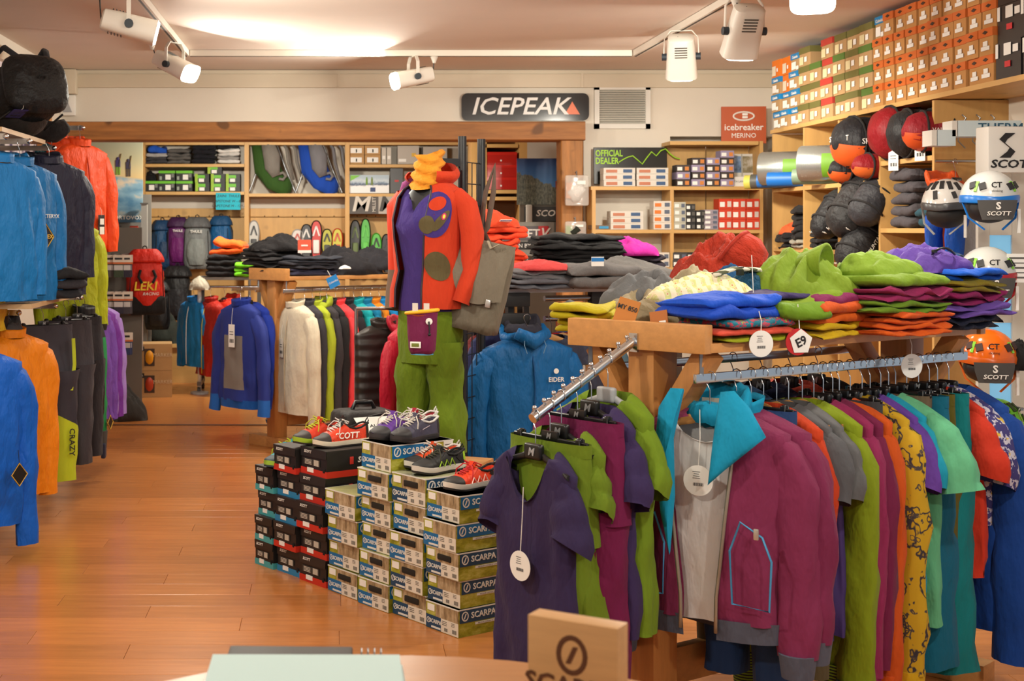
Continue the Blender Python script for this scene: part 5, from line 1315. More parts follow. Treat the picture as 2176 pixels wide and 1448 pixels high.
# ---------------- clothes heaped on the right table (world z from the top)
ZT = HT - .057
def at(px, Y, z=0.0): return (PX(px, Y), Y, ZT + z)
rz0 = ang(AX)
YEL = (168, 152, 16)
pile('folded_trousers', at(1262, 4.92), rz0 - .9, .22, .26, [('mustard yellow folded trousers at the left end of the front table', YEL, .05, 1), ('mustard yellow trousers lying upper at the left end of the front table', (176, 160, 20), .05, 1)], 'trousers')
rumple('trousers_heap', 'taupe brown trousers heaped behind the mustard ones', 'trousers', at(1370, 5.0), rz0 + .3, .50, .30, .15, fabric((136, 122, 94)), 3, .35)
rumple('trousers_heap', 'slate grey trousers crumpled on top of the taupe ones', 'trousers', at(1400, 5.10, .06), rz0 - .2, .46, .26, .16, fabric((92, 92, 94)), 6, .35, peak=(-.2, 0))
rumple('trousers_heap', 'pale taupe trousers folded at the middle of the front table', 'trousers', at(1475, 5.05, .08), rz0 + .6, .36, .24, .15, fabric((150, 138, 110)), 8, .35)
folded('folded_trousers', 'dark grey folded trousers under the taupe heap', 'trousers', at(1330, 5.25), rz0, .40, .3, .08, (84, 84, 86), 2, wav=.02)
rumple('hooded_fleece', 'heathered red hooded fleece heaped at the back of the front table', 'fleece', at(1526, 5.40, .06), rz0 - .1, .44, .34, .29, fabric((156, 42, 22), .95, .5, .3, 14, .35), 13, .28, peak=(.15, 0), p=1.6)
t = thing('fleece_hood', 'red fleece hood standing open on the fleece heap', 'hood', at(1572, 5.34, .24), rz0 + .2, rot=(R(-55), R(8), rz0 + .5))
G().lathe([(.03, -.09), (.08, -.07), (.105, -.02), (.10, .03), (.088, .035), (.075, -.01), (.04, -.05)], 24).obj('hood', fabric((160, 42, 22), .95, .5, .3, 14, .35), t, smooth=180)
G().tube([(.098 * math.cos(R(a)), .098 * math.sin(R(a)), .036) for a in range(0, 360, 20)], .009, 6, closed=True).obj('hood_rim', fabric((150, 36, 20)), t, smooth=180)
o = rumple('knitted_cap', 'petrol blue knitted cap peeping out below the red fleece', 'cap', at(1553, 5.20, .14), 0, .15, .13, .09, fabric((14, 66, 110)), 4, .2)
rumple('blue_fleece', 'petrol blue fleece corner under the red fleece heap', 'fleece', at(1445, 5.4, .06), rz0, .2, .2, .12, fabric((24, 76, 130)), 4, .3)
def skirt_mat():
    m, nt, b = new_mat('ethnic_print')
    tc = nd(nt, 'ShaderNodeTexCoord'); sep = nd(nt, 'ShaderNodeSeparateXYZ'); nt.links.new(tc.outputs['Object'], sep.inputs[0])
    w = nd(nt, 'ShaderNodeTexWave'); w.bands_direction = 'X'; w.inputs['Scale'].default_value = 9; w.inputs['Distortion'].default_value = 1.0
    nt.links.new(tc.outputs['Object'], w.inputs['Vector'])
    vo = nd(nt, 'ShaderNodeTexVoronoi'); vo.inputs['Scale'].default_value = 80; nt.links.new(tc.outputs['Object'], vo.inputs['Vector'])
    c = ramp(nt, vo.outputs['Distance'], [(0, lin((170, 110, 80))), (.22, lin((200, 150, 100))), (.32, lin((220, 208, 170))), (.6, lin((196, 200, 130)))], 'LINEAR')
    f = ramp(nt, w.outputs['Fac'], [(.45, (0, 0, 0, 1)), (.55, (1, 1, 1, 1))])
    c = mixrgb(nt, f, c, lin((228, 216, 184)))
    nt.links.new(c, b.inputs['Base Color']); b.inputs['Roughness'].default_value = .85
    bump(nt, b, noise_tex(nt, coords(nt), 14, 3), .4, .02)
    return m
sk = rumple('patterned_skirt', 'cream skirt with ethnic pattern lying across the front table', 'skirt', at(1490, 4.74, .12), rz0 - .25, .40, .24, .095, skirt_mat(), 21, .38, peak=(.1, 0))
def diag_mat():
    m, nt, b = new_mat('striped_waistband')
    w = nd(nt, 'ShaderNodeTexWave'); w.bands_direction = 'DIAGONAL'; w.inputs['Scale'].default_value = 9
    nt.links.new(coords(nt), w.inputs['Vector'])
    nt.links.new(ramp(nt, w.outputs['Fac'], [(.5, lin((92, 96, 70))), (.55, lin((226, 218, 196)))]), b.inputs['Base Color']); b.inputs['Roughness'].default_value = .85
    return m
DG = diag_mat()
q = at(1565, 4.80, .20)
t = thing('striped_waistband', 'striped waistband of the cream skirt looped over a blue beret', 'waistband', q, rz0)
G().tube([(-.14, -.02, 0), (-.05, -.03, .02), (.07, -.03, .015), (.11, -.02, -.02), (.07, -.05, -.07), (.0, -.06, -.085), (-.06, -.06, -.07)], .019, 8, sq=.4, up=(0, 0, 1)).obj('band', DG, t, smooth=180)
G().rbox((-.03, -.04, .012), (.03, .012, .03), .004).obj('buckle', plain((60, 60, 62), .3, .5), t, smooth=40)
rumple('blue_beret', 'petrol blue knitted beret beside the striped waistband', 'hat', at(1590, 4.82, .12), 0, .16, .15, .10, fabric((20, 70, 100), .95, .5, .3, 30), 2, .12)
pile('folded_trousers', at(1555, 4.56), rz0, .34, .24, [('yellow-green folded shirt at the bottom front of the table', (150, 160, 24), .022, 1), ('coral folded shirt in the front blue stack', (200, 72, 52), .020, 1)], 'clothes', jit=.01)
folded('folded_shirt', 'teal patterned folded shirt under the blue trousers', 'shirt', at(1562, 4.55, .041), rz0, .32, .23, .028, None, 1, mat=print_mat((10, 110, 130), (170, 60, 80), (150, 170, 60), 40, 'teal_floral'))
pile('folded_trousers', at(1530, 4.55, .068), rz0, .36, .26, [('royal blue folded trousers, lower in the front stack', (12, 66, 180), .038, 1), ('royal blue folded trousers, upper in the front stack', (16, 76, 194), .036, 1)], 'trousers', jit=.01)
folded('folded_trousers', 'dark violet folded trousers above the royal blue ones', 'trousers', at(1622, 4.70, .125), rz0, .24, .22, .02, (50, 36, 90), 1)
t = thing('price_card', 'orange-brown kraft price card leaning on the near plank', 'card', (WR(.05, .34, HT - .01)), rz0 - R(90) + .25, rot=(R(-12), R(14), rz0 - R(70)))
G().box((0, 0, .035), (.075, .003, .09)).obj('card', plain((190, 120, 50), .7), t); text(t, 'MY 850', .022, (0, -.003, .05), INK, bold=.01)
t = thing('price_card', 'small brown card with white sticker beside the kraft price card', 'card', (WR(.05, .20, HT - .02)), rot=(R(-8), R(-10), rz0 - R(70)))
G().box((0, 0, .025), (.06, .003, .06)).obj('card', plain((176, 106, 50), .7), t); G().box((.012, -.002, .012), (.022, .002, .02)).obj('sticker', WHITEPAPER, t)
LG = (112, 138, 30)
rumple('green_jacket', 'apple green hooded jacket heaped in the middle of the front table', 'jacket', at(1715, 4.86, .10), rz0 + .05, .46, .34, .20, fabric(LG), 31, .33, peak=(-.2, .1))
t = thing('green_hood', 'pointed green hood of the jacket lying on the heap', 'hood', at(1672, 4.88, .165), rot=(0, R(-6), -.62))
rings = []
for i in range(9):
    k = i / 8; x = -.16 + .30 * k; r_ = .010 + .066 * k ** .8
    rings.append([(x + .008 * math.sin(a), r_ * 1.25 * math.cos(a), .005 + .045 * k + r_ * .85 * (math.sin(a) + .2)) for a in [2 * math.pi * j / 22 for j in range(22)]])
rings.append([(x + .002, y * .86, .05 + (z_ - .05) * .86) for x, y, z_ in rings[-1]])
rings.append([(.04 + .02 * 0, y * .55, .05 + (z_ - .05) * .55) for x, y, z_ in rings[-1]])
G().loft(rings, True, True, True).obj('hood', fabric(LG), t, smooth=180)
folded('folded_jacket', 'apple green folded jacket lying under the hooded heap', 'jacket', at(1680, 4.78, .06), rz0, .44, .30, .07, (116, 144, 26), 1, wav=.03)
round_tag(t, (-.02, -.30, -.10), .044, cord=.16, rz=-.6)
pile('folded_trousers', at(1740, 4.74), rz0 + .1, .34, .26, [('sunny yellow folded trousers at the bottom of the middle front stack', (200, 166, 20), .045, 1), ('orange folded trousers with white print in the middle front stack', (206, 92, 22), .035, 1), ('dark orange folded trousers in the middle front stack', (190, 76, 18), .035, 1)], 'trousers', jit=.012)
folded('folded_trousers', 'green rolled trousers poking out above the orange ones', 'trousers', at(1668, 4.62, .06), rz0 - .2, .20, .20, .055, (100, 136, 24), 1, wav=.02)
folded('folded_trousers', 'plum folded trousers between green jacket and orange stack', 'trousers', at(1745, 4.80, .10), rz0, .34, .26, .035, (120, 30, 80), 1)
pile('folded_trousers', at(1880, 4.84), rz0, .36, .28, [('burnt orange folded trousers at the bottom of the right front stack', (206, 86, 18), .04, 1), ('burnt orange folded trousers second in the right front stack', (196, 78, 16), .04, 1), ('leaf green folded trousers third in the right front stack', (96, 128, 28), .04, 1), ('raspberry folded trousers with white print in the right front stack', (140, 34, 84), .05, 1), ('olive green folded trousers above the raspberry ones', (110, 140, 30), .035, 1)], 'trousers', jit=.012)
rumple('green_trousers', 'lime green trousers draped on top of the right front stack', 'trousers', at(1870, 4.92, .195), rz0 + .25, .42, .28, .09, fabric((116, 146, 36)), 17, .35, peak=(-.3, .1))
pile('folded_trousers', at(2010, 5.12), rz0, .34, .30, [('navy folded trousers at the bottom of the rightmost stack', (22, 26, 46), .05, 1), ('lilac folded trousers second in the rightmost stack', (96, 66, 150), .04, 1), ('magenta folded trousers third in the rightmost stack', (132, 24, 84), .05, 1), ('olive folded trousers fourth in the rightmost stack', (128, 112, 26), .04, 1), ('cobalt blue folded shorts fifth in the rightmost stack', (12, 84, 190), .04, 1)], 'trousers', jit=.014)
rumple('purple_trousers', 'purple trousers crumpled on top of the rightmost stack', 'trousers', at(1965, 5.10, .20), rz0 + .1, .42, .28, .11, fabric((84, 56, 140)), 27, .4, peak=(-.1, .1))
t = thing('drawstring', 'black elastic cord loop on the purple trousers', 'cord', at(2005, 5.0, .275), rz0)
G().tube([(.05 * math.cos(R(a)), .03 * math.sin(R(a)), .012 * math.sin(R(2 * a))) for a in range(0, 360, 24)], .004, 6, closed=True).obj('loop', BLACKP, t, smooth=180); G().rbox((-.055, 0, 0), (.02, .012, .012), .003).obj('cord_lock', BLACKP, t)
rumple('bandana', 'black and white paisley bandana behind the green hood', 'bandana', at(1672, 5.5, .14), 0, .17, .15, .11, print_mat((30, 30, 32), (200, 198, 196), (30, 30, 32), 60, 'paisley_print'), 6, .15)
rumple('sun_hat', 'dark grey cap behind the purple trousers', 'cap', at(1880, 5.55, .12), 0, .22, .16, .13, fabric((62, 58, 54)), 9, .3)
rumple('sun_hat', 'light grey cap between the green and purple trousers', 'cap', at(1805, 5.55, .10), 0, .14, .14, .13, fabric((130, 136, 136)), 11, .2)
for lab, px, py, Y in (('round white price tag hanging from the blue stack', 1617, 731, 4.43), ('round white price tag hanging over the front rail', 1937, 778, 4.90)):
    t = thing('hanging_tag', lab, 'price tag', P(px, py, Y), rz0 - .35); round_tag(t, (0, 0, 0), .042, cord=.06)
t = thing('pentagon_tag', 'red tag with white pentagon and black letters at the table edge', 'price tag', P(1699, 727, 4.52), rz0 - .35)
G().prism([(.043 * math.cos(2 * math.pi * i / 28), .043 * math.sin(2 * math.pi * i / 28)) for i in range(28)], (-.006, .002, 0), (1, 0, 0), (0, 0, 1), (0, -1, 0), .002).obj('red_disc', plain((190, 30, 36), .5), t)
G().prism([(.042 * math.cos(R(90 + 72 * i)), .042 * math.sin(R(90 + 72 * i))) for i in range(5)], (.004, -.001, 0), (1, 0, 0), (0, 0, 1), (0, -1, 0), .002).obj('pentagon', WHITEPAPER, t)
text(t, 'E9', .04, (.004, -.0035, 0), INK, rotm=(R(90), R(-25), 0), bold=.02)
G().tube([(0, 0, .042), (0, .01, .12)], .0014, 5).obj('cord', WHITEP, t)
# ------------------------------------------------------------------ left table behind the boxes
tL, WL = disp_table('oak display table with black trousers on the left, further back', (PX(607, 10.5), 10.45), 1.75, .42)
ZL = HT - .057
def atL(px, Y, z=0.0): return (PX(px, Y), Y, ZL + z)
BK = (30, 29, 32)
pile('folded_trousers', atL(585, 10.85), rz0, .40, .36, [('black folded trousers at the bottom left of the rear table', (34, 33, 38), .05, 2), ('black folded trousers second at the left of the rear table', BK, .05, 2), ('black folded trousers third at the left of the rear table', (36, 35, 38), .05, 2), ('black folded trousers topmost at the left of the rear table', (28, 27, 30), .06, 2)], 'trousers', jit=.02)
pile('folded_trousers', atL(650, 10.75), rz0, .42, .34, [('dark slate folded trousers at the front of the rear table', (52, 52, 74), .055, 2), ('charcoal folded trousers above the slate ones on the rear table', (42, 42, 50), .05, 2), ('dark blue-grey folded trousers on top beside the black stack', (48, 52, 62), .045, 2)], 'trousers', jit=.02)
rumple('trousers_heap', 'black trousers with grey trim heaped in the middle of the rear table', 'trousers', atL(742, 11.0, .0), rz0, .56, .40, .24, fabric((34, 33, 38)), 14, .4, peak=(-.3, .2))
rumple('trousers_heap', 'black shiny trousers heaped at the right of the rear table', 'trousers', atL(792, 11.15, .03), rz0, .50, .40, .20, fabric((42, 42, 48)), 24, .4)
rumple('trousers_heap', 'black trousers crumpled on top of the left rear stack', 'trousers', atL(588, 10.85, .185), rz0 - .3, .42, .36, .14, fabric((26, 25, 28)), 19, .35, peak=(.2, .1))
t = thing('price_tag', 'coral red price tag on the black trousers of the rear table', 'price tag', P(647, 522, 10.45), 0.2); G().box((0, 0, 0), (.10, .004, .085)).obj('card', plain((222, 92, 66), .6), t); G().box((0, -.001, -.045), (.10, .004, .02)).obj('white_edge', WHITEPAPER, t); G().box((0, -.004, .0), (.05, .002, .012)).obj('print', WHITEPAPER, t)
t = thing('price_tag', 'blue price tag hanging over the rear table edge', 'price tag', P(708, 599, 10.45), 0.3, rot=(0, R(-25), .3)); G().box((0, 0, 0), (.085, .004, .085)).obj('card', plain((20, 130, 206), .6), t); text(t, 'Columbia', .02, (0, -.004, 0), WHITEP); G().tube([(0, 0, .04), (0, .02, .09)], .002, 5).obj('cord', WHITEP, t)
rumple('white_label', 'white care label sticking out of the rear table heap', 'label', P(733, 572, 10.5), .4, .10, .04, .03, WHITEPAPER, 5, .2)
def lg(label, a, col, hk='wood', kind='jacket', cat='jacket', **kw):
    o = dict(W=.46, L=.70, D=.10, sl=.62, r0=.068, r1=.05, out=.03, collar=fabric(col) if col else None); o.update(kw)
    return rg(label, a, col, kind, cat, hk, W3=WL, **o)
t = lg('cream hooded fleece jacket with blue trim at the front of the rear rail', .12, (216, 206, 182), 'grey', D=.16, L=.80, sl=.82, r0=.075, r1=.05, cuff=plain((20, 110, 190), .6), cuffh=.012, hem=None, zipc=plain((190, 176, 150), .6), out=.09)
G().rbox((-.21, -.03, -.42), (.02, .07, .17), .02).obj('sleeve_pocket', plain((20, 110, 200), .6), t, smooth=40); G().tube([(-.222, -.03, -.36), (-.222, -.03, -.48)], .005, 6).obj('pocket_zip', plain((206, 50, 50), .5), t)
price_tag(t, (-.03, -.10, -.44), plain((214, 206, 190), .7), .055, .14)
t = lg('charcoal fleece jacket hanging behind the cream one', .21, (56, 54, 60), sl=.78)
t = lg('lime fleece jacket hanging third on the rear rail', .28, (166, 180, 44), hk='grey', sl=.76, hood=fabric((160, 174, 44)))
lg('dark grey fleece jacket hanging fourth on the rear rail', .35, (58, 54, 58), hk='grey', sl=.74)
lg('black fleece jacket hanging fifth on the rear rail', .41, (34, 32, 34), hk='grey', sl=.72)
lg('coral pink jacket hanging sixth on the rear rail', .49, (232, 66, 72), hk='grey', sl=.80, D=.13)
lg('black jacket hanging seventh on the rear rail after the coral one', .57, (36, 34, 40), hk='grey', sl=.76)
lg('turquoise jacket hanging eighth on the rear rail', .66, (20, 160, 168), hk='black', sl=.78)
lg('petrol blue jacket hanging ninth on the rear rail', .74, (14, 118, 160), hk='wood', sl=.76)
lg('orange knitted jacket hanging tenth on the rear rail', .82, (214, 128, 28), hk='wood', sl=.66)
lg('sky blue jacket hanging eleventh on the rear rail', .90, (20, 130, 196), hk='wood', sl=.74)
lg('black knitted jacket hanging twelfth on the rear rail', .99, (40, 38, 36), hk='wood', sl=.72, L=.74)
lg('beige jacket hanging thirteenth on the rear rail', 1.08, (172, 154, 130), hk='wood', sl=.66)
lg('royal blue and red jacket hanging fourteenth on the rear rail', 1.17, (24, 74, 190), hk='black', sl=.60, sleeve_mat=two_z((24, 74, 190), (206, 60, 70), -.5))
lg('royal blue hooded jacket hanging fifteenth on the rear rail', 1.28, (20, 84, 196), hk='black', sl=.60, hood=fabric((24, 90, 204)))
lg('white jacket hanging sixteenth on the rear rail beside the mannequin', 1.42, (214, 208, 198), hk='black', sl=.60)
p = WL(-.16, .30, 1.212)
G().beam(WL(0, .30, 1.195), WL(-.24, .30, 1.195), .012, .02).obj('end_arm', CHROME, tL)
hanger('black', p, RZF + .12, 'black hanger under the navy and grey sweater on the near end')
t = garment('sweater', 'royal blue sweater with grey chest hanging at the rear table end', 'sweater', p, RZF + .12, None, W=.44, L=.72, D=.15, sl=.74, r0=.07, r1=.052, out=.10, body_mat=two_x((22, 44, 130), (124, 118, 112), .115, zlo=-.76, zhi=-.36), sleeve_mat=two_z((24, 46, 134), (16, 96, 186), -.82), collar=fabric((22, 44, 130)), hem=fabric((20, 92, 184)))
price_tag(t, (.02, -.10, -.36), WHITEPAPER, .075, .17, cord=.12)
p = WL(-.05, .34, 1.212)
hanger('black', p, RZF + .1, 'black hanger under the second royal blue sweater'); garment('sweater', 'second royal blue sweater hanging behind the grey chest one', 'sweater', p, RZF + .1, (24, 50, 150), W=.46, L=.74, D=.12, sl=.70, out=.04)
YV = 9.0
rk2 = thing('low_rail', 'low chrome rail behind the shoe display holding vest and crimson jacket', 'rail', (PX(850, YV), YV, 0))
G().cyl((-.28, 0, 1.14), (.30, 0, 1.14), .011, 10).obj('rail', CHROME, rk2, smooth=60)
for s in (-.28, .30): G().cyl((s, 0, 0), (s, 0, 1.14), .012, 10).obj('post', CHROME, rk2, smooth=60)
p = (PX(815, YV), YV, 1.155); hanger('black', p, .5, 'black hanger under the quilted vest')
garment('quilted_vest', 'black quilted down vest hanging left of the mannequin', 'vest', p, .5, None, W=.42, L=.66, D=.13, sleeves=False, body_mat=puff((40, 36, 34)), collar=puff((40, 36, 34)), fold=.008)
p = (PX(872, YV), YV - .05, 1.155); hanger('black', p, R(55), 'black hanger under the crimson jacket')
garment('jacket', 'crimson red jacket hanging beside the green trousers of the mannequin', 'jacket', p, R(55), (180, 20, 46), W=.46, L=.70, D=.16, sl=.74, fab=SF, out=.10, hood=SF((170, 18, 44)))
t = thing('cabin_bag', 'black cabin bag standing behind the running shoes', 'bag', (PX(772, 8.3), 8.3, .33), .35)
G().rbox((0, 0, .13), (.34, .28, .26), .06, seg=3).obj('body', fabric((40, 38, 38), .6), t, smooth=50)
G().tube([(-.16, -.142, .10), (-.10, -.15, .22), (.05, -.15, .245), (.15, -.142, .20)], .006, 6).obj('zip', BLACKP, t, smooth=60)
G().tube([(-.07, 0, .26), (-.05, 0, .30), (.05, 0, .30), (.07, 0, .26)], .014, 8).obj('handle', BLACKP, t, smooth=60)
G().rbox((.12, -.14, .19), (.10, .02, .07), .01).obj('side_pocket', BLACKP, t, smooth=40)
o = thing('display_cube', 'dark display cube behind the shoe boxes carrying the cabin bag', 'cube', (PX(775, 8.35), 8.35, 0)); G().rbox((0, 0, .16), (.42, .4, .32), .006).obj('body', plain((60, 44, 34), .6), o); G().box((0, 0, .324), (.44, .42, .010)).obj('top', plain((70, 52, 40), .6), o)
t = thing('paper_sheet', 'white leaflet lying at the foot of the crimson jacket', 'leaflet', P(812, 905, 7.3), .3, rot=(R(28), 0, .4)); G().box((0, 0, 0), (.26, .16, .002)).obj('sheet', WHITEPAPER, t); text(t, 'ALTIMAX', .035, (0, .0, .002), INK, 'top', shear=.2)
# ------------------------------------------------------------------ steel rack behind the mannequin, right
YM = 7.9
mk = thing('steel_rack', 'black steel clothes rack between mannequin and right table', 'rack', (PX(1150, YM), YM, 0), R(20))
for zz, w in ((1.27, .70), (1.16, .70)):
    for s in (-1, 1):
        G().rbox((s * .30 - .02, -.24 + .02 * s, zz), (.20, .05, .075), .004).obj('end_block', plain((26, 24, 24), .5), mk, smooth=40)
        G().cyl((-.1 + s * .0, -.22, zz), (.55, -.22, zz), .016, 10).obj('rail', CHROME, mk, smooth=60)
G().box((.15, 0, 1.315), (1.0, .54, .02)).obj('shelf', plain((196, 198, 202), .4), mk)
for x, y in ((-.3, -.2), (.6, -.2), (-.3, .22), (.6, .22)): G().box((x, y, .65), (.035, .035, 1.31)).obj('post', plain((30, 28, 28), .5), mk)
for y in (-.2, .22): G().box((.15, y, .05), (.95, .03, .03)).obj('base_bar', plain((30, 28, 28), .5), mk)
def atM(px, Y, z=0.0): return (PX(px, Y), Y, 1.327 + z)
pile('folded_clothes', atM(1137, 7.62), R(20), .36, .28, [('slate grey folded fleece at the bottom of the steel rack stack', (96, 98, 106), .055, 2), ('grey folded fleece second on the steel rack stack', (104, 104, 108), .055, 2)], 'fleece')
rumple('coral_shirt', 'coral pink shirt draped over the grey fleeces on the steel rack', 'shirt', atM(1145, 7.62, .10), R(12), .40, .28, .06, fabric((206, 70, 70)), 5, .3)
folded('folded_clothes', 'heather grey folded fleece right on the steel rack', 'fleece', atM(1262, 7.7), R(15), .42, .36, .13, None, 2, mat=fabric((110, 108, 108), .9, .35, .25, 9, .2), wav=.02)
rumple('grey_fleece', 'large heather grey fleece heaped behind the taupe trousers', 'fleece', atM(1330, 7.85, .03), R(10), .60, .46, .15, fabric((112, 110, 108), .9, .35, .25, 9, .2), 8, .25, peak=(-.1, .2))
YK = 8.75
o = thing('low_table', 'dark clothes table carrying black trousers behind the steel rack', 'table', (PX(1215, YK), YK + .05, 0)); G().box((0, 0, 1.30), (1.30, .62, .04)).obj('top', plain((70, 50, 36), .6), o)
for sx in (-.6, .6):
    for sy in (-.26, .26): G().box((sx, sy, .64), (.05, .05, 1.28)).obj('leg', plain((60, 42, 30), .6), o)
def atK(px, Y=YK, z=0.0): return (PX(px, Y), Y, 1.322 + z)
pile('folded_trousers', atK(1160, 8.6), .1, .46, .34, [('black folded trousers with white piping at the lower left of the dark table', (24, 23, 24), .055, 2), ('black folded trousers second at the left of the dark table', (28, 27, 28), .055, 2)], 'trousers')
pile('folded_trousers', atK(1222, 8.8), 0, .56, .36, [('black folded trousers at the bottom of the tall stack', (26, 26, 27), .06, 2), ('black folded trousers second in the tall stack', (22, 22, 23), .06, 2), ('black folded trousers third in the tall stack', (34, 34, 35), .06, 2), ('black folded trousers fourth in the tall stack', (24, 24, 25), .06, 2), ('black folded trousers with white logo on top of the tall stack', (30, 30, 31), .065, 2)], 'trousers')
t = rumple('magenta_fleece', 'bright magenta fleece lying right of the tall black stack', 'fleece', atK(1335, 8.85, .16), .1, .42, .36, .13, fabric((176, 34, 136)), 4, .3, peak=(-.2, 0))
folded('folded_clothes', 'dark folded fleece under the bright magenta one', 'fleece', atK(1335, 8.85), .1, .4, .34, .165, (40, 34, 44), 4)
t = thing('price_tag', 'white and blue price tag on the grey fleece heap', 'price tag', P(1270, 556, 7.50), .2); G().box((0, 0, 0), (.07, .003, .05)).obj('card', WHITEPAPER, t); G().box((0, -.001, .01), (.07, .003, .02)).obj('blue_band', plain((20, 120, 196), .6), t)
FO = (226, 70, 36)
zz = 1.322
for k, (lab, h, dx) in enumerate((('orange fleece at the bottom of the tall orange stack', .075, .02), ('orange fleece second in the tall orange stack', .07, 0), ('orange fleece third in the tall orange stack', .07, -.01), ('orange fleece fourth in the tall orange stack', .07, -.03), ('orange fleece fifth in the tall orange stack', .075, .0))):
    folded('folded_fleece', lab, 'fleece', (PX(1062, 8.5) + dx, 8.5, zz), .15 * (-1) ** k, .28, .30, h, FO, 2, wav=.02, droop=.02) if False else folded('folded_fleece', lab, 'fleece', (PX(1062, 8.5) + dx, 8.5, zz), .15 * (-1) ** k, .28, .30, h, FO, 2, wav=.02)
    zz += h * .93
t = rumple('orange_fleece', 'orange fleece curled on top of the tall orange stack', 'fleece', (PX(1057, 8.5), 8.5, zz), .1, .27, .30, .12, fabric((232, 74, 40)), 9, .25, peak=(-.4, 0))
o = thing('fleece_stand', 'small dark table under the tall orange fleece stack', 'table', (PX(1062, 8.5), 8.5, 0)); G().box((0, 0, 1.30), (.34, .36, .04)).obj('top', plain((40, 36, 34), .6), o)
for sx in (-.14, .14):
    for sy in (-.14, .14): G().box((sx, sy, .64), (.03, .03, 1.28)).obj('leg', plain((40, 36, 34), .6), o)
for py in (470, 527):
    t = thing('price_tag', 'white price tag sticking out %s in the orange fleece stack' % ('high' if py < 500 else 'low'), 'price tag', P(1074, py, 8.36), .1, rot=(R(70), 0, .2)); G().box((0, 0, 0), (.07, .003, .04)).obj('card', WHITEPAPER, t); G().box((0.0, -.002, .014), (.07, .002, .008)).obj('blue_print', plain((40, 70, 160), .6), t)
RM = R(14)
def mj(label, px, Y, col, rz=RM, hk='wood', **kw):
    p = (PX(px, Y), Y, 1.195); hanger(hk, p, rz, ('wooden' if hk == 'wood' else 'grey' if hk == 'grey' else 'black') + ' hanger on the steel rack under the ' + label.split(' hanging')[0])
    return garment('jacket', label, 'jacket', p, rz, col, **kw)
t = mj('azure blue hooded jacket with white chest logo hanging on the steel rack', 1120, 7.45, (12, 96, 160), W=.50, L=.80, D=.18, fab=SF, sl=.72, out=.07, zipc=SF((10, 74, 130)), r0=.08, r1=.055)
hood_geo(.13, 2).obj('hood', SF((12, 98, 162)), t, (0, -.02, .01), smooth=180)
G().tube([(-.09, -.075, NZ + .035), (0, -.10, NZ - .01), (.09, -.075, NZ + .035)], [.02, .03, .02], 10, sq=1.5).obj('collar', SF((12, 98, 162)), t, smooth=180)
hood_geo(.10, 5).obj('hood_lining', fabric((52, 52, 64)), t, (0, .0, .055), smooth=180)
text(t, 'EIDER', .034, (.12, -.108, -.335), WHITEP, bold=.015); o = G().lathe([(.014, 0), (.014, .002), (.001, .003)], 14).obj('round_logo', WHITEP, t, (.12, -.106, -.29), rot=(R(90), 0, 0))
for s in (-1, 1): G().tube([(s * .05, -.09, NZ + .02), (s * .06, -.115, NZ - .03), (s * .045, -.115, NZ - .07)], .0018, 5).obj('drawcord', plain((120, 160, 190), .6), t)
mj('dark slate jacket hanging right behind the azure one', 1172, 7.6, (54, 58, 76), W=.46, L=.7, D=.12, fab=SF, sl=.62)
mj('red jacket hanging on the steel rack beside the azure one', 1196, 7.72, (176, 26, 30), W=.48, L=.66, D=.13, fab=SF, sl=.62)
mj('sky blue jacket hanging behind the red one', 1212, 7.82, (14, 120, 196), W=.48, L=.7, D=.12, fab=SF, sl=.62)
mj('grey-blue jacket hanging last on the steel rack', 1232, 7.9, (92, 126, 146), W=.50, L=.7, D=.13, sl=.62, hk='grey')
mj('maroon jacket hanging at the left back of the steel rack', 1042, 8.1, (104, 34, 36), W=.42, L=.6, D=.14, sl=.5, hk='wood', rz=R(50))
mj('dark indigo jacket hanging behind the azure jacket', 1062, 8.0, (38, 44, 84), W=.44, L=.7, D=.14, sl=.6, hk='black', rz=R(40))
mj('black jacket hanging behind the hood of the azure jacket', 1085, 8.05, (28, 26, 28), W=.44, L=.7, D=.14, sl=.6, hk='black', rz=R(30))
# ------------------------------------------------------------------ black grid stand
YG = 7.30
gs = thing('grid_stand', 'tall black grid wall stand behind the mannequin', 'stand', (PX(1003, YG), YG, 0), R(62))
for s in (-1, 1): G().cyl((s * .13, 0, 0), (s * .13, 0, 2.12), .022, 12).obj('post', plain((22, 22, 26), .35), gs, smooth=60)
for k in range(18): G().cyl((-.13, 0, .12 + k * .11), (.13, 0, .12 + k * .11), .003, 6).obj('grid_wire', plain((22, 22, 26), .35), gs, smooth=60)
for k in range(3): G().cyl((-.065 + .065 * k, 0, .12), (-.065 + .065 * k, 0, 1.99), .003, 6).obj('grid_wire', plain((22, 22, 26), .35), gs, smooth=60)
G().box((0, 0, .02), (.36, .40, .04)).obj('base', plain((24, 24, 26), .5), gs)
G().beam((-.13, 0, 2.0), (-.13, 0, 2.0) , .02, .02) if False else None
o = G().beam((-.13, .0, 1.985), (-.28, .10, 1.985), .022, .04).obj('cross_bar', plain((22, 22, 26), .35), gs)
t = thing('messenger_bag', 'olive grey messenger bag hanging on the black grid stand', 'bag', P(1003, 700, 6.85), rot=(0, R(12), R(-24)))
t.scale = (.84, 1, .95)
OL = (104, 96, 82)
rings = []
for i in range(11):
    k = i / 10; z_ = .44 * k
    a = .165 * (1 - .10 * (1 - k) ** 2) * (1 - .25 * max(0, k - .8)); b = .075 * (1 - .55 * k ** 2)
    rings.append([(a * sg(math.cos(q), .5), b * sg(math.sin(q), .6) + .012 * nz3(math.cos(q) * 3, z_ * 8, i * .3), z_ + .012 * nz3(math.cos(q) * 4, math.sin(q) * 4, 5)) for q in [2 * math.pi * j / 28 for j in range(28)]])
G().loft(rings, True, True, True).obj('body', fabric(OL, .75), t, smooth=180)
rings = []
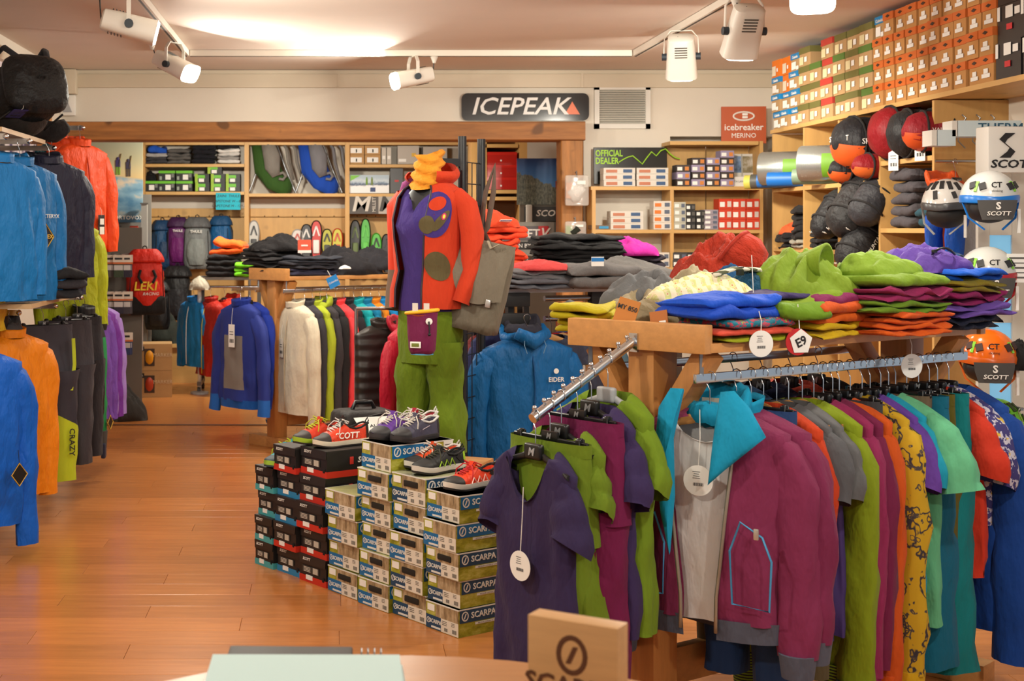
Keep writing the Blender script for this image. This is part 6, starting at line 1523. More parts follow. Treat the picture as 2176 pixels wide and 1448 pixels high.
for i in range(8):
    k = i / 7; rings.append([(-.168 + .336 * j / 12, -.02 - .075 * math.sin(min(1, k * 1.25) * 1.57) - .010 * nz3(j * .7, k * 3, 2), .46 - .30 * k + .02 * math.cos(j * .5) * (k > .8)) for j in range(13)])
G().loft(rings, False).obj('flap', fabric((112, 104, 90), .75), t, smooth=180)
G().rbox((.10, -.105, .16), (.03, .012, .04), .005).obj('buckle', plain((190, 190, 190), .3, .7), t, smooth=40)
G().tube([(.0, -.03, .46), (.04, -.07, .43), (.08, -.06, .46)], .009, 8, sq=.5).obj('grab_handle', fabric((150, 140, 120)), t, smooth=60)
G().tube([(-.10, .02, .42), (-.05, .05, .52), (-.06, .06, .70), (-.085, .06, .84), (-.11, .07, .70), (-.09, .05, .52), (.0, .03, .43)], .016, 8, sq=.35, up=(0, 1, 0)).obj('shoulder_strap', fabric((96, 82, 72)), t, smooth=60)
price_tag(t, (-.19, -.05, .14), WHITEPAPER, .04, .13, cord=.05)
# ------------------------------------------------------------------ mannequin
YQ = 6.95
mq = thing('mannequin', 'headless mannequin in open orange-red jacket, purple top and green trousers', 'mannequin', (PX(914, YQ), YQ, .50), R(-36))
mq.scale = (.88, .95, 1)
o = thing('display_plinth', 'dark wooden plinth under the mannequin behind the shoe boxes', 'plinth', (PX(918, YQ), YQ, 0), R(-24)); G().rbox((0, .02, .24), (.46, .42, .48), .006).obj('body', OAKV, o, smooth=40); G().box((0, .02, .49), (.48, .44, .018)).obj('top', OAKT, o)
BLKM = plain((34, 34, 36), .3)
def mring(prof, n=32, p=.8):
    return [[(cx + a * sg(math.cos(2 * math.pi * j / n), p), cy + b * sg(math.sin(2 * math.pi * j / n), p), z) for j in range(n)] for z, a, b, cx, cy in prof]
def H(py): return PZ(py, YQ) - .50     # local height of a photo row
zn = H(345); zs = H(398); zb = H(480); zw = H(575); zh = H(640)
prof = [(zh - .16, .12, .09, 0, 0), (zh - .1, .165, .12, 0, 0), (zh, .16, .115, 0, 0), (zw, .125, .095, 0, -.005), (zb - .04, .145, .115, 0, -.02), (zb + .06, .15, .11, 0, -.01), (zs - .03, .165, .085, 0, 0), (zs + .015, .12, .065, 0, .005), (zs + .035, .06, .055, 0, .005), (zn - .03, .05, .052, 0, 0), (H(330), .052, .055, 0, -.005)]
G().loft(mring(prof), True, True, True).obj('body_form', BLKM, mq, smooth=60)
pr = [(zh - .045, .178, .128, 0, 0), (zh, .175, .127, 0, 0), (zw, .142, .108, 0, -.005), (zb - .05, .165, .128, 0, -.022), (zb, .17, .138, 0, -.035), (zb + .06, .165, .125, 0, -.02), (zs - .05, .165, .10, 0, -.005), (zs - .01, .145, .08, 0, .0)]
rings = mring(pr, 40)
rings = [[(x, y - .006 * abs(nz3(x * 14, z * 9, 2)), min(z, zs - .005 - .125 * max(0, 1 - (x / .085) ** 2)) if y < 0 else z) for x, y, z in r] for r in rings]
G().loft(rings).obj('purple_top', fabric((66, 48, 120)), mq, smooth=180)
GT_ = (98, 120, 24)
g = G().loft([[(x, y + .008 * nz3(x * 12, z * 8, 3), z) for x, y, z in r] for r in mring([(zh - .30, .175, .125, 0, 0), (zh - .16, .185, .135, 0, 0), (zh - .04, .178, .125, 0, 0), (zh + .02, .16, .11, 0, 0)], 36)])
for s in (-1, 1):
    n_ = 12; pts = []; rad = []
    for i in range(n_ + 1):
        k = i / n_; pts.append((s * (.088 + .025 * k), .01 * nz3(k * 3, s, 1), (zh - .20) * (1 - k) + .05 * k)); rad.append(.105 - .008 * k + .01 * math.sin(k * 9 + s))
    g.tube(pts, rad, 22, cap=False, sq=1.0, up=(1, 0, 0), wob=.28, seed=4 + s)
g.obj('trousers', fabric(GT_, .95, .45), mq, smooth=180)
ORJ = fabric((190, 56, 26), .9, .3, .3, 9)
jp = [(zh - .03, .232, .165, .0, .0), (zh + .06, .232, .165, 0, 0), (zw, .205, .15, 0, 0), (zb - .06, .208, .158, 0, -.012), (zb + .03, .212, .160, 0, -.015), (zs - .05, .212, .125, 0, 0), (zs - .012, .185, .10, 0, .005), (zs + .03, .10, .075, 0, .01), (zs + .055, .08, .072, 0, .012)]
n_ = 48; rings = []
gaps = [.36, .36, .38, .46, .50, .52, .50, .5, .5]
for (z, a, b, cx, cy), gp in zip(jp, gaps):
    ring = []
    for j in range(n_):
        q = -math.pi / 2 - .18 + gp + (2 * math.pi - 2 * gp) * j / (n_ - 1)
        x = cx + a * sg(math.cos(q), .85); y = cy + b * sg(math.sin(q), .85)
        dd = .008 * nz3(x * 12, z * 6, 4); ring.append((x * (1 + dd * 3), y * (1 + dd * 4), z + .004 * nz3(x * 9, y * 9, z)))
    rings.append(ring)
jo = G().loft(rings, closed=False).obj('jacket', ORJ, mq, smooth=180)
for e in (0, -1):
    G().tube([Vector(r[e]) for r in rings], .006, 6).obj('zipper', plain((40, 28, 44), .5), jo, smooth=60)
for s in (-1, 1):
    pts = [(s * .165, .0, zs - .045), (s * .225, .005, zs - .10), (s * .262, .01, zb - .04), (s * .275, -.01, zw), (s * .262, -.05, zh + .08), (s * .245, -.07, zh + .0)]
    if s < 0: pts = [(-.165, 0, zs - .045), (-.215, .01, zs - .10), (-.235, .03, zb - .04), (-.24, .03, zw), (-.25, .02, zh + .05), (-.25, .0, zh - .05)]
    sm = ORJ if s > 0 else two_z((206, 56, 24), (112, 92, 76), zw)
    G().tube(pts, [.05, .068, .064, .056, .05, .045], 16, cap=False, up=(1, 0, 0), wob=.22, seed=s + 3).obj('sleeve', sm, jo, smooth=180)
PNK = fabric((150, 74, 130))
G().tube([(-.10, -.02, zs + .035), (-.135, -.03, zs + .01), (-.165, -.03, zs - .035)], [.03, .045, .03], 10, sq=.6).obj('shoulder_patch', PNK, jo, smooth=180)
hg = G(); rings = []
for i in range(7):
    k = i / 6; rings.append([((.10 + .06 * math.sin(k * 2.4)) * math.cos(q), .02 + (.085 + .05 * math.sin(k * 2.6)) * math.sin(q), zs + .005 + .07 * k + .05 * max(0, math.sin(q)) * k) for q in [-.9 + (math.pi + 1.8) * j / 20 for j in range(21)]])
hg.loft(rings, False).obj('hood', ORJ, jo, smooth=180)
def on_jacket(ang_, z, off=.004):
    for i in range(len(jp) - 1):
        z0_, z1_ = jp[i][0], jp[i + 1][0]
        if z0_ <= z <= z1_:
            k = (z - z0_) / (z1_ - z0_); a = jp[i][1] * (1 - k) + jp[i + 1][1] * k; b = jp[i][2] * (1 - k) + jp[i + 1][2] * k; cy = jp[i][4] * (1 - k) + jp[i + 1][4] * k
            q = -math.pi / 2 + ang_
            return Vector(((a + off) * sg(math.cos(q), .85), cy + (b + off) * sg(math.sin(q), .85), z))
    return Vector((0, 0, z))
def patch(name, cx, cz, rx, rzz, mat, rot=0.0, off=.004, hole=None, parent=None):
    n = 24; rs = []
    for rr in (([1.0, .75, .5, .25, .02]) if hole is None else [1.0, .8, hole]):
        ring = []
        for j in range(n):
            q = 2 * math.pi * j / n; u = rx * rr * math.cos(q); v = rzz * rr * math.sin(q)
            ring.append(on_jacket(cx + u * math.cos(rot) - v * math.sin(rot), cz + (u * math.sin(rot) + v * math.cos(rot)) * .15 / .75, off))
        rs.append(ring)
    return G().loft(rs).obj(name, mat, parent or jo, smooth=180)
VIO = fabric((60, 44, 118)); OLV = fabric((88, 78, 50))
wing = patch('butterfly_patch', .56, H(457), .56, .56, VIO, .5)
patch('olive_mark', .38, H(478), .22, .22, OLV, .3, .006, parent=wing); patch('olive_mark', .78, H(470), .12, .34, OLV, -.8, .006, parent=wing); patch('orange_hole', .60, H(434), .26, .17, ORJ, .1, .006, parent=wing)
patch('round_badge', .86, H(461), .075, .085, plain((186, 30, 90), .6), 0, .008, parent=wing); patch('badge_mark', .86, H(461), .04, .05, plain((230, 200, 60), .6), 0, .0095, parent=wing)
patch('pocket_patch', .66, H(564), .42, .34, OLV, -.35)
rings = []
for i in range(14):
    k = i / 13; z = H(392) + (H(330) - H(392)) * k
    rings.append([((.088 - .022 * k + .013 * math.sin(k * 20 + math.cos(q) * 2.5 + q * .5) + .010 * (1 - k) * max(0, -math.sin(q)) + .014 * nz3(math.cos(q) * 2, k * 6, 1)) * math.cos(q), -.004 + (.084 + .013 * math.sin(k * 20 + math.cos(q) * 2.5 + q * .5) + .014 * nz3(math.sin(q) * 2, k * 6, 3)) * math.sin(q) - .02 * (1 - k), z - .03 * (1 - k) * max(0, -math.sin(q)) + .03 * k * max(0, math.cos(q - .6))) for q in [2 * math.pi * j / 30 for j in range(30)]])
G().loft(rings).obj('neck_scarf', fabric((224, 146, 40), .8, .5), mq, smooth=180)
t = thing('chalk_bag', 'plum chalk bag with yellow rim hanging on the mannequin', 'bag', P(897, 752, 6.60), R(-20))
G().loft([[(x, y, z + .004 * nz3(x * 20, y * 20, z * 20)) for x, y, z in r] for r in mring([(0, .052, .04, 0, 0), (.02, .062, .052, 0, 0), (.10, .068, .058, 0, 0), (.17, .07, .06, 0, 0), (.195, .074, .062, 0, 0)], 28)], True, True, False).obj('body', fabric((112, 26, 72), .7), t, smooth=180)
G().tube([(.076 * math.cos(R(a)), .064 * math.sin(R(a)), .197 + .008 * math.cos(R(a))) for a in range(0, 360, 15)], .008, 8, closed=True).obj('rim', plain((226, 170, 20), .6), t, smooth=60)
G().lathe([(.068, .185), (.05, .165), (.002, .155)], 20).obj('lining', fabric((206, 96, 76)), t, smooth=60)
G().rbox((-.015, -.058, .045), (.052, .006, .03), .012).obj('logo_patch', WHITEP, t, smooth=40); G().rbox((-.015, -.062, .045), (.036, .004, .016), .006).obj('logo_print', plain((110, 120, 40), .6), t, smooth=40)
G().lathe([(.016, 0), (.016, .004), (.002, .005)], 16).obj('round_patch', WHITEP, t, (.048, -.052, .155), rot=(R(90), 0, R(30))); G().tube([(.05, -.06, .155), (.054, -.064, .12), (.054, -.066, .10)], .004, 6).sphere((.054, -.066, .095), .008).obj('toggle', BLACKP, t, smooth=60)
for s in (-.025, .03): G().box((s, -.03, .215), (.026, .006, .045)).obj('belt_loop', plain((210, 204, 196), .7), t)
G().lathe([(.054, 0.002), (.054, -.004), (.001, -.005)], 20, sy=.8).obj('base', plain((70, 150, 190), .6), t)
# ------------------------------------------------------------------ shoe boxes in front
BA = Vector((.825, .565)).normalized(); BE = Vector((-.565, .825)).normalized(); RB = ang(BA); C0 = Vector((.52, 5.677))
def rock_mat(name, c1, c2, c3, sc, st):
    m, nt, b = new_mat(name)
    oi = nd(nt, 'ShaderNodeObjectInfo'); v = coords(nt, 'Object', st)
    ad = nd(nt, 'ShaderNodeVectorMath'); ad.operation = 'ADD'; nt.links.new(v, ad.inputs[0]); nt.links.new(oi.outputs['Random'], ad.inputs[1])
    n = noise_tex(nt, ad.outputs[0], sc, 7, .68)
    nt.links.new(ramp(nt, n, [(.32, lin(c1)), (.5, lin(c2)), (.68, lin(c3))]), b.inputs['Base Color']); b.inputs['Roughness'].default_value = .45
    return m
ROCKG = rock_mat('green_mountain_print', (92, 100, 18), (160, 160, 40), (206, 204, 110), 9, (1, 1, 2.2))
ROCKB = rock_mat('brown_rock_print', (100, 82, 56), (164, 142, 108), (200, 182, 150), 16, (1, 2.4, .7))
SBLUE = plain((8, 104, 162), .45); SNAVY = plain((18, 66, 100), .45); CARDW = plain((222, 222, 216), .6); LBL = plain((222, 216, 202), .6)
GINK = plain((90, 88, 84), .7)
def ring_icon(parent, loc, r, mat, face):
    g = G()
    pts = [(r * math.cos(a), 0, r * 1.1 * math.sin(a)) for a in [2 * math.pi * i / 18 for i in range(18)]]
    g.tube(pts, r * .2, 6, closed=True)
    g.prism([(-.5 * r, -.65 * r), (-.1 * r, -.65 * r), (.5 * r, .65 * r), (.1 * r, .65 * r)], (0, r * .15, 0), (1, 0, 0), (0, 0, 1), (0, -1, 0), r * .3)
    o = g.obj('ring_icon', mat, parent, loc); o.rotation_euler = (0, 0, 0 if face == 'front' else R(-90)); o.scale = (1, .08, 1)
    tag(o, None, None, None, 'stuff')
    return o
def end_panel(t, name, mat, w, h, u, v, pw_, ph, d=.0012):   # on the -x end; u from the image left (y = w)
    G().box((-d / 2, w - (u + pw_ / 2) * w, (v + ph / 2) * h), (d, pw_ * w, ph * h)).obj(name, mat, t)
def side_panel(t, name, mat, L, h, u, v, pw_, ph, d=.0012):
    G().box(((u + pw_ / 2) * L, -d / 2, (v + ph / 2) * h), (pw_ * L, d, ph * h)).obj(name, mat, t)
def scarpa_proto(w, L, h, dark=False, hole=False, sticker=True):
    t = thing('shoe_box', '', 'box')
    G().box((L / 2, w / 2, h / 2), (L - .001, w - .001, h - .001)).obj('body', ROCKG, t)
    G().box((L / 2, w / 2, h - .003), (L + .003, w + .003, .005)).obj('lid_edge', CARDW, t)
    B = SNAVY if dark else SBLUE
    end_panel(t, 'rock_print', ROCKB, w, h, .30, .50, .70, .47)
    end_panel(t, 'logo_panel', B, w, h, 0, .02, .47, .48)
    end_panel(t, 'size_label', LBL, w, h, .47, .02, .53, .48)
    g = G()
    for k in range(5): g.box((-.0016, w * (.42 - .022 * k), h * .14), (.001, w * (.008 + .006 * (k % 2)), h * .12))
    for k in range(6): g.box((-.0016, w * (.17 - .022 * k), h * .16), (.001, w * (.008 + .006 * ((k + 1) % 2)), h * .14))
    for k in range(3): g.box((-.0016, w * .42, h * (.30 + .06 * k)), (.001, w * .14, h * .02)); g.box((-.0016, w * .16, h * (.34 + .05 * k)), (.001, w * .10, h * .015))
    tag(g.obj('label_print', GINK, t), None, None, None, 'stuff')
    end_panel(t, 'slogan_strip', CARDW, w, h, .17, .06, .29, .07, .002)
    ring_icon(t, (-.002, w * .92, h * .30), h * .085, CARDW, 'left')
    text(t, 'SCARPA', h * .20, (-.002, w * .70, h * .30), CARDW, 'left', bold=.02, sx=.92)
    if hole: G().rbox((0, w * .42, h * .70), (.012, w * .42, h * .22), h * .10).obj('grip_hole', plain((34, 28, 20), .9), t, smooth=40)
    if sticker: end_panel(t, 'price_sticker', WHITEPAPER, w, h, .05, .66, .22, .24, .002)
    side_panel(t, 'logo_panel', B, L, h, .02, .50, .60, .47)
    ring_icon(t, (L * .10, -.002, h * .735), h * .14, CARDW, 'front')
    text(t, 'SCARPA', h * .30, (L * .385, -.002, h * .73), CARDW, 'front', bold=.02, sx=1.06)
    side_panel(t, 'slogan_strip', CARDW, L, h, .26, .38, .46, .085, .002)
    text(t, "NESSUN LUOGO E' LONTANO", h * .066, (L * .49, -.0026, h * .422), GINK, 'front', space=1.5, sx=.9)
    side_panel(t, 'text_panel', CARDW, L, h, .84, .18, .15, .78, .002)
    g = G()
    for k in range(7): g.box((L * .905, -.0026, h * (.26 + .095 * k)), (L * .09, .001, h * .03))
    tag(g.obj('text_print', GINK, t), None, None, None, 'stuff')
    return t
def scott_proto(w, L, h, band, bandc):
    t = thing('shoe_box', '', 'box')
    BLB = plain((30, 28, 27), .45)
    G().box((L / 2, w / 2, h / 2), (L - .003, w - .003, h - .002)).obj('body', BLB, t)
    m = plain(bandc, .5)
    end_panel(t, 'colour_band', m, w, h, 0, .0, 1, band); side_panel(t, 'colour_band', m, L, h, 0, 0, 1, band)
    G().prism([(.0, .70), (1, .66), (1, 1), (0, 1)] if False else [(0.02 * w, h * .70), (.98 * w, h * .66), (w, h), (0, h)], (-.004, 0, 0), (0, 1, 0), (0, 0, 1), (1, 0, 0), .004).obj('lid_flap', plain((36, 34, 33), .45), t)
    G().box((L / 2, w / 2, h - .002), (L, w, .005)).obj('lid', plain((46, 44, 43), .5), t)
    text(t, 'SCOTT', h * .15, (-.006, w * .70, h * .86), WHITEP, 'left', shear=.2, bold=.015)
    end_panel(t, 'info_label', plain((58, 56, 52), .6), w, h, .12, .36, .62, .24, .002); end_panel(t, 'barcode_label', plain((190, 184, 170), .6), w, h, .52, .37, .18, .22, .003)
    end_panel(t, 'price_sticker', WHITEPAPER, w, h, .26, .10, .24, .17, .003)
    g = G()
    for k in range(4): g.box((-.0026, w * .70, h * (.40 + .05 * k)), (.001, w * .25, h * .018))
    tag(g.obj('label_print', LBL, t), None, None, None, 'stuff')
    G().rbox((0, w * .10, h * .26), (.006, w * .08, h * .16), .004).obj('grip_hole', plain((12, 11, 10), .9), t, smooth=40)
    text(t, 'SCOTT', h * .30, (L * .70, -.002, h * .58), WHITEP, 'front', shear=.2, bold=.015); G().rbox((L * .42, -.001, h * .58), (.02, .003, .035), .006).obj('red_mark', plain((206, 50, 40), .5), t, smooth=40)
    return t
PROT = {}
def put_box(key, mk, label, e0, a0_, z, rz=0.0):
    if key not in PROT: t = PROT[key] = mk()
    else: t = copy_tree(PROT[key])
    q = C0 + BE * e0 + BA * a0_
    t.location = (q.x, q.y, z); t.rotation_euler = (0, 0, RB + rz); t['label'] = label
    return t
ORD = ('bottom', 'second', 'third', 'fourth', 'fifth', 'sixth')
for nm, e0, w, h, n, cfg in (('front right', 0, .212, .1145, 5, 'D'), ('middle', .222, .228, .122, 5, 'C'), ('rear middle', .456, .222, .120, 6, 'B'), ('short left', .700, .235, .117, 4, 'A')):
    for k in range(n):
        dk = (nm == 'middle' and k in (0, 1, 4)) or (nm == 'front right' and k in (0, 1, 2))
        hole = (nm in ('middle', 'rear middle') and k < n - (1 if nm == 'rear middle' else 0)) or (nm == 'front right' and k == 2) or (nm == 'short left' and k == 0)
        lab = 'green printed shoe box, %s from the floor in the %s stack' % (ORD[k] if k else 'lowest', nm)
        put_box((cfg, dk, hole, k % 2), lambda: scarpa_proto(w - .004, .34, h - .001, dk, hole, True), lab, e0 + .002 + .004 * math.sin(k * 2.3), .012 * math.sin(k * 1.7 + e0 * 9), k * h, .02 * math.sin(k * 3.1 + e0 * 5))
TEAL, SKY, RED = (70, 164, 170), (40, 130, 180), (196, 46, 28)
for nm, e0, w, h, cols in (('right black', .952, .222, .1255, (RED,) * 5), ('middle black', 1.182, .20, .1225, (SKY, RED, SKY, SKY, RED)), ('left black', 1.392, .168, .122, (TEAL,) * 4)):
    for k, c in enumerate(cols):
        cn = {TEAL: 'teal', SKY: 'sky blue', RED: 'red'}[c]
        put_box(('S', w, c), lambda: scott_proto(w - .004, .33, h - .001, .24, c), 'black shoe box with %s band, %s from the floor in the %s stack' % (cn, ORD[k] if k else 'lowest', nm), e0 + .002, .014 * math.sin(k * 2.1 + e0 * 7), k * h, .015 * math.sin(k * 2.7 + e0))
# ------------------------------------------------------------------ shoes
def shoe(label, loc, rz, upper, sole, toe, lace, lining, L=.285, accent=None, txt=None, style='run', tongue=None, cut=.085, group=None):
    t = thing('shoe', label, 'shoe', loc, rz, group)
    S = [0, .03, .09, .18, .28, .38, .46, .54, .62, .70, .78, .85, .91, .96, .99, 1.0]
    Wd = [.012, .026, .033, .036, .036, .036, .038, .041, .045, .048, .048, .045, .038, .027, .014, .004]
    Ht = [cut * .98, cut, cut * .96, cut * .84, cut * .80, cut * .88, cut * 1.08, cut * .98, cut * .86, cut * .76, cut * .67, .050, .045, .038, .031, .026]
    zs_ = .022; n = 25
    def ring(s, w, h, grow=1.0):
        x = -L / 2 + L * s; r = []
        spring = .012 * max(0, (s - .72) / .28) ** 2; op = .04 < s < .44
        for j in range(n):
            u = j / (n - 1)
            if op:
                v = u if u <= .5 else 1 - u; sgn = -1 if u <= .5 else 1
                if v < .32: k = v / .32; y = w * (1.06 - .16 * k - .10 * k * k); z = zs_ + (h - zs_) * k
                else:
                    k = (v - .32) / .18; y = w * (.76 - .1 * k) * (1 - k ** 4 * .98); z = h - (h - .035) * min(1, k * 1.5)
                r.append((x, sgn * y * grow, z + spring))
            else:
                a = math.pi * u; y = -w * 1.06 * sg(math.cos(a), .8); z = zs_ + (h - zs_) * max(0, math.sin(a)) ** .62
                r.append((x, y * grow, z * (1 + (grow - 1) * .6) + spring))
        return r
    rr = [ring(s, w, h) for s, w, h in zip(S, Wd, Ht)]
    um = fabric(upper, .6, .2) if not isinstance(upper, bpy.types.Material) else upper
    G().loft(rr, False).obj('upper', um, t, smooth=60)
    G().loft([ring(s, w, h, 1.035) for s, w, h in list(zip(S, Wd, Ht))[10:]], False).obj('toe_cap', plain(toe, .6), t, smooth=60)
    hs = list(zip(S, Wd, Ht))[:3]
    G().loft([[p for p in ring(s, w, h, 1.04)[:9]] for s, w, h in hs], False).loft([[p for p in ring(s, w, h, 1.04)[-9:]] for s, w, h in hs], False).obj('heel_counter', plain(accent or toe, .6), t, smooth=60)
    G().tube([(-L / 2 + L * s, sgn * w * .83, h + .001) for sgn in (1,) for s, w, h in list(zip(S, Wd, Ht))[1:6]] + [(-L / 2 + L * .43, 0, cut * .92)] + [(-L / 2 + L * s, -w * .83, h + .001) for s, w, h in reversed(list(zip(S, Wd, Ht))[1:6])], .005, 8, closed=True).obj('collar', fabric(lining), t, smooth=60)
    def srings(z0_, z1_, g_):
        out = []
        for z, k in ((z0_, .94), (z0_ + (z1_ - z0_) * .3, 1.0), (z1_, .99)):
            lo = [(-L / 2 + L * s - (.004 if s == 0 else -.003 if s == 1 else 0), w * 1.12 * g_ * k, z + .012 * max(0, (s - .72) / .28) ** 2 + (.004 if s < .05 else 0)) for s, w in zip(S, Wd)]
            out.append(lo + [(x, -y, zz) for x, y, zz in reversed(lo)])
        return out
    thick = .024 if style == 'app' else .030
    G().loft(srings(.008, thick, 1.0), True, True, True).obj('midsole', plain(sole, .6), t, smooth=50)
    G().loft(srings(0, .009, .98), True, True, True).obj('outsole', plain((34, 32, 32) if style != 'run' else toe, .7), t, smooth=50)
    G().tube([(L * .10, 0, cut * .78), (L * .02, 0, cut * 1.02), (-L * .035, 0, cut * 1.28)], [.022, .024, .022], 10, sq=.28, up=(.4, 0, 1)).obj('tongue', fabric(tongue or upper if not isinstance(upper, bpy.types.Material) else (60, 60, 60)), t, smooth=60)
    g = G(); lm = plain(lace, .8)
    pk = [(.44, 1.11), (.50, 1.06), (.56, .99), (.62, .90), (.68, .83), (.73, .775)]
    for i, (s, hh) in enumerate(pk):
        x = -L / 2 + L * s; z = cut * hh + .004
        w = .018
        pts = [(x - .008, -w, z - .010), (x, -w * .5, z + .002), (x + .002, w * .5, z + .002), (x - .008, w, z - .010)]
        G().tube(pts, .0028, 6).obj('lace', lm, t, smooth=60)
        if i: G().tube([(x - .008, -w, z - .008), (x - L * .02, 0, z + .007), (x - L * .055, w, z + .002)], .0024, 6).obj('lace', lm, t, smooth=60)
    x = -L / 2 + L * .47; z = cut * 1.12
    for s in (-1, 1):
        G().tube([(x, 0, z), (x + .02, s * .03, z + .018), (x - .005, s * .048, z + .006), (x - .012, s * .03, z - .004), (x, 0, z)], .0026, 6).obj('lace_bow', lm, t, smooth=60)
        G().tube([(x, 0, z), (x + .03, s * .026, z + .006), (x + .045, s * .050, z - .018), (x + .05, s * .052, z - .045)], .0026, 6).obj('lace_end', lm, t, smooth=60)
    G().tube([(-L / 2 + .004, 0, cut * .9), (-L / 2 - .008, 0, cut * 1.1), (-L / 2 - .002, 0, cut * 1.24), (-L / 2 + .010, 0, cut * 1.1), (-L / 2 + .006, 0, cut * .95)], .0034, 6).obj('heel_loop', fabric(lining), t, smooth=60)
    ac = plain(accent, .6) if accent else None
    for s in (-1, 1):
        if style == 'zig':
            pts = []
            for i in range(7):
                q = .30 + .06 * i; yy = .040 + .010 * (q - .3) / .4
                pts.append((-L / 2 + L * q, s * (yy + .003 - (.004 if i % 2 else .0)) * 1.02, (.062 - .012 * (i / 6)) if i % 2 else .030))
            G().tube(pts, .0026, 6).obj('zigzag_trim', ac, t, smooth=60)
            G().beam((-L / 2 + L * .10, s * .0385, .032), (-L / 2 + L * .22, s * .034, .066), .004, .018).obj('side_band', plain(toe, .6), t)
        elif style == 'app':
            G().tube([(-L / 2 + L * .30, s * .037, .062), (-L / 2 + L * .5, s * .0395, .048), (-L / 2 + L * .66, s * .047, .040), (-L / 2 + L * .76, s * .048, .036)], .0016, 5).obj('stitching', plain((200, 190, 200), .7), t)
    if txt:
        ty = -.0455 if style == 'run' else -.0475
        if style == 'run': text(t, txt, .040, (-.004, .0475, .052), WHITEP, rotm=(R(80), R(0), R(176)), shear=.2, bold=.02)
    return t
RS = ang(BA) + math.pi
def top_of(e, a, z): q = C0 + BE * e + BA * a; return (q.x, q.y, z + .0005)
shoe('orange-red shoe with white zigzag on the front right box stack', top_of(.10, .15, .5745), RS + .05, (222, 62, 26), (226, 222, 212), (40, 36, 34), (190, 30, 40), (34, 32, 34), accent=(238, 206, 196), style='zig')
shoe('black shoe with lime zigzag on the middle box stack', top_of(.315, .15, .612), RS + .10, (36, 37, 38), (214, 212, 204), (34, 34, 34), (60, 60, 44), (30, 30, 30), accent=(150, 190, 40), style='zig')
shoe('orange shoe with pale lining behind the black lime one', top_of(.42, .20, .612), RS - .05, (214, 76, 30), (214, 212, 204), (44, 40, 38), (214, 206, 196), (206, 202, 196), accent=(230, 200, 180), style='zig')
shoe('slate grey shoe with pale laces on the rear middle stack', top_of(.505, .17, .721), RS + .20, (66, 64, 84), (52, 50, 54), (40, 39, 42), (206, 200, 190), (206, 204, 200), style='app', cut=.092)
shoe('violet shoe with pale laces left of the slate one', top_of(.615, .13, .721), RS + .28, (92, 50, 140), (52, 50, 54), (42, 41, 44), (200, 194, 184), (206, 204, 200), style='app', cut=.092)
shoe('crimson shoe half hidden behind the violet and slate shoes', top_of(.64, .27, .721), RS + .15, (150, 24, 44), (52, 50, 54), (42, 41, 44), (200, 194, 184), (206, 204, 200), style='app', cut=.092)
shoe('brown-grey approach shoe on the short left green stack', top_of(.80, .19, .4685), RS + .55, (98, 84, 82), (44, 42, 42), (46, 44, 44), (150, 146, 138), (120, 112, 110), style='app', cut=.11)
shoe('second brown-grey approach shoe half behind the first', top_of(.735, .22, .4685), RS + .45, (94, 82, 80), (44, 42, 42), (46, 44, 44), (150, 146, 138), (120, 112, 110), style='app', cut=.11)
def mesh_mat():
    m, nt, b = new_mat('running_mesh')
    tc = coords(nt, 'Object'); sep = nd(nt, 'ShaderNodeSeparateXYZ'); nt.links.new(tc, sep.inputs[0])
    vo = nd(nt, 'ShaderNodeTexVoronoi'); vo.inputs['Scale'].default_value = 150; nt.links.new(tc, vo.inputs['Vector'])
    f = ramp(nt, vo.outputs['Distance'], [(.25, (1, 1, 1, 1)), (.35, (0, 0, 0, 1))])
    z = ramp(nt, sep.outputs[2], [(.03, (1, 1, 1, 1)), (.075, (0, 0, 0, 1))])
    mm = nd(nt, 'ShaderNodeMath'); mm.operation = 'MULTIPLY'; nt.links.new(f, mm.inputs[0]); nt.links.new(z, mm.inputs[1])
    nt.links.new(mixrgb(nt, mm.outputs[0], lin((220, 60, 24)), lin((50, 26, 22))), b.inputs['Base Color']); b.inputs['Roughness'].default_value = .5
    return m
MESHM = mesh_mat()
shoe('orange-red running shoe with white lettering on the right black stack', top_of(1.06, .16, .6275), RS - .03, MESHM, (216, 206, 186), (36, 30, 28), (214, 210, 204), (30, 28, 28), L=.30, accent=(36, 30, 28), txt='SCOTT', cut=.098)
shoe('red running shoe with yellow laces behind the lettered one', top_of(1.20, .13, .6275), RS + .05, (196, 52, 26), (150, 180, 40), (40, 32, 30), (176, 184, 40), (60, 30, 28), L=.29, accent=(60, 30, 28), cut=.095)
shoe('turquoise running shoe with yellow laces on the left black stack', top_of(1.45, .10, .4885), RS + .35, (20, 150, 170), (150, 190, 60), (40, 60, 70), (176, 190, 40), (20, 90, 110), accent=(20, 60, 70))
shoe('second turquoise running shoe behind the first on the left black stack', top_of(1.52, .19, .4885), RS + .2, (22, 140, 164), (150, 190, 60), (40, 60, 70), (176, 190, 40), (20, 90, 110), accent=(20, 60, 70))
# ------------------------------------------------------------------ tall shelf on the right wall
XS = 3.41
def yq(px): return XS * FPX / (px - CX)
def zq(py, px): return PZ(py, yq(px))
sh = thing('cubby_shelf', 'tall pine cubby shelf along the right wall', 'shelf', (0, 0, 0))
ZTOP = 2.41; Y0, Y1 = 5.2, 10.92; DX = .42
G().box((XS + DX / 2, (Y0 + Y1) / 2, ZTOP - .014), (DX, Y1 - Y0, .028)).obj('top_board', PINEY, sh)
ZA, ZB = 1.955, 1.505
ups = [yq(1642), yq(1708), yq(1782), yq(1869), yq(1983)]
for k, yy in enumerate(ups):
    G().box((XS + DX / 2, yy, ZTOP / 2 - .02), (DX, .028, ZTOP - .03)).obj('upright', PINEV, sh)
G().box((XR - .012, (ups[0] + ups[-1]) / 2, 1.2), (.016, ups[0] - ups[-1], 2.4)).obj('back_panel', PINEV, sh)
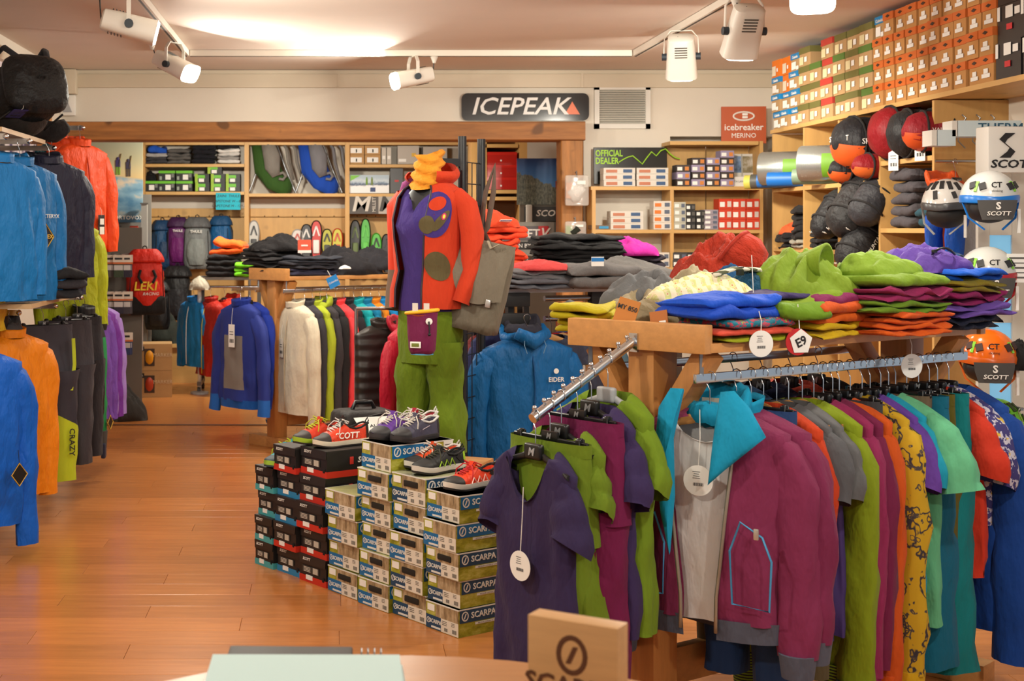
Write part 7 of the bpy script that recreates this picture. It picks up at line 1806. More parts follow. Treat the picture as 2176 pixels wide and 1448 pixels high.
for i in range(4):
    ym, ly = (ups[i] + ups[i + 1]) / 2, abs(ups[i] - ups[i + 1]) - .03
    zs2 = (ZA, ZB, 1.05) if i < 3 else (2.065, 1.652, 1.20)
    for z in zs2: G().box((XS + DX / 2, ym, z - .014), (DX, ly, .028)).obj('shelf_board', PINEY, sh)
G().box((XS + .01, yq(2000) - .33, ZTOP / 2), (.02, .0, .0)) if False else None
rnd = random.Random(4)
TAN = plain((190, 138, 78), .75); ORG = plain((206, 104, 36), .65); OLI = plain((108, 104, 50), .7); GRE = plain((84, 116, 44), .7); REDL = plain((186, 58, 46), .6); BLU = plain((8, 128, 190), .5); ORF = plain((228, 120, 24), .6); KRA = plain((182, 146, 100), .75)
def top_box(key, w, h, body, lid, style):
    if key not in PROT:
        t = PROT[key] = thing('shoe_box', '', 'box'); d = .34
        G().box((d / 2, 0, h / 2), (d, w - .004, h - .002)).obj('body', body, t)
        if lid: G().box((d / 2 - .003, 0, h - h * .16), (d + .004, w, h * .32)).obj('lid', lid, t)
        def pan(nm, u, v, pw_, ph, m, dd=.002): G().box((-.004 - dd / 2, w / 2 - (u + pw_ / 2) * w, (v + ph / 2) * h), (dd, pw_ * w, ph * h)).obj(nm, m, t)
        if style == 'tan':
            pan('size_label', .20, .18, .58, .15, WHITEPAPER); pan('price_sticker', .34, .34, .30, .18, WHITEPAPER)
            G().prism([(-.03, 0), (0, -.010), (.03, 0), (0, .010)], (-.006, 0, h * .84), (0, -1, 0), (0, 0, 1), (-1, 0, 0), .002).obj('emblem', plain((60, 40, 26), .6), t)
        elif style == 'olive':
            pan('size_label', .06, .10, .34, .42, plain((226, 214, 168), .7)); pan('price_sticker', .50, .22, .20, .26, WHITEPAPER)
        elif style == 'blue':
            pan('picture_label', .12, .12, .46, .42, WHITEPAPER); pan('price_sticker', .62, .08, .24, .2, WHITEPAPER); text(t, 'Columbia', .03, (-.007, 0, h * .80), WHITEP, 'left')
        elif style == 'orange':
            pan('size_label', .10, .10, .40, .55, plain((226, 214, 190), .7)); pan('mark', .62, .3, .12, .2, WHITEPAPER)
        elif style == 'black':
            pan('picture_label', .36, .62, .28, .32, WHITEPAPER); pan('price_sticker', .72, .66, .2, .2, WHITEPAPER); pan('barcode_label', .03, .58, .10, .38, WHITEPAPER); pan('red_mark', .40, .30, .22, .16, plain((196, 36, 44), .5))
    else: t = copy_tree(PROT[key])
    return t
CN = ('first', 'second', 'third', 'fourth', 'fifth', 'sixth', 'seventh', 'eighth', 'ninth', 'tenth')
rown = ('bottom', 'second', 'third', 'top')
def put_top(t, y, z, lab, grp):
    t.location = (XS + .012 + .02 * rnd.random(), y, z + .001); t.rotation_euler = (0, 0, .03 * (rnd.random() - .5)); t['label'] = lab; t['group'] = grp
H4 = .1415
ya, yb = yq(1850), yq(2106)
cw = (ya - yb) / 10
for c in range(10):
    for r in range(4):
        y = ya - cw * (c + .5)
        if c == 0 and r == 3: t = top_box('bl2', cw * .97, H4, KRA, BLU, 'blue'); put_top(t, y, ZTOP + r * H4, 'blue shoe box alone on top of the leftmost tan column', 'blue shoe boxes'); continue
        t = top_box('tan%d' % (c % 3), cw * (.97, .93, .90)[c % 3], H4, TAN, ORG, 'tan')
        put_top(t, y, ZTOP + r * H4, 'tan shoe box with orange lid, %s row, %s column from the green boxes' % (rown[r], CN[c]), 'tan shoe boxes on the tall shelf')
ya2 = yq(1692); cw2 = (ya2 - ya) / 6
pal = [['o', 'o', 'o', 'o'], ['o', 'o', 'g', 'x'], ['r', 'r', 'r', 'r'], ['o', 'o', 'g', 'o'], ['o', 'o', 'o', 'o'], ['g', 'g', 'g', 'o']]
nmz = {'o': 'olive', 'g': 'green', 'r': 'red'}
for c in range(6):
    for r in range(4):
        k = pal[c][r]
        if k == 'x': continue
        t = top_box('ol' + k + str(c % 2), cw2 * (.97, .92)[c % 2], H4 * .97, KRA, {'o': OLI, 'g': GRE, 'r': REDL}[k], 'olive')
        put_top(t, ya2 - cw2 * (c + .5), ZTOP + r * H4 * .97, 'kraft shoe box with %s lid, %s row, %s column from the far end' % (nmz[k], rown[r], CN[c]), 'kraft shoe boxes on the tall shelf')
ya3 = yq(1636); cw3 = (ya3 - ya2) / 3
for c in range(3):
    for r in range(4):
        far = ('far left', 'middle', 'near')[c]
        if (c == 0 and r == 3) or (c == 1 and r in (2, 3)): t = top_box('or', cw3 * .96, H4 * .94, ORF, None, 'orange'); lab = 'orange shoe box, %s row, %s column at the far shelf end' % (rown[r], far)
        else: t = top_box('bl', cw3 * .96, H4 * .94, KRA, BLU, 'blue'); lab = 'blue shoe box, %s row, %s column at the far shelf end' % (rown[r], far)
        put_top(t, ya3 - cw3 * (c + .5), ZTOP + r * H4 * .94, lab, 'blue and orange shoe boxes at the far shelf end')
yb2 = yb - .01; cw4 = .27
for c in range(3):
    for r in range(3):
        t = top_box('blk', cw4 * .97, .19, plain((36, 32, 34), .35), None, 'black')
        put_top(t, yb2 - cw4 * (c + .5), ZTOP + r * .19, 'black shoe box with red mark, %s row, %s of the near end columns' % (('bottom', 'middle', 'top')[r], ('first', 'second', 'third')[c]), 'black shoe boxes on the tall shelf')
def cub(i): return (ups[i] + ups[i + 1]) / 2
XI = XS + .17
def mat_roll(label, loc, r, L, c, foil, band=None, axis='y'):
    t = thing('sleeping_mat', label, 'sleeping mat', loc)
    pts = []
    for k in range(60):
        a = k * .42; rr = r * (.25 + .72 * k / 59); pts.append((rr * math.cos(a), rr * math.sin(a)))
    g = G()
    for k in range(59):
        (x0, z0_), (x1, z1_) = pts[k], pts[k + 1]
        g.beam((x0, 0, z0_), (x1, 0, z1_), L, .008, up=Vector((-(z1_ - z0_), 0, x1 - x0)))
    tag(g.obj('rolled_mat', plain(c, .8), t), None, None, None, 'stuff')
    G().tube([(0, -L / 2 - .004, 0), (0, -L / 2 + .01, 0), (0, L / 2 - .01, 0), (0, L / 2 + .004, 0)], [r * .98, r * 1.04, r * 1.04, r * .98], 28, cap=False, up=(0, 0, 1)).obj('plastic_wrap', foil, t, smooth=60)
    if band: G().loft([[(r * 1.06 * math.cos(a), y, r * 1.06 * math.sin(a)) for a in [R(150 + 8 * j) for j in range(11)]] for y in (-L * .08, L * .14)], False).obj('label_band', band, t, smooth=60)
    t.rotation_euler = (0, 0, R(58))
    return t
def foil_mat():
    m, nt, b = new_mat('embossed_foil'); b.inputs['Base Color'].default_value = lin((178, 184, 180)); b.inputs['Metallic'].default_value = .75; b.inputs['Roughness'].default_value = .3
    w = nd(nt, 'ShaderNodeTexBrick'); w.inputs['Scale'].default_value = 9.0; nt.links.new(coords(nt, 'Object', (1, 2, 2)), w.inputs['Vector'])
    bump(nt, b, w.outputs['Fac'], .8, .01)
    return m
FOIL = foil_mat()
mat_roll('silver foil sleeping mat rolled at the far end of the upper cubbies', (XS + .06, yq(1676), ZA + .145), .12, .52, (70, 90, 66), FOIL, plain((110, 160, 40), .5))
mat_roll('silver foil sleeping mat with green label rolled beside the black bag', (XS + .06, yq(1756), ZA + .145), .12, .46, (60, 80, 60), FOIL, plain((110, 160, 40), .5))
for lab, px, c, zz in (('small yellow rolled mat in the upper far cubby', 1636, (206, 200, 90), -.02), ('small grey rolled mat beside the yellow one', 1650, (84, 84, 78), -.02), ('small blue rolled mat left of the larger blue one', 1665, (40, 110, 190), -.02), ('blue rolled mat in front of the foil mats', 1688, (20, 104, 186), -.02), ('pale green rolled mat under the second foil mat', 1745, (120, 140, 116), -.02)):
    t = thing('sleeping_mat', lab, 'sleeping mat', (XS - .03, yq(px), ZA + .075 + zz + .002), R(58)); rr = .055
    G().tube([(0, -.16, 0), (0, .16, 0)], [rr, rr], 22, up=(0, 0, 1)).obj('roll', plain(c, .45), t, smooth=60); G().tube([(0, -.165, 0), (0, -.155, 0)], [rr * .45, rr * .45], 14).obj('core', plain(tuple(v * .5 for v in c), .8), t)
def stuff_bag(label, loc, rz, r, L, c, c2=None, txt=None, rot=None, txt2=None):
    t = thing('sleeping_bag', label, 'sleeping bag', loc, rz, None, rot)
    rings = []
    for i in range(11):
        k = -1 + 2 * i / 10; q = (1 - abs(k) ** 3.5) ** .45 if abs(k) < 1 else .2
        rings.append([(k * L / 2, r * q * math.cos(a) * (1 + .06 * nz3(k * 3, math.cos(a) * 2, r * 50)), r * q * math.sin(a) * (1 + .06 * nz3(k * 3, math.sin(a) * 2, 4))) for a in [2 * math.pi * j / 22 for j in range(22)]])
    G().loft(rings, True, True, True).obj('bag', SF(c), t, smooth=180)
    if c2: G().loft([[(k * L / 2, 1.02 * r * (1 - abs(k) ** 3.5) ** .45 * math.cos(a), 1.02 * r * (1 - abs(k) ** 3.5) ** .45 * math.sin(a)) for a in [R(190 + 10 * j) for j in range(17)]] for k in (-.985, -.93, -.8, -.55, -.35)], False).obj('end_panel', plain(c2, .5), t, smooth=60)
    for s in (-1, 1): G().tube([(L * .2 * s, r * 1.03 * math.cos(a), r * 1.03 * math.sin(a)) for a in [2 * math.pi * j / 18 for j in range(18)]], .007, 6, closed=True, up=(1, 0, 0)).obj('strap', fabric((40, 38, 38)), t, smooth=60)
    if txt: text(t, txt, r * .30, (-L / 2 * .86, 0, r * .15), WHITEP, 'left'); text(t, txt, r * .30, (0, -r * 1.06, 0), WHITEP, 'front')
    return t
stuff_bag('big black mesh sleeping bag with orange base in the upper cubby', (XS + .03, yq(1825), ZA + .245), R(10), .17, .40, (34, 34, 38), (214, 88, 30), 'SKYLIGHT')
stuff_bag('small black sleeping bag with orange base under the big one', (XS + .0, yq(1815), ZA + .07), R(14), .085, .36, (30, 30, 33), (220, 92, 34), 'M & Dry')
stuff_bag('small red bag with orange tag right of the black ones', (XS + .02, yq(1858), ZA + .085), R(10), .08, .34, (140, 24, 32), (214, 100, 40))
stuff_bag('dark red sleeping bag with white print at the left of the top right cubby', (XS + .06, yq(1893), 2.066 + .165), R(6), .16, .38, (136, 22, 30), None, 'VAUDE')
stuff_bag('black and grey sleeping bag in the middle of the top right cubby', (XS + .05, yq(1933), 2.066 + .145), R(0), .14, .36, (38, 38, 40), None, 'ARCTIC')
stuff_bag('crimson sleeping bag at the right of the top right cubby', (XS + .05, yq(1968), 2.066 + .14), R(-4), .115, .36, (140, 26, 38), (206, 80, 30), 'VAUDE')
for lab, px, py in (('white price label hanging below the dark red sleeping bag', 1909, 340), ('white price label hanging below the crimson sleeping bag', 1966, 318)):
    t = thing('hanging_label', lab, 'label', (XS - .03, yq(px), zq(py, px)), R(-60)); price_tag(t, (0, 0, 0), WHITEPAPER, .07, .13, cord=.04)
for k in range(5):
    o = folded('folded_fleece', 'dark grey folded fleece with strap, %s in the right cubby stack' % ('bottom', 'second', 'third', 'fourth', 'top')[k], 'fleece', (XS + .13, yq(1912) + .008 * (-1) ** k, 1.653 + k * .070), R(90), .30, .27, .068, (78, 74, 78), 1, wav=.012)
for k in range(2): folded('folded_fleece', 'petrol folded fleece, %s of the two beside the grey stack' % ('lower', 'upper')[k], 'fleece', (XS + .11, yq(1962), 1.653 + k * .062), R(90), .16, .24, .06, (40, 78, 92), 1, wav=.01)
for k, (lab, c, zz, h) in enumerate((('navy folded shirt at the bottom of the lower right cubby', (26, 36, 84), 0, .09), ('white folded shirts above the navy one in the lower right cubby', (206, 202, 198), .09, .13), ('pale grey folded shirt on top in the lower right cubby', (180, 176, 172), .22, .08))):
    folded('folded_shirt', lab, 'shirt', (XS + .12, cub(3), 1.202 + zz), R(90), .40, .28, h, c, 3, wav=.03)
folded('folded_clothes', 'black folded fleeces at the bottom of the far lower cubby', 'clothes', (XS + .12, yq(1664), ZB + .002), R(90), .24, .28, .10, (30, 28, 30), 3, wav=.02)
rumple('orange_cloth', 'orange fleece crumpled in the far lower cubby', 'clothes', (XS + .10, yq(1660), ZB + .10), 0, .22, .22, .10, fabric((222, 96, 50)), 3)
folded('folded_clothes', 'grey striped folded shirt in the far lower cubby', 'clothes', (XS + .10, yq(1694), ZB + .002), R(90), .2, .26, .06, (150, 144, 130), 2)
folded('folded_clothes', 'tall black bundle of shiny trousers in the far lower cubby', 'clothes', (XS + .12, yq(1692), ZB + .06), R(80), .22, .3, .24, (34, 32, 32), 5, wav=.03)
folded('folded_clothes', 'black folded fleeces at the bottom of the second lower cubby', 'clothes', (XS + .10, yq(1745), ZB + .002), R(90), .26, .28, .12, (28, 27, 29), 3, wav=.02)
rumple('turquoise_cloth', 'turquoise fleece crumpled on the black ones in the second lower cubby', 'clothes', (XS + .08, yq(1738), ZB + .115), 0, .24, .24, .19, fabric((20, 160, 190)), 5)
for lab, px, py, r, L, c, tx in (('black sleeping bag hanging with white ring print, left one', 1775, 455, .10, .40, (30, 29, 31), 'MOUNTAIN'), ('black sleeping bag hanging with white ring print, middle one', 1825, 440, .14, .46, (40, 39, 40), 'HIMALAYA'), ('black sleeping bag lying lowest in the third cubby', 1835, 520, .12, .40, (34, 33, 35), 'MOUNTAIN'), ('dark grey sleeping bag hanging at the right of the third cubby', 1858, 430, .11, .34, (52, 52, 56), None)):
    stuff_bag(lab, (XS - .02, yq(px), zq(py, px)), R(20), r, L, c, None, tx, rot=(0, R(-52), R(20)))
# ------------------------------------------------------------------ near end of the shelf: hooks, helmets, display
hb = thing('coat_hooks', 'row of grey wire hooks on the pine end panel', 'hooks', (XS + .16, ups[-1] - .03, 2.24))
for k in range(3): G().tube([(.08 * k - .02, -.02, .05), (.08 * k, -.03, .03), (.08 * k - .045, -.04, -.03), (.08 * k - .05, -.04, -.10), (.08 * k - .01, -.04, -.14)], .004, 6).obj('hook', STEEL, hb, smooth=60)
for lab, px, py, tx in (('white cardboard box lettered in blue on the end panel', 2110, 272, 'THERM'), ('narrow white cardboard box left of the lettered one', 2018, 292, None)):
    t = thing('carton', lab, 'box', P(px, py, 7.45)); w = .34 if tx else .10
    G().box((0, .1, 0), (w, .12, .085)).obj('body', plain((206, 224, 232), .6), t); G().box((-w / 2 - .012, .1, 0), (.03, .12, .083)).obj('end_flap', plain((228, 226, 220), .6), t)
    if tx: text(t, tx, .075, (.06, .038, .0), plain((40, 90, 120), .6))
def hj(label, px, Y, col, z, rz, **kw):
    p = (PX(px, Y), Y, z); hanger('black', p, rz, 'black hanger holding the ' + label.split(' hanging')[0] + ' behind the helmets')
    return garment('jacket', label, 'jacket', p, rz, col, **kw)
PE = 7.72
rl = thing('end_rail', 'short chrome rail on the pine end panel behind the helmets', 'rail', (PX(2050, PE), PE, 2.02)); G().cyl((-.16, 0, 0), (.22, 0, 0), .008, 8).obj('rail', CHROME, rl, smooth=60); G().beam((.0, 0, 0), (0, .22, 0), .012, .012).obj('bracket', CHROME, rl)
hj('orange and blue jacket hanging on the end panel', 2030, PE, (222, 88, 34), 2.03, R(30), W=.34, L=.62, D=.16, sl=.58, sleeve_mat=SF((26, 84, 190)), fab=SF, hood=SF((222, 88, 34)))
hj('pale grey and blue jacket hanging on the end panel', 2080, PE - .1, (150, 146, 148), 1.98, R(24), W=.34, L=.62, D=.14, sl=.56, sleeve_mat=SF((24, 90, 200)), fab=SF)
YD = 7.18
dp = thing('display_wall', 'white display panel with blue glass strips behind the helmets', 'panel', (0, YD, 0))
DW = plain((214, 212, 204), .5)
xs_ = [PX(v, YD) for v in (2076, 2100, 2148, 2240)]
G().box(((xs_[0] + xs_[1]) / 2, .0, 1.05), (xs_[1] - xs_[0], .03, 2.1)).obj('stile', DW, dp); G().box(((xs_[2] + xs_[3]) / 2, 0, 1.05), (xs_[3] - xs_[2], .03, 2.1)).obj('stile', DW, dp)
GB_ = emit((.22, .52, .80), .55, 'blue_slot_glow'); GB_.node_tree.nodes['Principled BSDF'].inputs['Base Color'].default_value = lin((120, 180, 210)); GB_.node_tree.nodes['Principled BSDF'].inputs['Roughness'].default_value = .1  # window light behind the slots is put into the strips as emission
zz_ = [PZ(v, YD) for v in (440, 500, 664, 686, 862, 900, 1100, 1120)]
for a, b in ((zz_[1], zz_[2]), (zz_[3], zz_[4]), (zz_[5], zz_[6])): G().box(((xs_[1] + xs_[2]) / 2, .004, (a + b) / 2), (xs_[2] - xs_[1] - .004, .012, a - b)).obj('glow_strip', GB_, dp)
for a, b in ((2.1, zz_[1]), (zz_[2], zz_[3]), (zz_[4], zz_[5]), (zz_[6], 0)): G().box(((xs_[1] + xs_[2]) / 2, 0, (a + b) / 2), (xs_[2] - xs_[1] - .002, .028, a - b)).obj('rail', DW, dp)
for px, py, y_ in ((2166, 775, 6.3), (2172, 868, 6.6)): G().beam((PX(px, y_), -.01, PZ(py, y_) - .004), (PX(px, y_), y_ - YD, PZ(py, y_) - .004), .014, .014).obj('peg', STEEL, dp)
t = thing('brand_cube', 'white display box with black S logo above the helmets', 'sign', (PX(2152, 6.9), 6.9, PZ(357, 6.9)), R(4))
G().rbox((0, .06, 0), (PX(2205, 6.9) - PX(2098, 6.9), .12, PZ(275, 6.9) - PZ(365, 6.9) + .02), .008).obj('box', plain((226, 224, 218), .5), t, (0, 0, .09), smooth=40)
lg_ = [(.02, .05), (-.02, .05), (-.045, .015), (-.045, -.0), (-.005, -.03), (-.02, -.05), (-.045, -.05), (-.02, -.05), (.02, -.05), (.045, -.015), (.045, .0), (.005, .03), (.015, .05)]
G().prism([(-.01, .06), (.04, .06), (.0, .03), (-.012, .012), (.04, -.03), (.015, -.06), (-.04, -.06), (.0, -.03), (.012, -.012), (-.04, .03)], (-.03, -.004, .11), (1, 0, 0), (0, 0, 1), (0, -1, 0), .003).obj('s_logo', INK, t)
text(t, 'SCOTT', .055, (.0, -.003, .018), INK, bold=.02, shear=.15, sx=1.3)
G().rbox((.12, .0, -.14), (.06, .10, .12), .006).obj('bracket_box', plain((200, 198, 192), .5), t, smooth=40)
def helmet(label, px, py, Y, rz, shell, rim, visor=True, vents=(40, 40, 42), style=0, w=.125, vis_c=(70, 68, 66)):
    t = thing('climbing_helmet', label, 'helmet', P(px, py, Y), rz, 'helmets on the display')
    rings = []
    for i in range(9):
        ph = R(88) * (1 - i / 8) + R(2); rings.append([(w * math.cos(R(90) - ph) * math.cos(a) * (1 + .02 * math.cos(2 * a)), w * 1.22 * math.cos(R(90) - ph) * math.sin(a), .125 * math.sin(R(90) - ph) - .0) for a in [2 * math.pi * j / 30 for j in range(30)]])
    rings = [[(w * math.sin(ph) * math.cos(a), w * 1.18 * math.sin(ph) * math.sin(a), .13 * math.cos(ph)) for a in [2 * math.pi * j / 30 for j in range(30)]] for ph in [R(3 + 87 * i / 8) for i in range(9)]]
    G().loft(rings, True, True, False).obj('shell', plain(shell, .15), t, smooth=60)
    G().loft([[(w * k * math.cos(a), w * 1.18 * k * math.sin(a), z + .012 * abs(math.cos(a))) for a in [2 * math.pi * j / 30 for j in range(30)]] for k, z in ((1.0, .004), (1.03, -.006), (1.01, -.03), (.93, -.034), (.9, -.01))], True).obj('rim', plain(rim, .3), t, smooth=60)
    def pt(az_, ph, o=1.005): return Vector((w * o * math.sin(ph) * math.sin(az_), -w * 1.18 * o * math.sin(ph) * math.cos(az_), .13 * o * math.cos(ph)))
    for az_, ph, l in ([(-.55, 1.15, .03), (.55, 1.15, .03), (-.95, 1.1, .03), (.95, 1.1, .03)] if style == 0 else [(-.9, .8, .045), (-.45, .75, .05), (0, .72, .05), (.45, .75, .05), (.9, .8, .045), (-.2, 1.2, .04), (.6, 1.2, .03)]):
        a, b = pt(az_, ph - l / .24, 1.0), pt(az_ + .08, ph + l / .24, 1.0); c = pt(az_, ph, 1.0)
        G().beam(a + (c - a) * .0, b, .030 if style == 0 else .02, .012, up=c.normalized()).obj('vent', plain(vents, .6), t)
    if style == 0:
        for s in (-1, 1): G().beam(pt(s * .72, .95, 1.002), pt(s * .76, 1.35, 1.002), .013, .010, up=pt(s * .75, 1.15)).obj('vent_clip', plain((130, 200, 50), .4), t)
        text(t, 'CT', .035, pt(0, 1.12, 1.03), INK, bold=.02); text(t, 'climbing', .014, pt(0, 1.33, 1.03), INK)
    if visor:
        G().loft([[(x, y - .01, z) for x, y, z in ((-wd, -w * 1.12, z_), (0, -w * 1.25, z_), (wd, -w * 1.12, z_))] for wd, z_ in ((.085, -.01), (.08, -.05), (.065, -.10))], False).obj('face_card', plain(vis_c, .5), t, smooth=60)
        text(t, 'SCOTT', .026, (-.0, -w * 1.28 - .012, -.072), WHITEP, bold=.02, shear=.15, sx=1.2); text(t, 'S', .045, (0, -w * 1.28 - .012, -.038), WHITEP, bold=.03)
    G().sphere((0, .0, -.045), (w * .82, w * .95, .07), 16, 8).obj('head_form', plain((34, 32, 32), .6), t, smooth=60)
    for s in (-1, 1): G().tube([(s * w * .95, -.02, -.02), (s * w * .8, -.05, -.09), (s * w * .3, -.08, -.145)], .006, 6, sq=.4).obj('chin_strap', plain(rim if max(rim) > 90 else (150, 150, 150), .6), t, smooth=60)
    G().beam((w * .9, -.06, -.05), (w * .9, -.06, -.16), .012, .012).obj('tag', WHITEPAPER, t)
    G().cyl((0, .05, -.06), (0, 7.17 - Y if Y < 7.1 else .3, -.06), .008, 8).obj('peg', STEEL, t)
    return t
helmet('white helmet with black slots, facing left in the top row', 2012, 436, 6.95, R(-40), (216, 214, 210), (70, 70, 72), False, style=1, w=.115)
helmet('silver-white helmet with blue rim and dark face card', 2102, 422, 6.55, R(-12), (206, 208, 206), (16, 112, 200))
helmet('glossy blue helmet half behind the purple trousers', 2018, 590, 6.95, R(-30), (10, 110, 190), (10, 96, 170), False, (20, 40, 60), 1, w=.115)
helmet('silver-white helmet with red rim and dark face card', 2098, 584, 6.50, R(-12), (200, 200, 196), (176, 24, 36))
helmet('orange helmet with blue strap and dark face card', 2098, 760, 6.35, R(-14), (226, 104, 22), (206, 92, 20), vents=(60, 30, 20))
helmet('lime green helmet low at the right edge', 2118, 905, 6.7, R(20), (110, 196, 30), (100, 180, 30), False, (40, 60, 20), 1, w=.11)
helmet('white helmet lowest at the right edge behind the blue jumper', 2150, 1030, 6.7, R(10), (206, 206, 204), (60, 110, 170), False, style=1, w=.10)
t = thing('paper_list', 'white printed list hanging at the right edge', 'paper', P(2164, 570, 6.4), R(-8)); G().box((0, 0, 0), (.10, .002, .13)).obj('sheet', WHITEPAPER, t)
for k in range(5): G().box((0, -.002, .045 - .022 * k), (.08, .001, .004 if k % 2 else .008)).obj('print', GINK, t)
rumple('black_gloves', 'black fleece gloves at the right edge above the blue jacket', 'gloves', P(2166, 785, 6.3), .2, .16, .14, .14, fabric((24, 22, 22)), 5)
t = hj('turquoise and white kids jacket hanging at the right edge', 2172, 6.6, (16, 120, 160), PZ(868, 6.6), R(10), W=.30, L=.50, D=.14, sl=.3, fab=SF, hem=fabric((206, 186, 170)))
rumple('ski_gloves', 'black ski gloves with orange lettering at the lower right edge', 'gloves', P(2172, 1248, 6.5), .2, .20, .16, .34, fabric((28, 26, 26)), 7); 
t = thing('glove_stand', 'dark narrow stand at the lower right edge', 'stand', (PX(2172, 6.5), 6.52, 0)); G().box((0, 0, .0), (.22, .2, .02)).obj('base', plain((40, 60, 90), .6), t); G().box((0, .06, .16), (.05, .05, .30)).obj('column', plain((50, 50, 54), .6), t)
# ------------------------------------------------------------------ back wall shelf on the right with small boxes
YE = 11.75
bs = thing('pine_shelf', 'pine shelf with small boxes right of the opening', 'shelf', (0, 0, 0))
def BXX(px): return PX(px, YE)
for yy, a, b in ((304, 1424, 1612), (400, 1256, 1622), (492, 1260, 1622), (572, 1260, 1622)): G().box(((BXX(a) + BXX(b)) / 2, YE + .15, PZ(yy, YE)), (BXX(b) - BXX(a), .30, .030)).obj('shelf_board', PINE, bs)
for px, za, zb_ in ((1262, 400, 900), (1428, 400, 900), (1618, 300, 900)): G().box((BXX(px), YE + .15, (PZ(za, YE) + max(0, PZ(zb_, YE))) / 2), (.03, .298, PZ(za, YE) - max(0, PZ(zb_, YE)))).obj('upright', PINEV, bs)
for a, b in ((1430, 1520), (1521, 1614)): G().box(((BXX(a) + BXX(b)) / 2, YE + .31, 1.6), (BXX(b) - BXX(a) - .004, .016, 1.5)).obj('back_board', PINEV, bs)
t = thing('dealer_sign', 'black sign with lime lettering and mountain line behind the flat boxes', 'sign', (BXX(1353), YE + .25, PZ(350, YE)), 0, rot=(R(-4), 0, 0))
w_, h_ = BXX(1433) - BXX(1273), PZ(310, YE) - PZ(391, YE); G().rbox((0, 0, 0), (w_, .012, h_), .005).obj('board', plain((28, 30, 28), .25), t)
LM = plain((160, 214, 30), .5)
text(t, 'OFFICIAL', .075, (-w_ / 2 + .015, -.008, .105), LM, align='LEFT', bold=.02, sx=.75); text(t, 'DEALER', .075, (-w_ / 2 + .015, -.008, .04), LM, align='LEFT', bold=.02, sx=.75)
G().tube([(-.10 + .04 * i, -.009, v) for i, v in enumerate((.03, .055, .075, .085, .05, .015, .07, .12, .085, .13, .145, .10, .07, .06))], .006, 6).obj('mountain_line', LM, t, smooth=60); G().box((.26, -.008, -.12), (.10, .004, .025)).obj('lime_bar', LM, t)
def sm(label, px, shelf_y, k, w, h, c, grp, acc=None, acc2=None, txt=None, Y=YE + .07):
    t = carton('small_box', label, 'box', (PX(px, Y), Y, PZ(shelf_y, YE) + .016 + k * (h + .0015)), .04 * (rnd.random() - .5), w, .16, h, plain(c, .6), None, 0, ((0.08, .2, .35, .5, acc or WHITEPAPER, 'label'), (.62, .2, .28, .55, acc2 or plain((90, 100, 120), .6), 'print')), grp)
    if txt: text(t, txt, h * .5, (0, -.085, h * .5), WHITEP)
    return t
lv = ('bottom', 'middle', 'top', 'fourth')
for k in range(3):
    for s, px in ((0, 1312), (1, 1382)): sm('flat white sock box, %s of the %s column before the black sign' % (lv[k], ('left', 'right')[s]), px, 400, k, .265, .050, (214, 210, 200), 'flat white boxes before the sign', plain((190, 120, 90), .6), plain((60, 90, 130), .6))
for c, n in ((0, 3), (1, 4), (2, 4), (3, 5)):
    for k in range(n): sm('dark and lilac small box, %s up in the %s column right of the black sign' % (CN[k], CN[c]), (1447, 1479, 1510, 1540)[c], 400, k, .115, .058, ((60, 52, 50), (150, 140, 170))[(k + c) % 2], 'small dark boxes right of the sign', None, plain((206, 130, 60), .6))
for px, lab, c in ((1578, 'blue and white picture card standing on the right back shelf', (120, 150, 190)), (1604, 'small picture card with plants at the right end of the back shelf', (150, 140, 110))):
    t = thing('picture_card', lab, 'card', (BXX(px), YE + .18, PZ(400, YE) + .016), 0, rot=(R(-5), 0, 0)); G().box((0, 0, .14), (.11, .006, .28)).obj('card', plain((222, 220, 212), .6), t); G().box((0, -.004, .19), (.09, .003, .14)).obj('picture', rock_mat('card_print', tuple(int(v * .5) for v in c), c, (226, 224, 220), 8, (1, 1, 1)), t)
t = thing('card_stand', 'white lettered card holder on the right back shelf', 'card', (BXX(1570), YE + .06, PZ(400, YE) + .016)); G().box((0, 0, .04), (.15, .04, .08)).obj('holder', WHITEP, t); text(t, 'TASTA LANA', .022, (0, -.022, .04), GINK)
for k in range(3): sm('flat white sock box, %s of the stack on the second back shelf' % lv[k], 1328, 492, k, .275, .050, (214, 210, 200), 'flat white boxes on the second shelf', plain((190, 120, 90), .6), plain((60, 90, 130), .6))
for k in range(4): sm('white and orange small box, %s up beside the flat white ones' % ('first', 'second', 'third', 'fourth')[k], 1403, 492, k, .15, .058, (220, 212, 200), 'white and orange boxes', plain((222, 120, 40), .6))
for k in range(4): sm('pale green small box, %s up on the second back shelf' % ('first', 'second', 'third', 'fourth')[k], 1440, 492, k, .10, .056, (186, 186, 170), 'pale green boxes')
for c in range(2):
    for k in range(4 - c): sm('black care product box, %s up in the %s column' % (('first', 'second', 'third', 'fourth')[k], ('left', 'right')[c]), 1463 + c * 21, 492, k, .08, .052, (36, 36, 36), 'black care boxes', None, GINK)
for k in range(4): sm('lilac grey flat box, %s up between black and red boxes' % ('first', 'second', 'third', 'fourth')[k], 1506, 492, k, .12, .040, (160, 150, 160), 'lilac flat boxes')
for c in range(3):
    for k in range(3): sm('orange-red care box, %s row, %s column on the second back shelf' % (lv[k], CN[c]), (1536, 1565, 1594)[c], 492, k, .115, .084, (206, 60, 30), 'orange-red care boxes', WHITEPAPER, plain((214, 206, 200), .6))
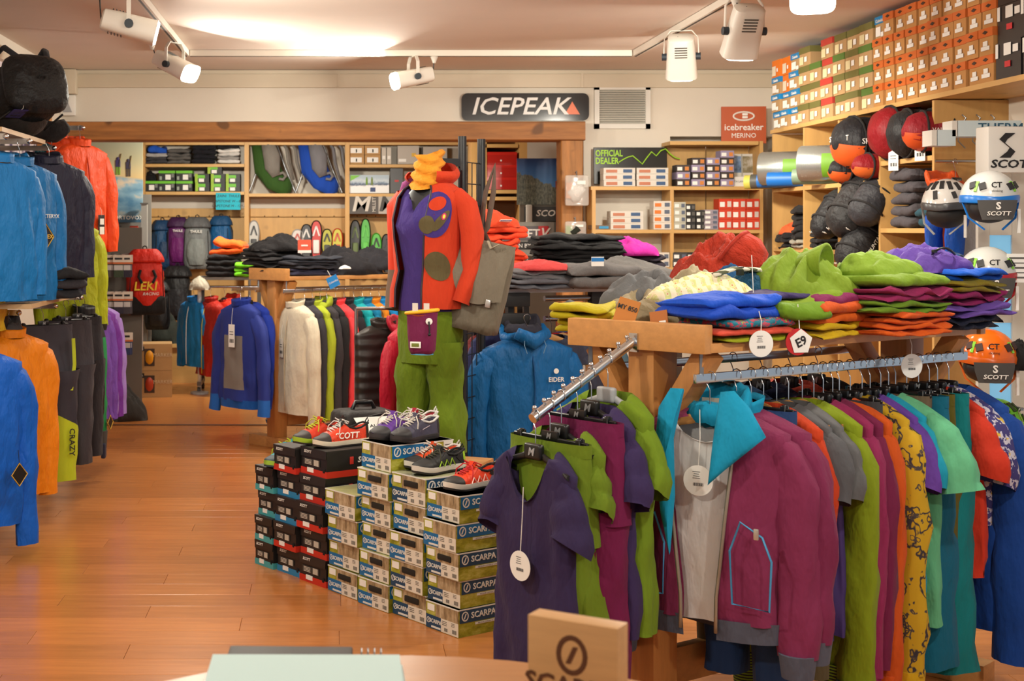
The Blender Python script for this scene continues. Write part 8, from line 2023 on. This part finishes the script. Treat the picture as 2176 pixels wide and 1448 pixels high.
for c in range(4):
    for k in range(2): sm('small %s box, %s one on the third back shelf' % (('white', 'dark grey', 'black', 'charcoal')[c], ('lower', 'upper')[k]), (1403, 1440, 1470, 1500)[c], 572, k, .12, .060, ((214, 206, 194), (60, 60, 62), (34, 34, 34), (44, 44, 46))[c], 'boxes on the third back shelf', plain((222, 140, 60), .6) if c == 0 else None)
t = carton('small_box', 'small blue and brown box lying at the left of the second shelf', 'box', (BXX(1276), YE + .07, PZ(492, YE) + .016), .1, .16, .12, .035, plain((120, 100, 80), .6), None, 0, ((.4, .2, .5, .6, plain((60, 150, 200), .6), 'label'),))
# ------------------------------------------------------------------ foreground counter
CZ = .90
ct = thing('counter', 'round-edged wooden counter in the foreground', 'counter', (0, 0, 0))
pts = [(PX(300, 2.3) - .3, .9)] + [(PX(300, 2.3) - .3, 2.1)]
for i in range(17):
    a = R(120 - i * 8); pts.append((.12 + .62 * math.cos(a) * 1.0, 1.86 + .62 * math.sin(a)))
pts += [(.9, .9)]
G().prism(pts, (0, 0, CZ - .03), (1, 0, 0), (0, 1, 0), (0, 0, 1), .03).obj('top', wood((176, 122, 74), (1, 9, 9), .3, 3, .1), ct)
G().box((.2, 1.5, .435), (.7, .6, .87)).obj('body', OAKV, ct)
t = thing('paper_stack', 'stack of pale blue papers lying on the counter', 'papers', (PX(652, 2.28), 2.16, CZ + .001), 0)
for k in range(7): G().box((.004 * math.sin(k * 2), .003 * math.cos(k * 3), .004 + k * .0085), (PX(862, 2.15) - PX(440, 2.15), .25, .0075), rz=.01 * math.sin(k * 1.7)).obj('sheet', plain(((196, 222, 222), (206, 226, 226), (180, 210, 220))[k % 3], .8), t)
t = thing('spiral_notebook', 'black spiral notebook under the pale blue papers', 'notebook', (PX(640, 2.4), 2.32, CZ + .001), -.03)
G().rbox((-.02, 0, .018), (.21, .19, .034), .004).obj('cover', plain((28, 28, 30), .5), t, smooth=40)
for k in range(4): G().tube([(.10 + .011 * k, .08 + .008 * math.cos(a), .027 + .008 * math.sin(a)) for a in [2 * math.pi * i / 10 for i in range(10)]], .0015, 5, closed=True).obj('ring', STEEL, t)
bz = thing('wooden_sign', 'thick wooden block with burnt-in logo on the counter', 'sign', (PX(1222, 2.12), 2.10, CZ + .001), R(-33))
BW = wood((206, 158, 104), (1.2, 12, 12), .5, 4, .12)
bh = PZ(1316, 2.1) - CZ; bw = .142
G().rbox((0, 0, bh / 2), (bw, .042, bh), .002).obj('block', BW, bz, smooth=40)
BR = plain((92, 52, 26), .7)
g = G(); g.tube([(.021 * math.cos(a), 0, .026 * math.sin(a)) for a in [2 * math.pi * i / 20 for i in range(20)]], .0045, 6, closed=True); g.prism([(-.010, -.013), (-.002, -.013), (.010, .013), (.002, .013)], (0, .001, 0), (1, 0, 0), (0, 0, 1), (0, -1, 0), .004)
o = g.obj('ring_logo', BR, bz, (.0, -.0212, bh - .050)); o.scale = (1, .15, 1); tag(o, None, None, None, 'stuff')
text(bz, 'SCARPA', .038, (0, -.0215, bh - .098), BR, bold=.02, sx=1.1)
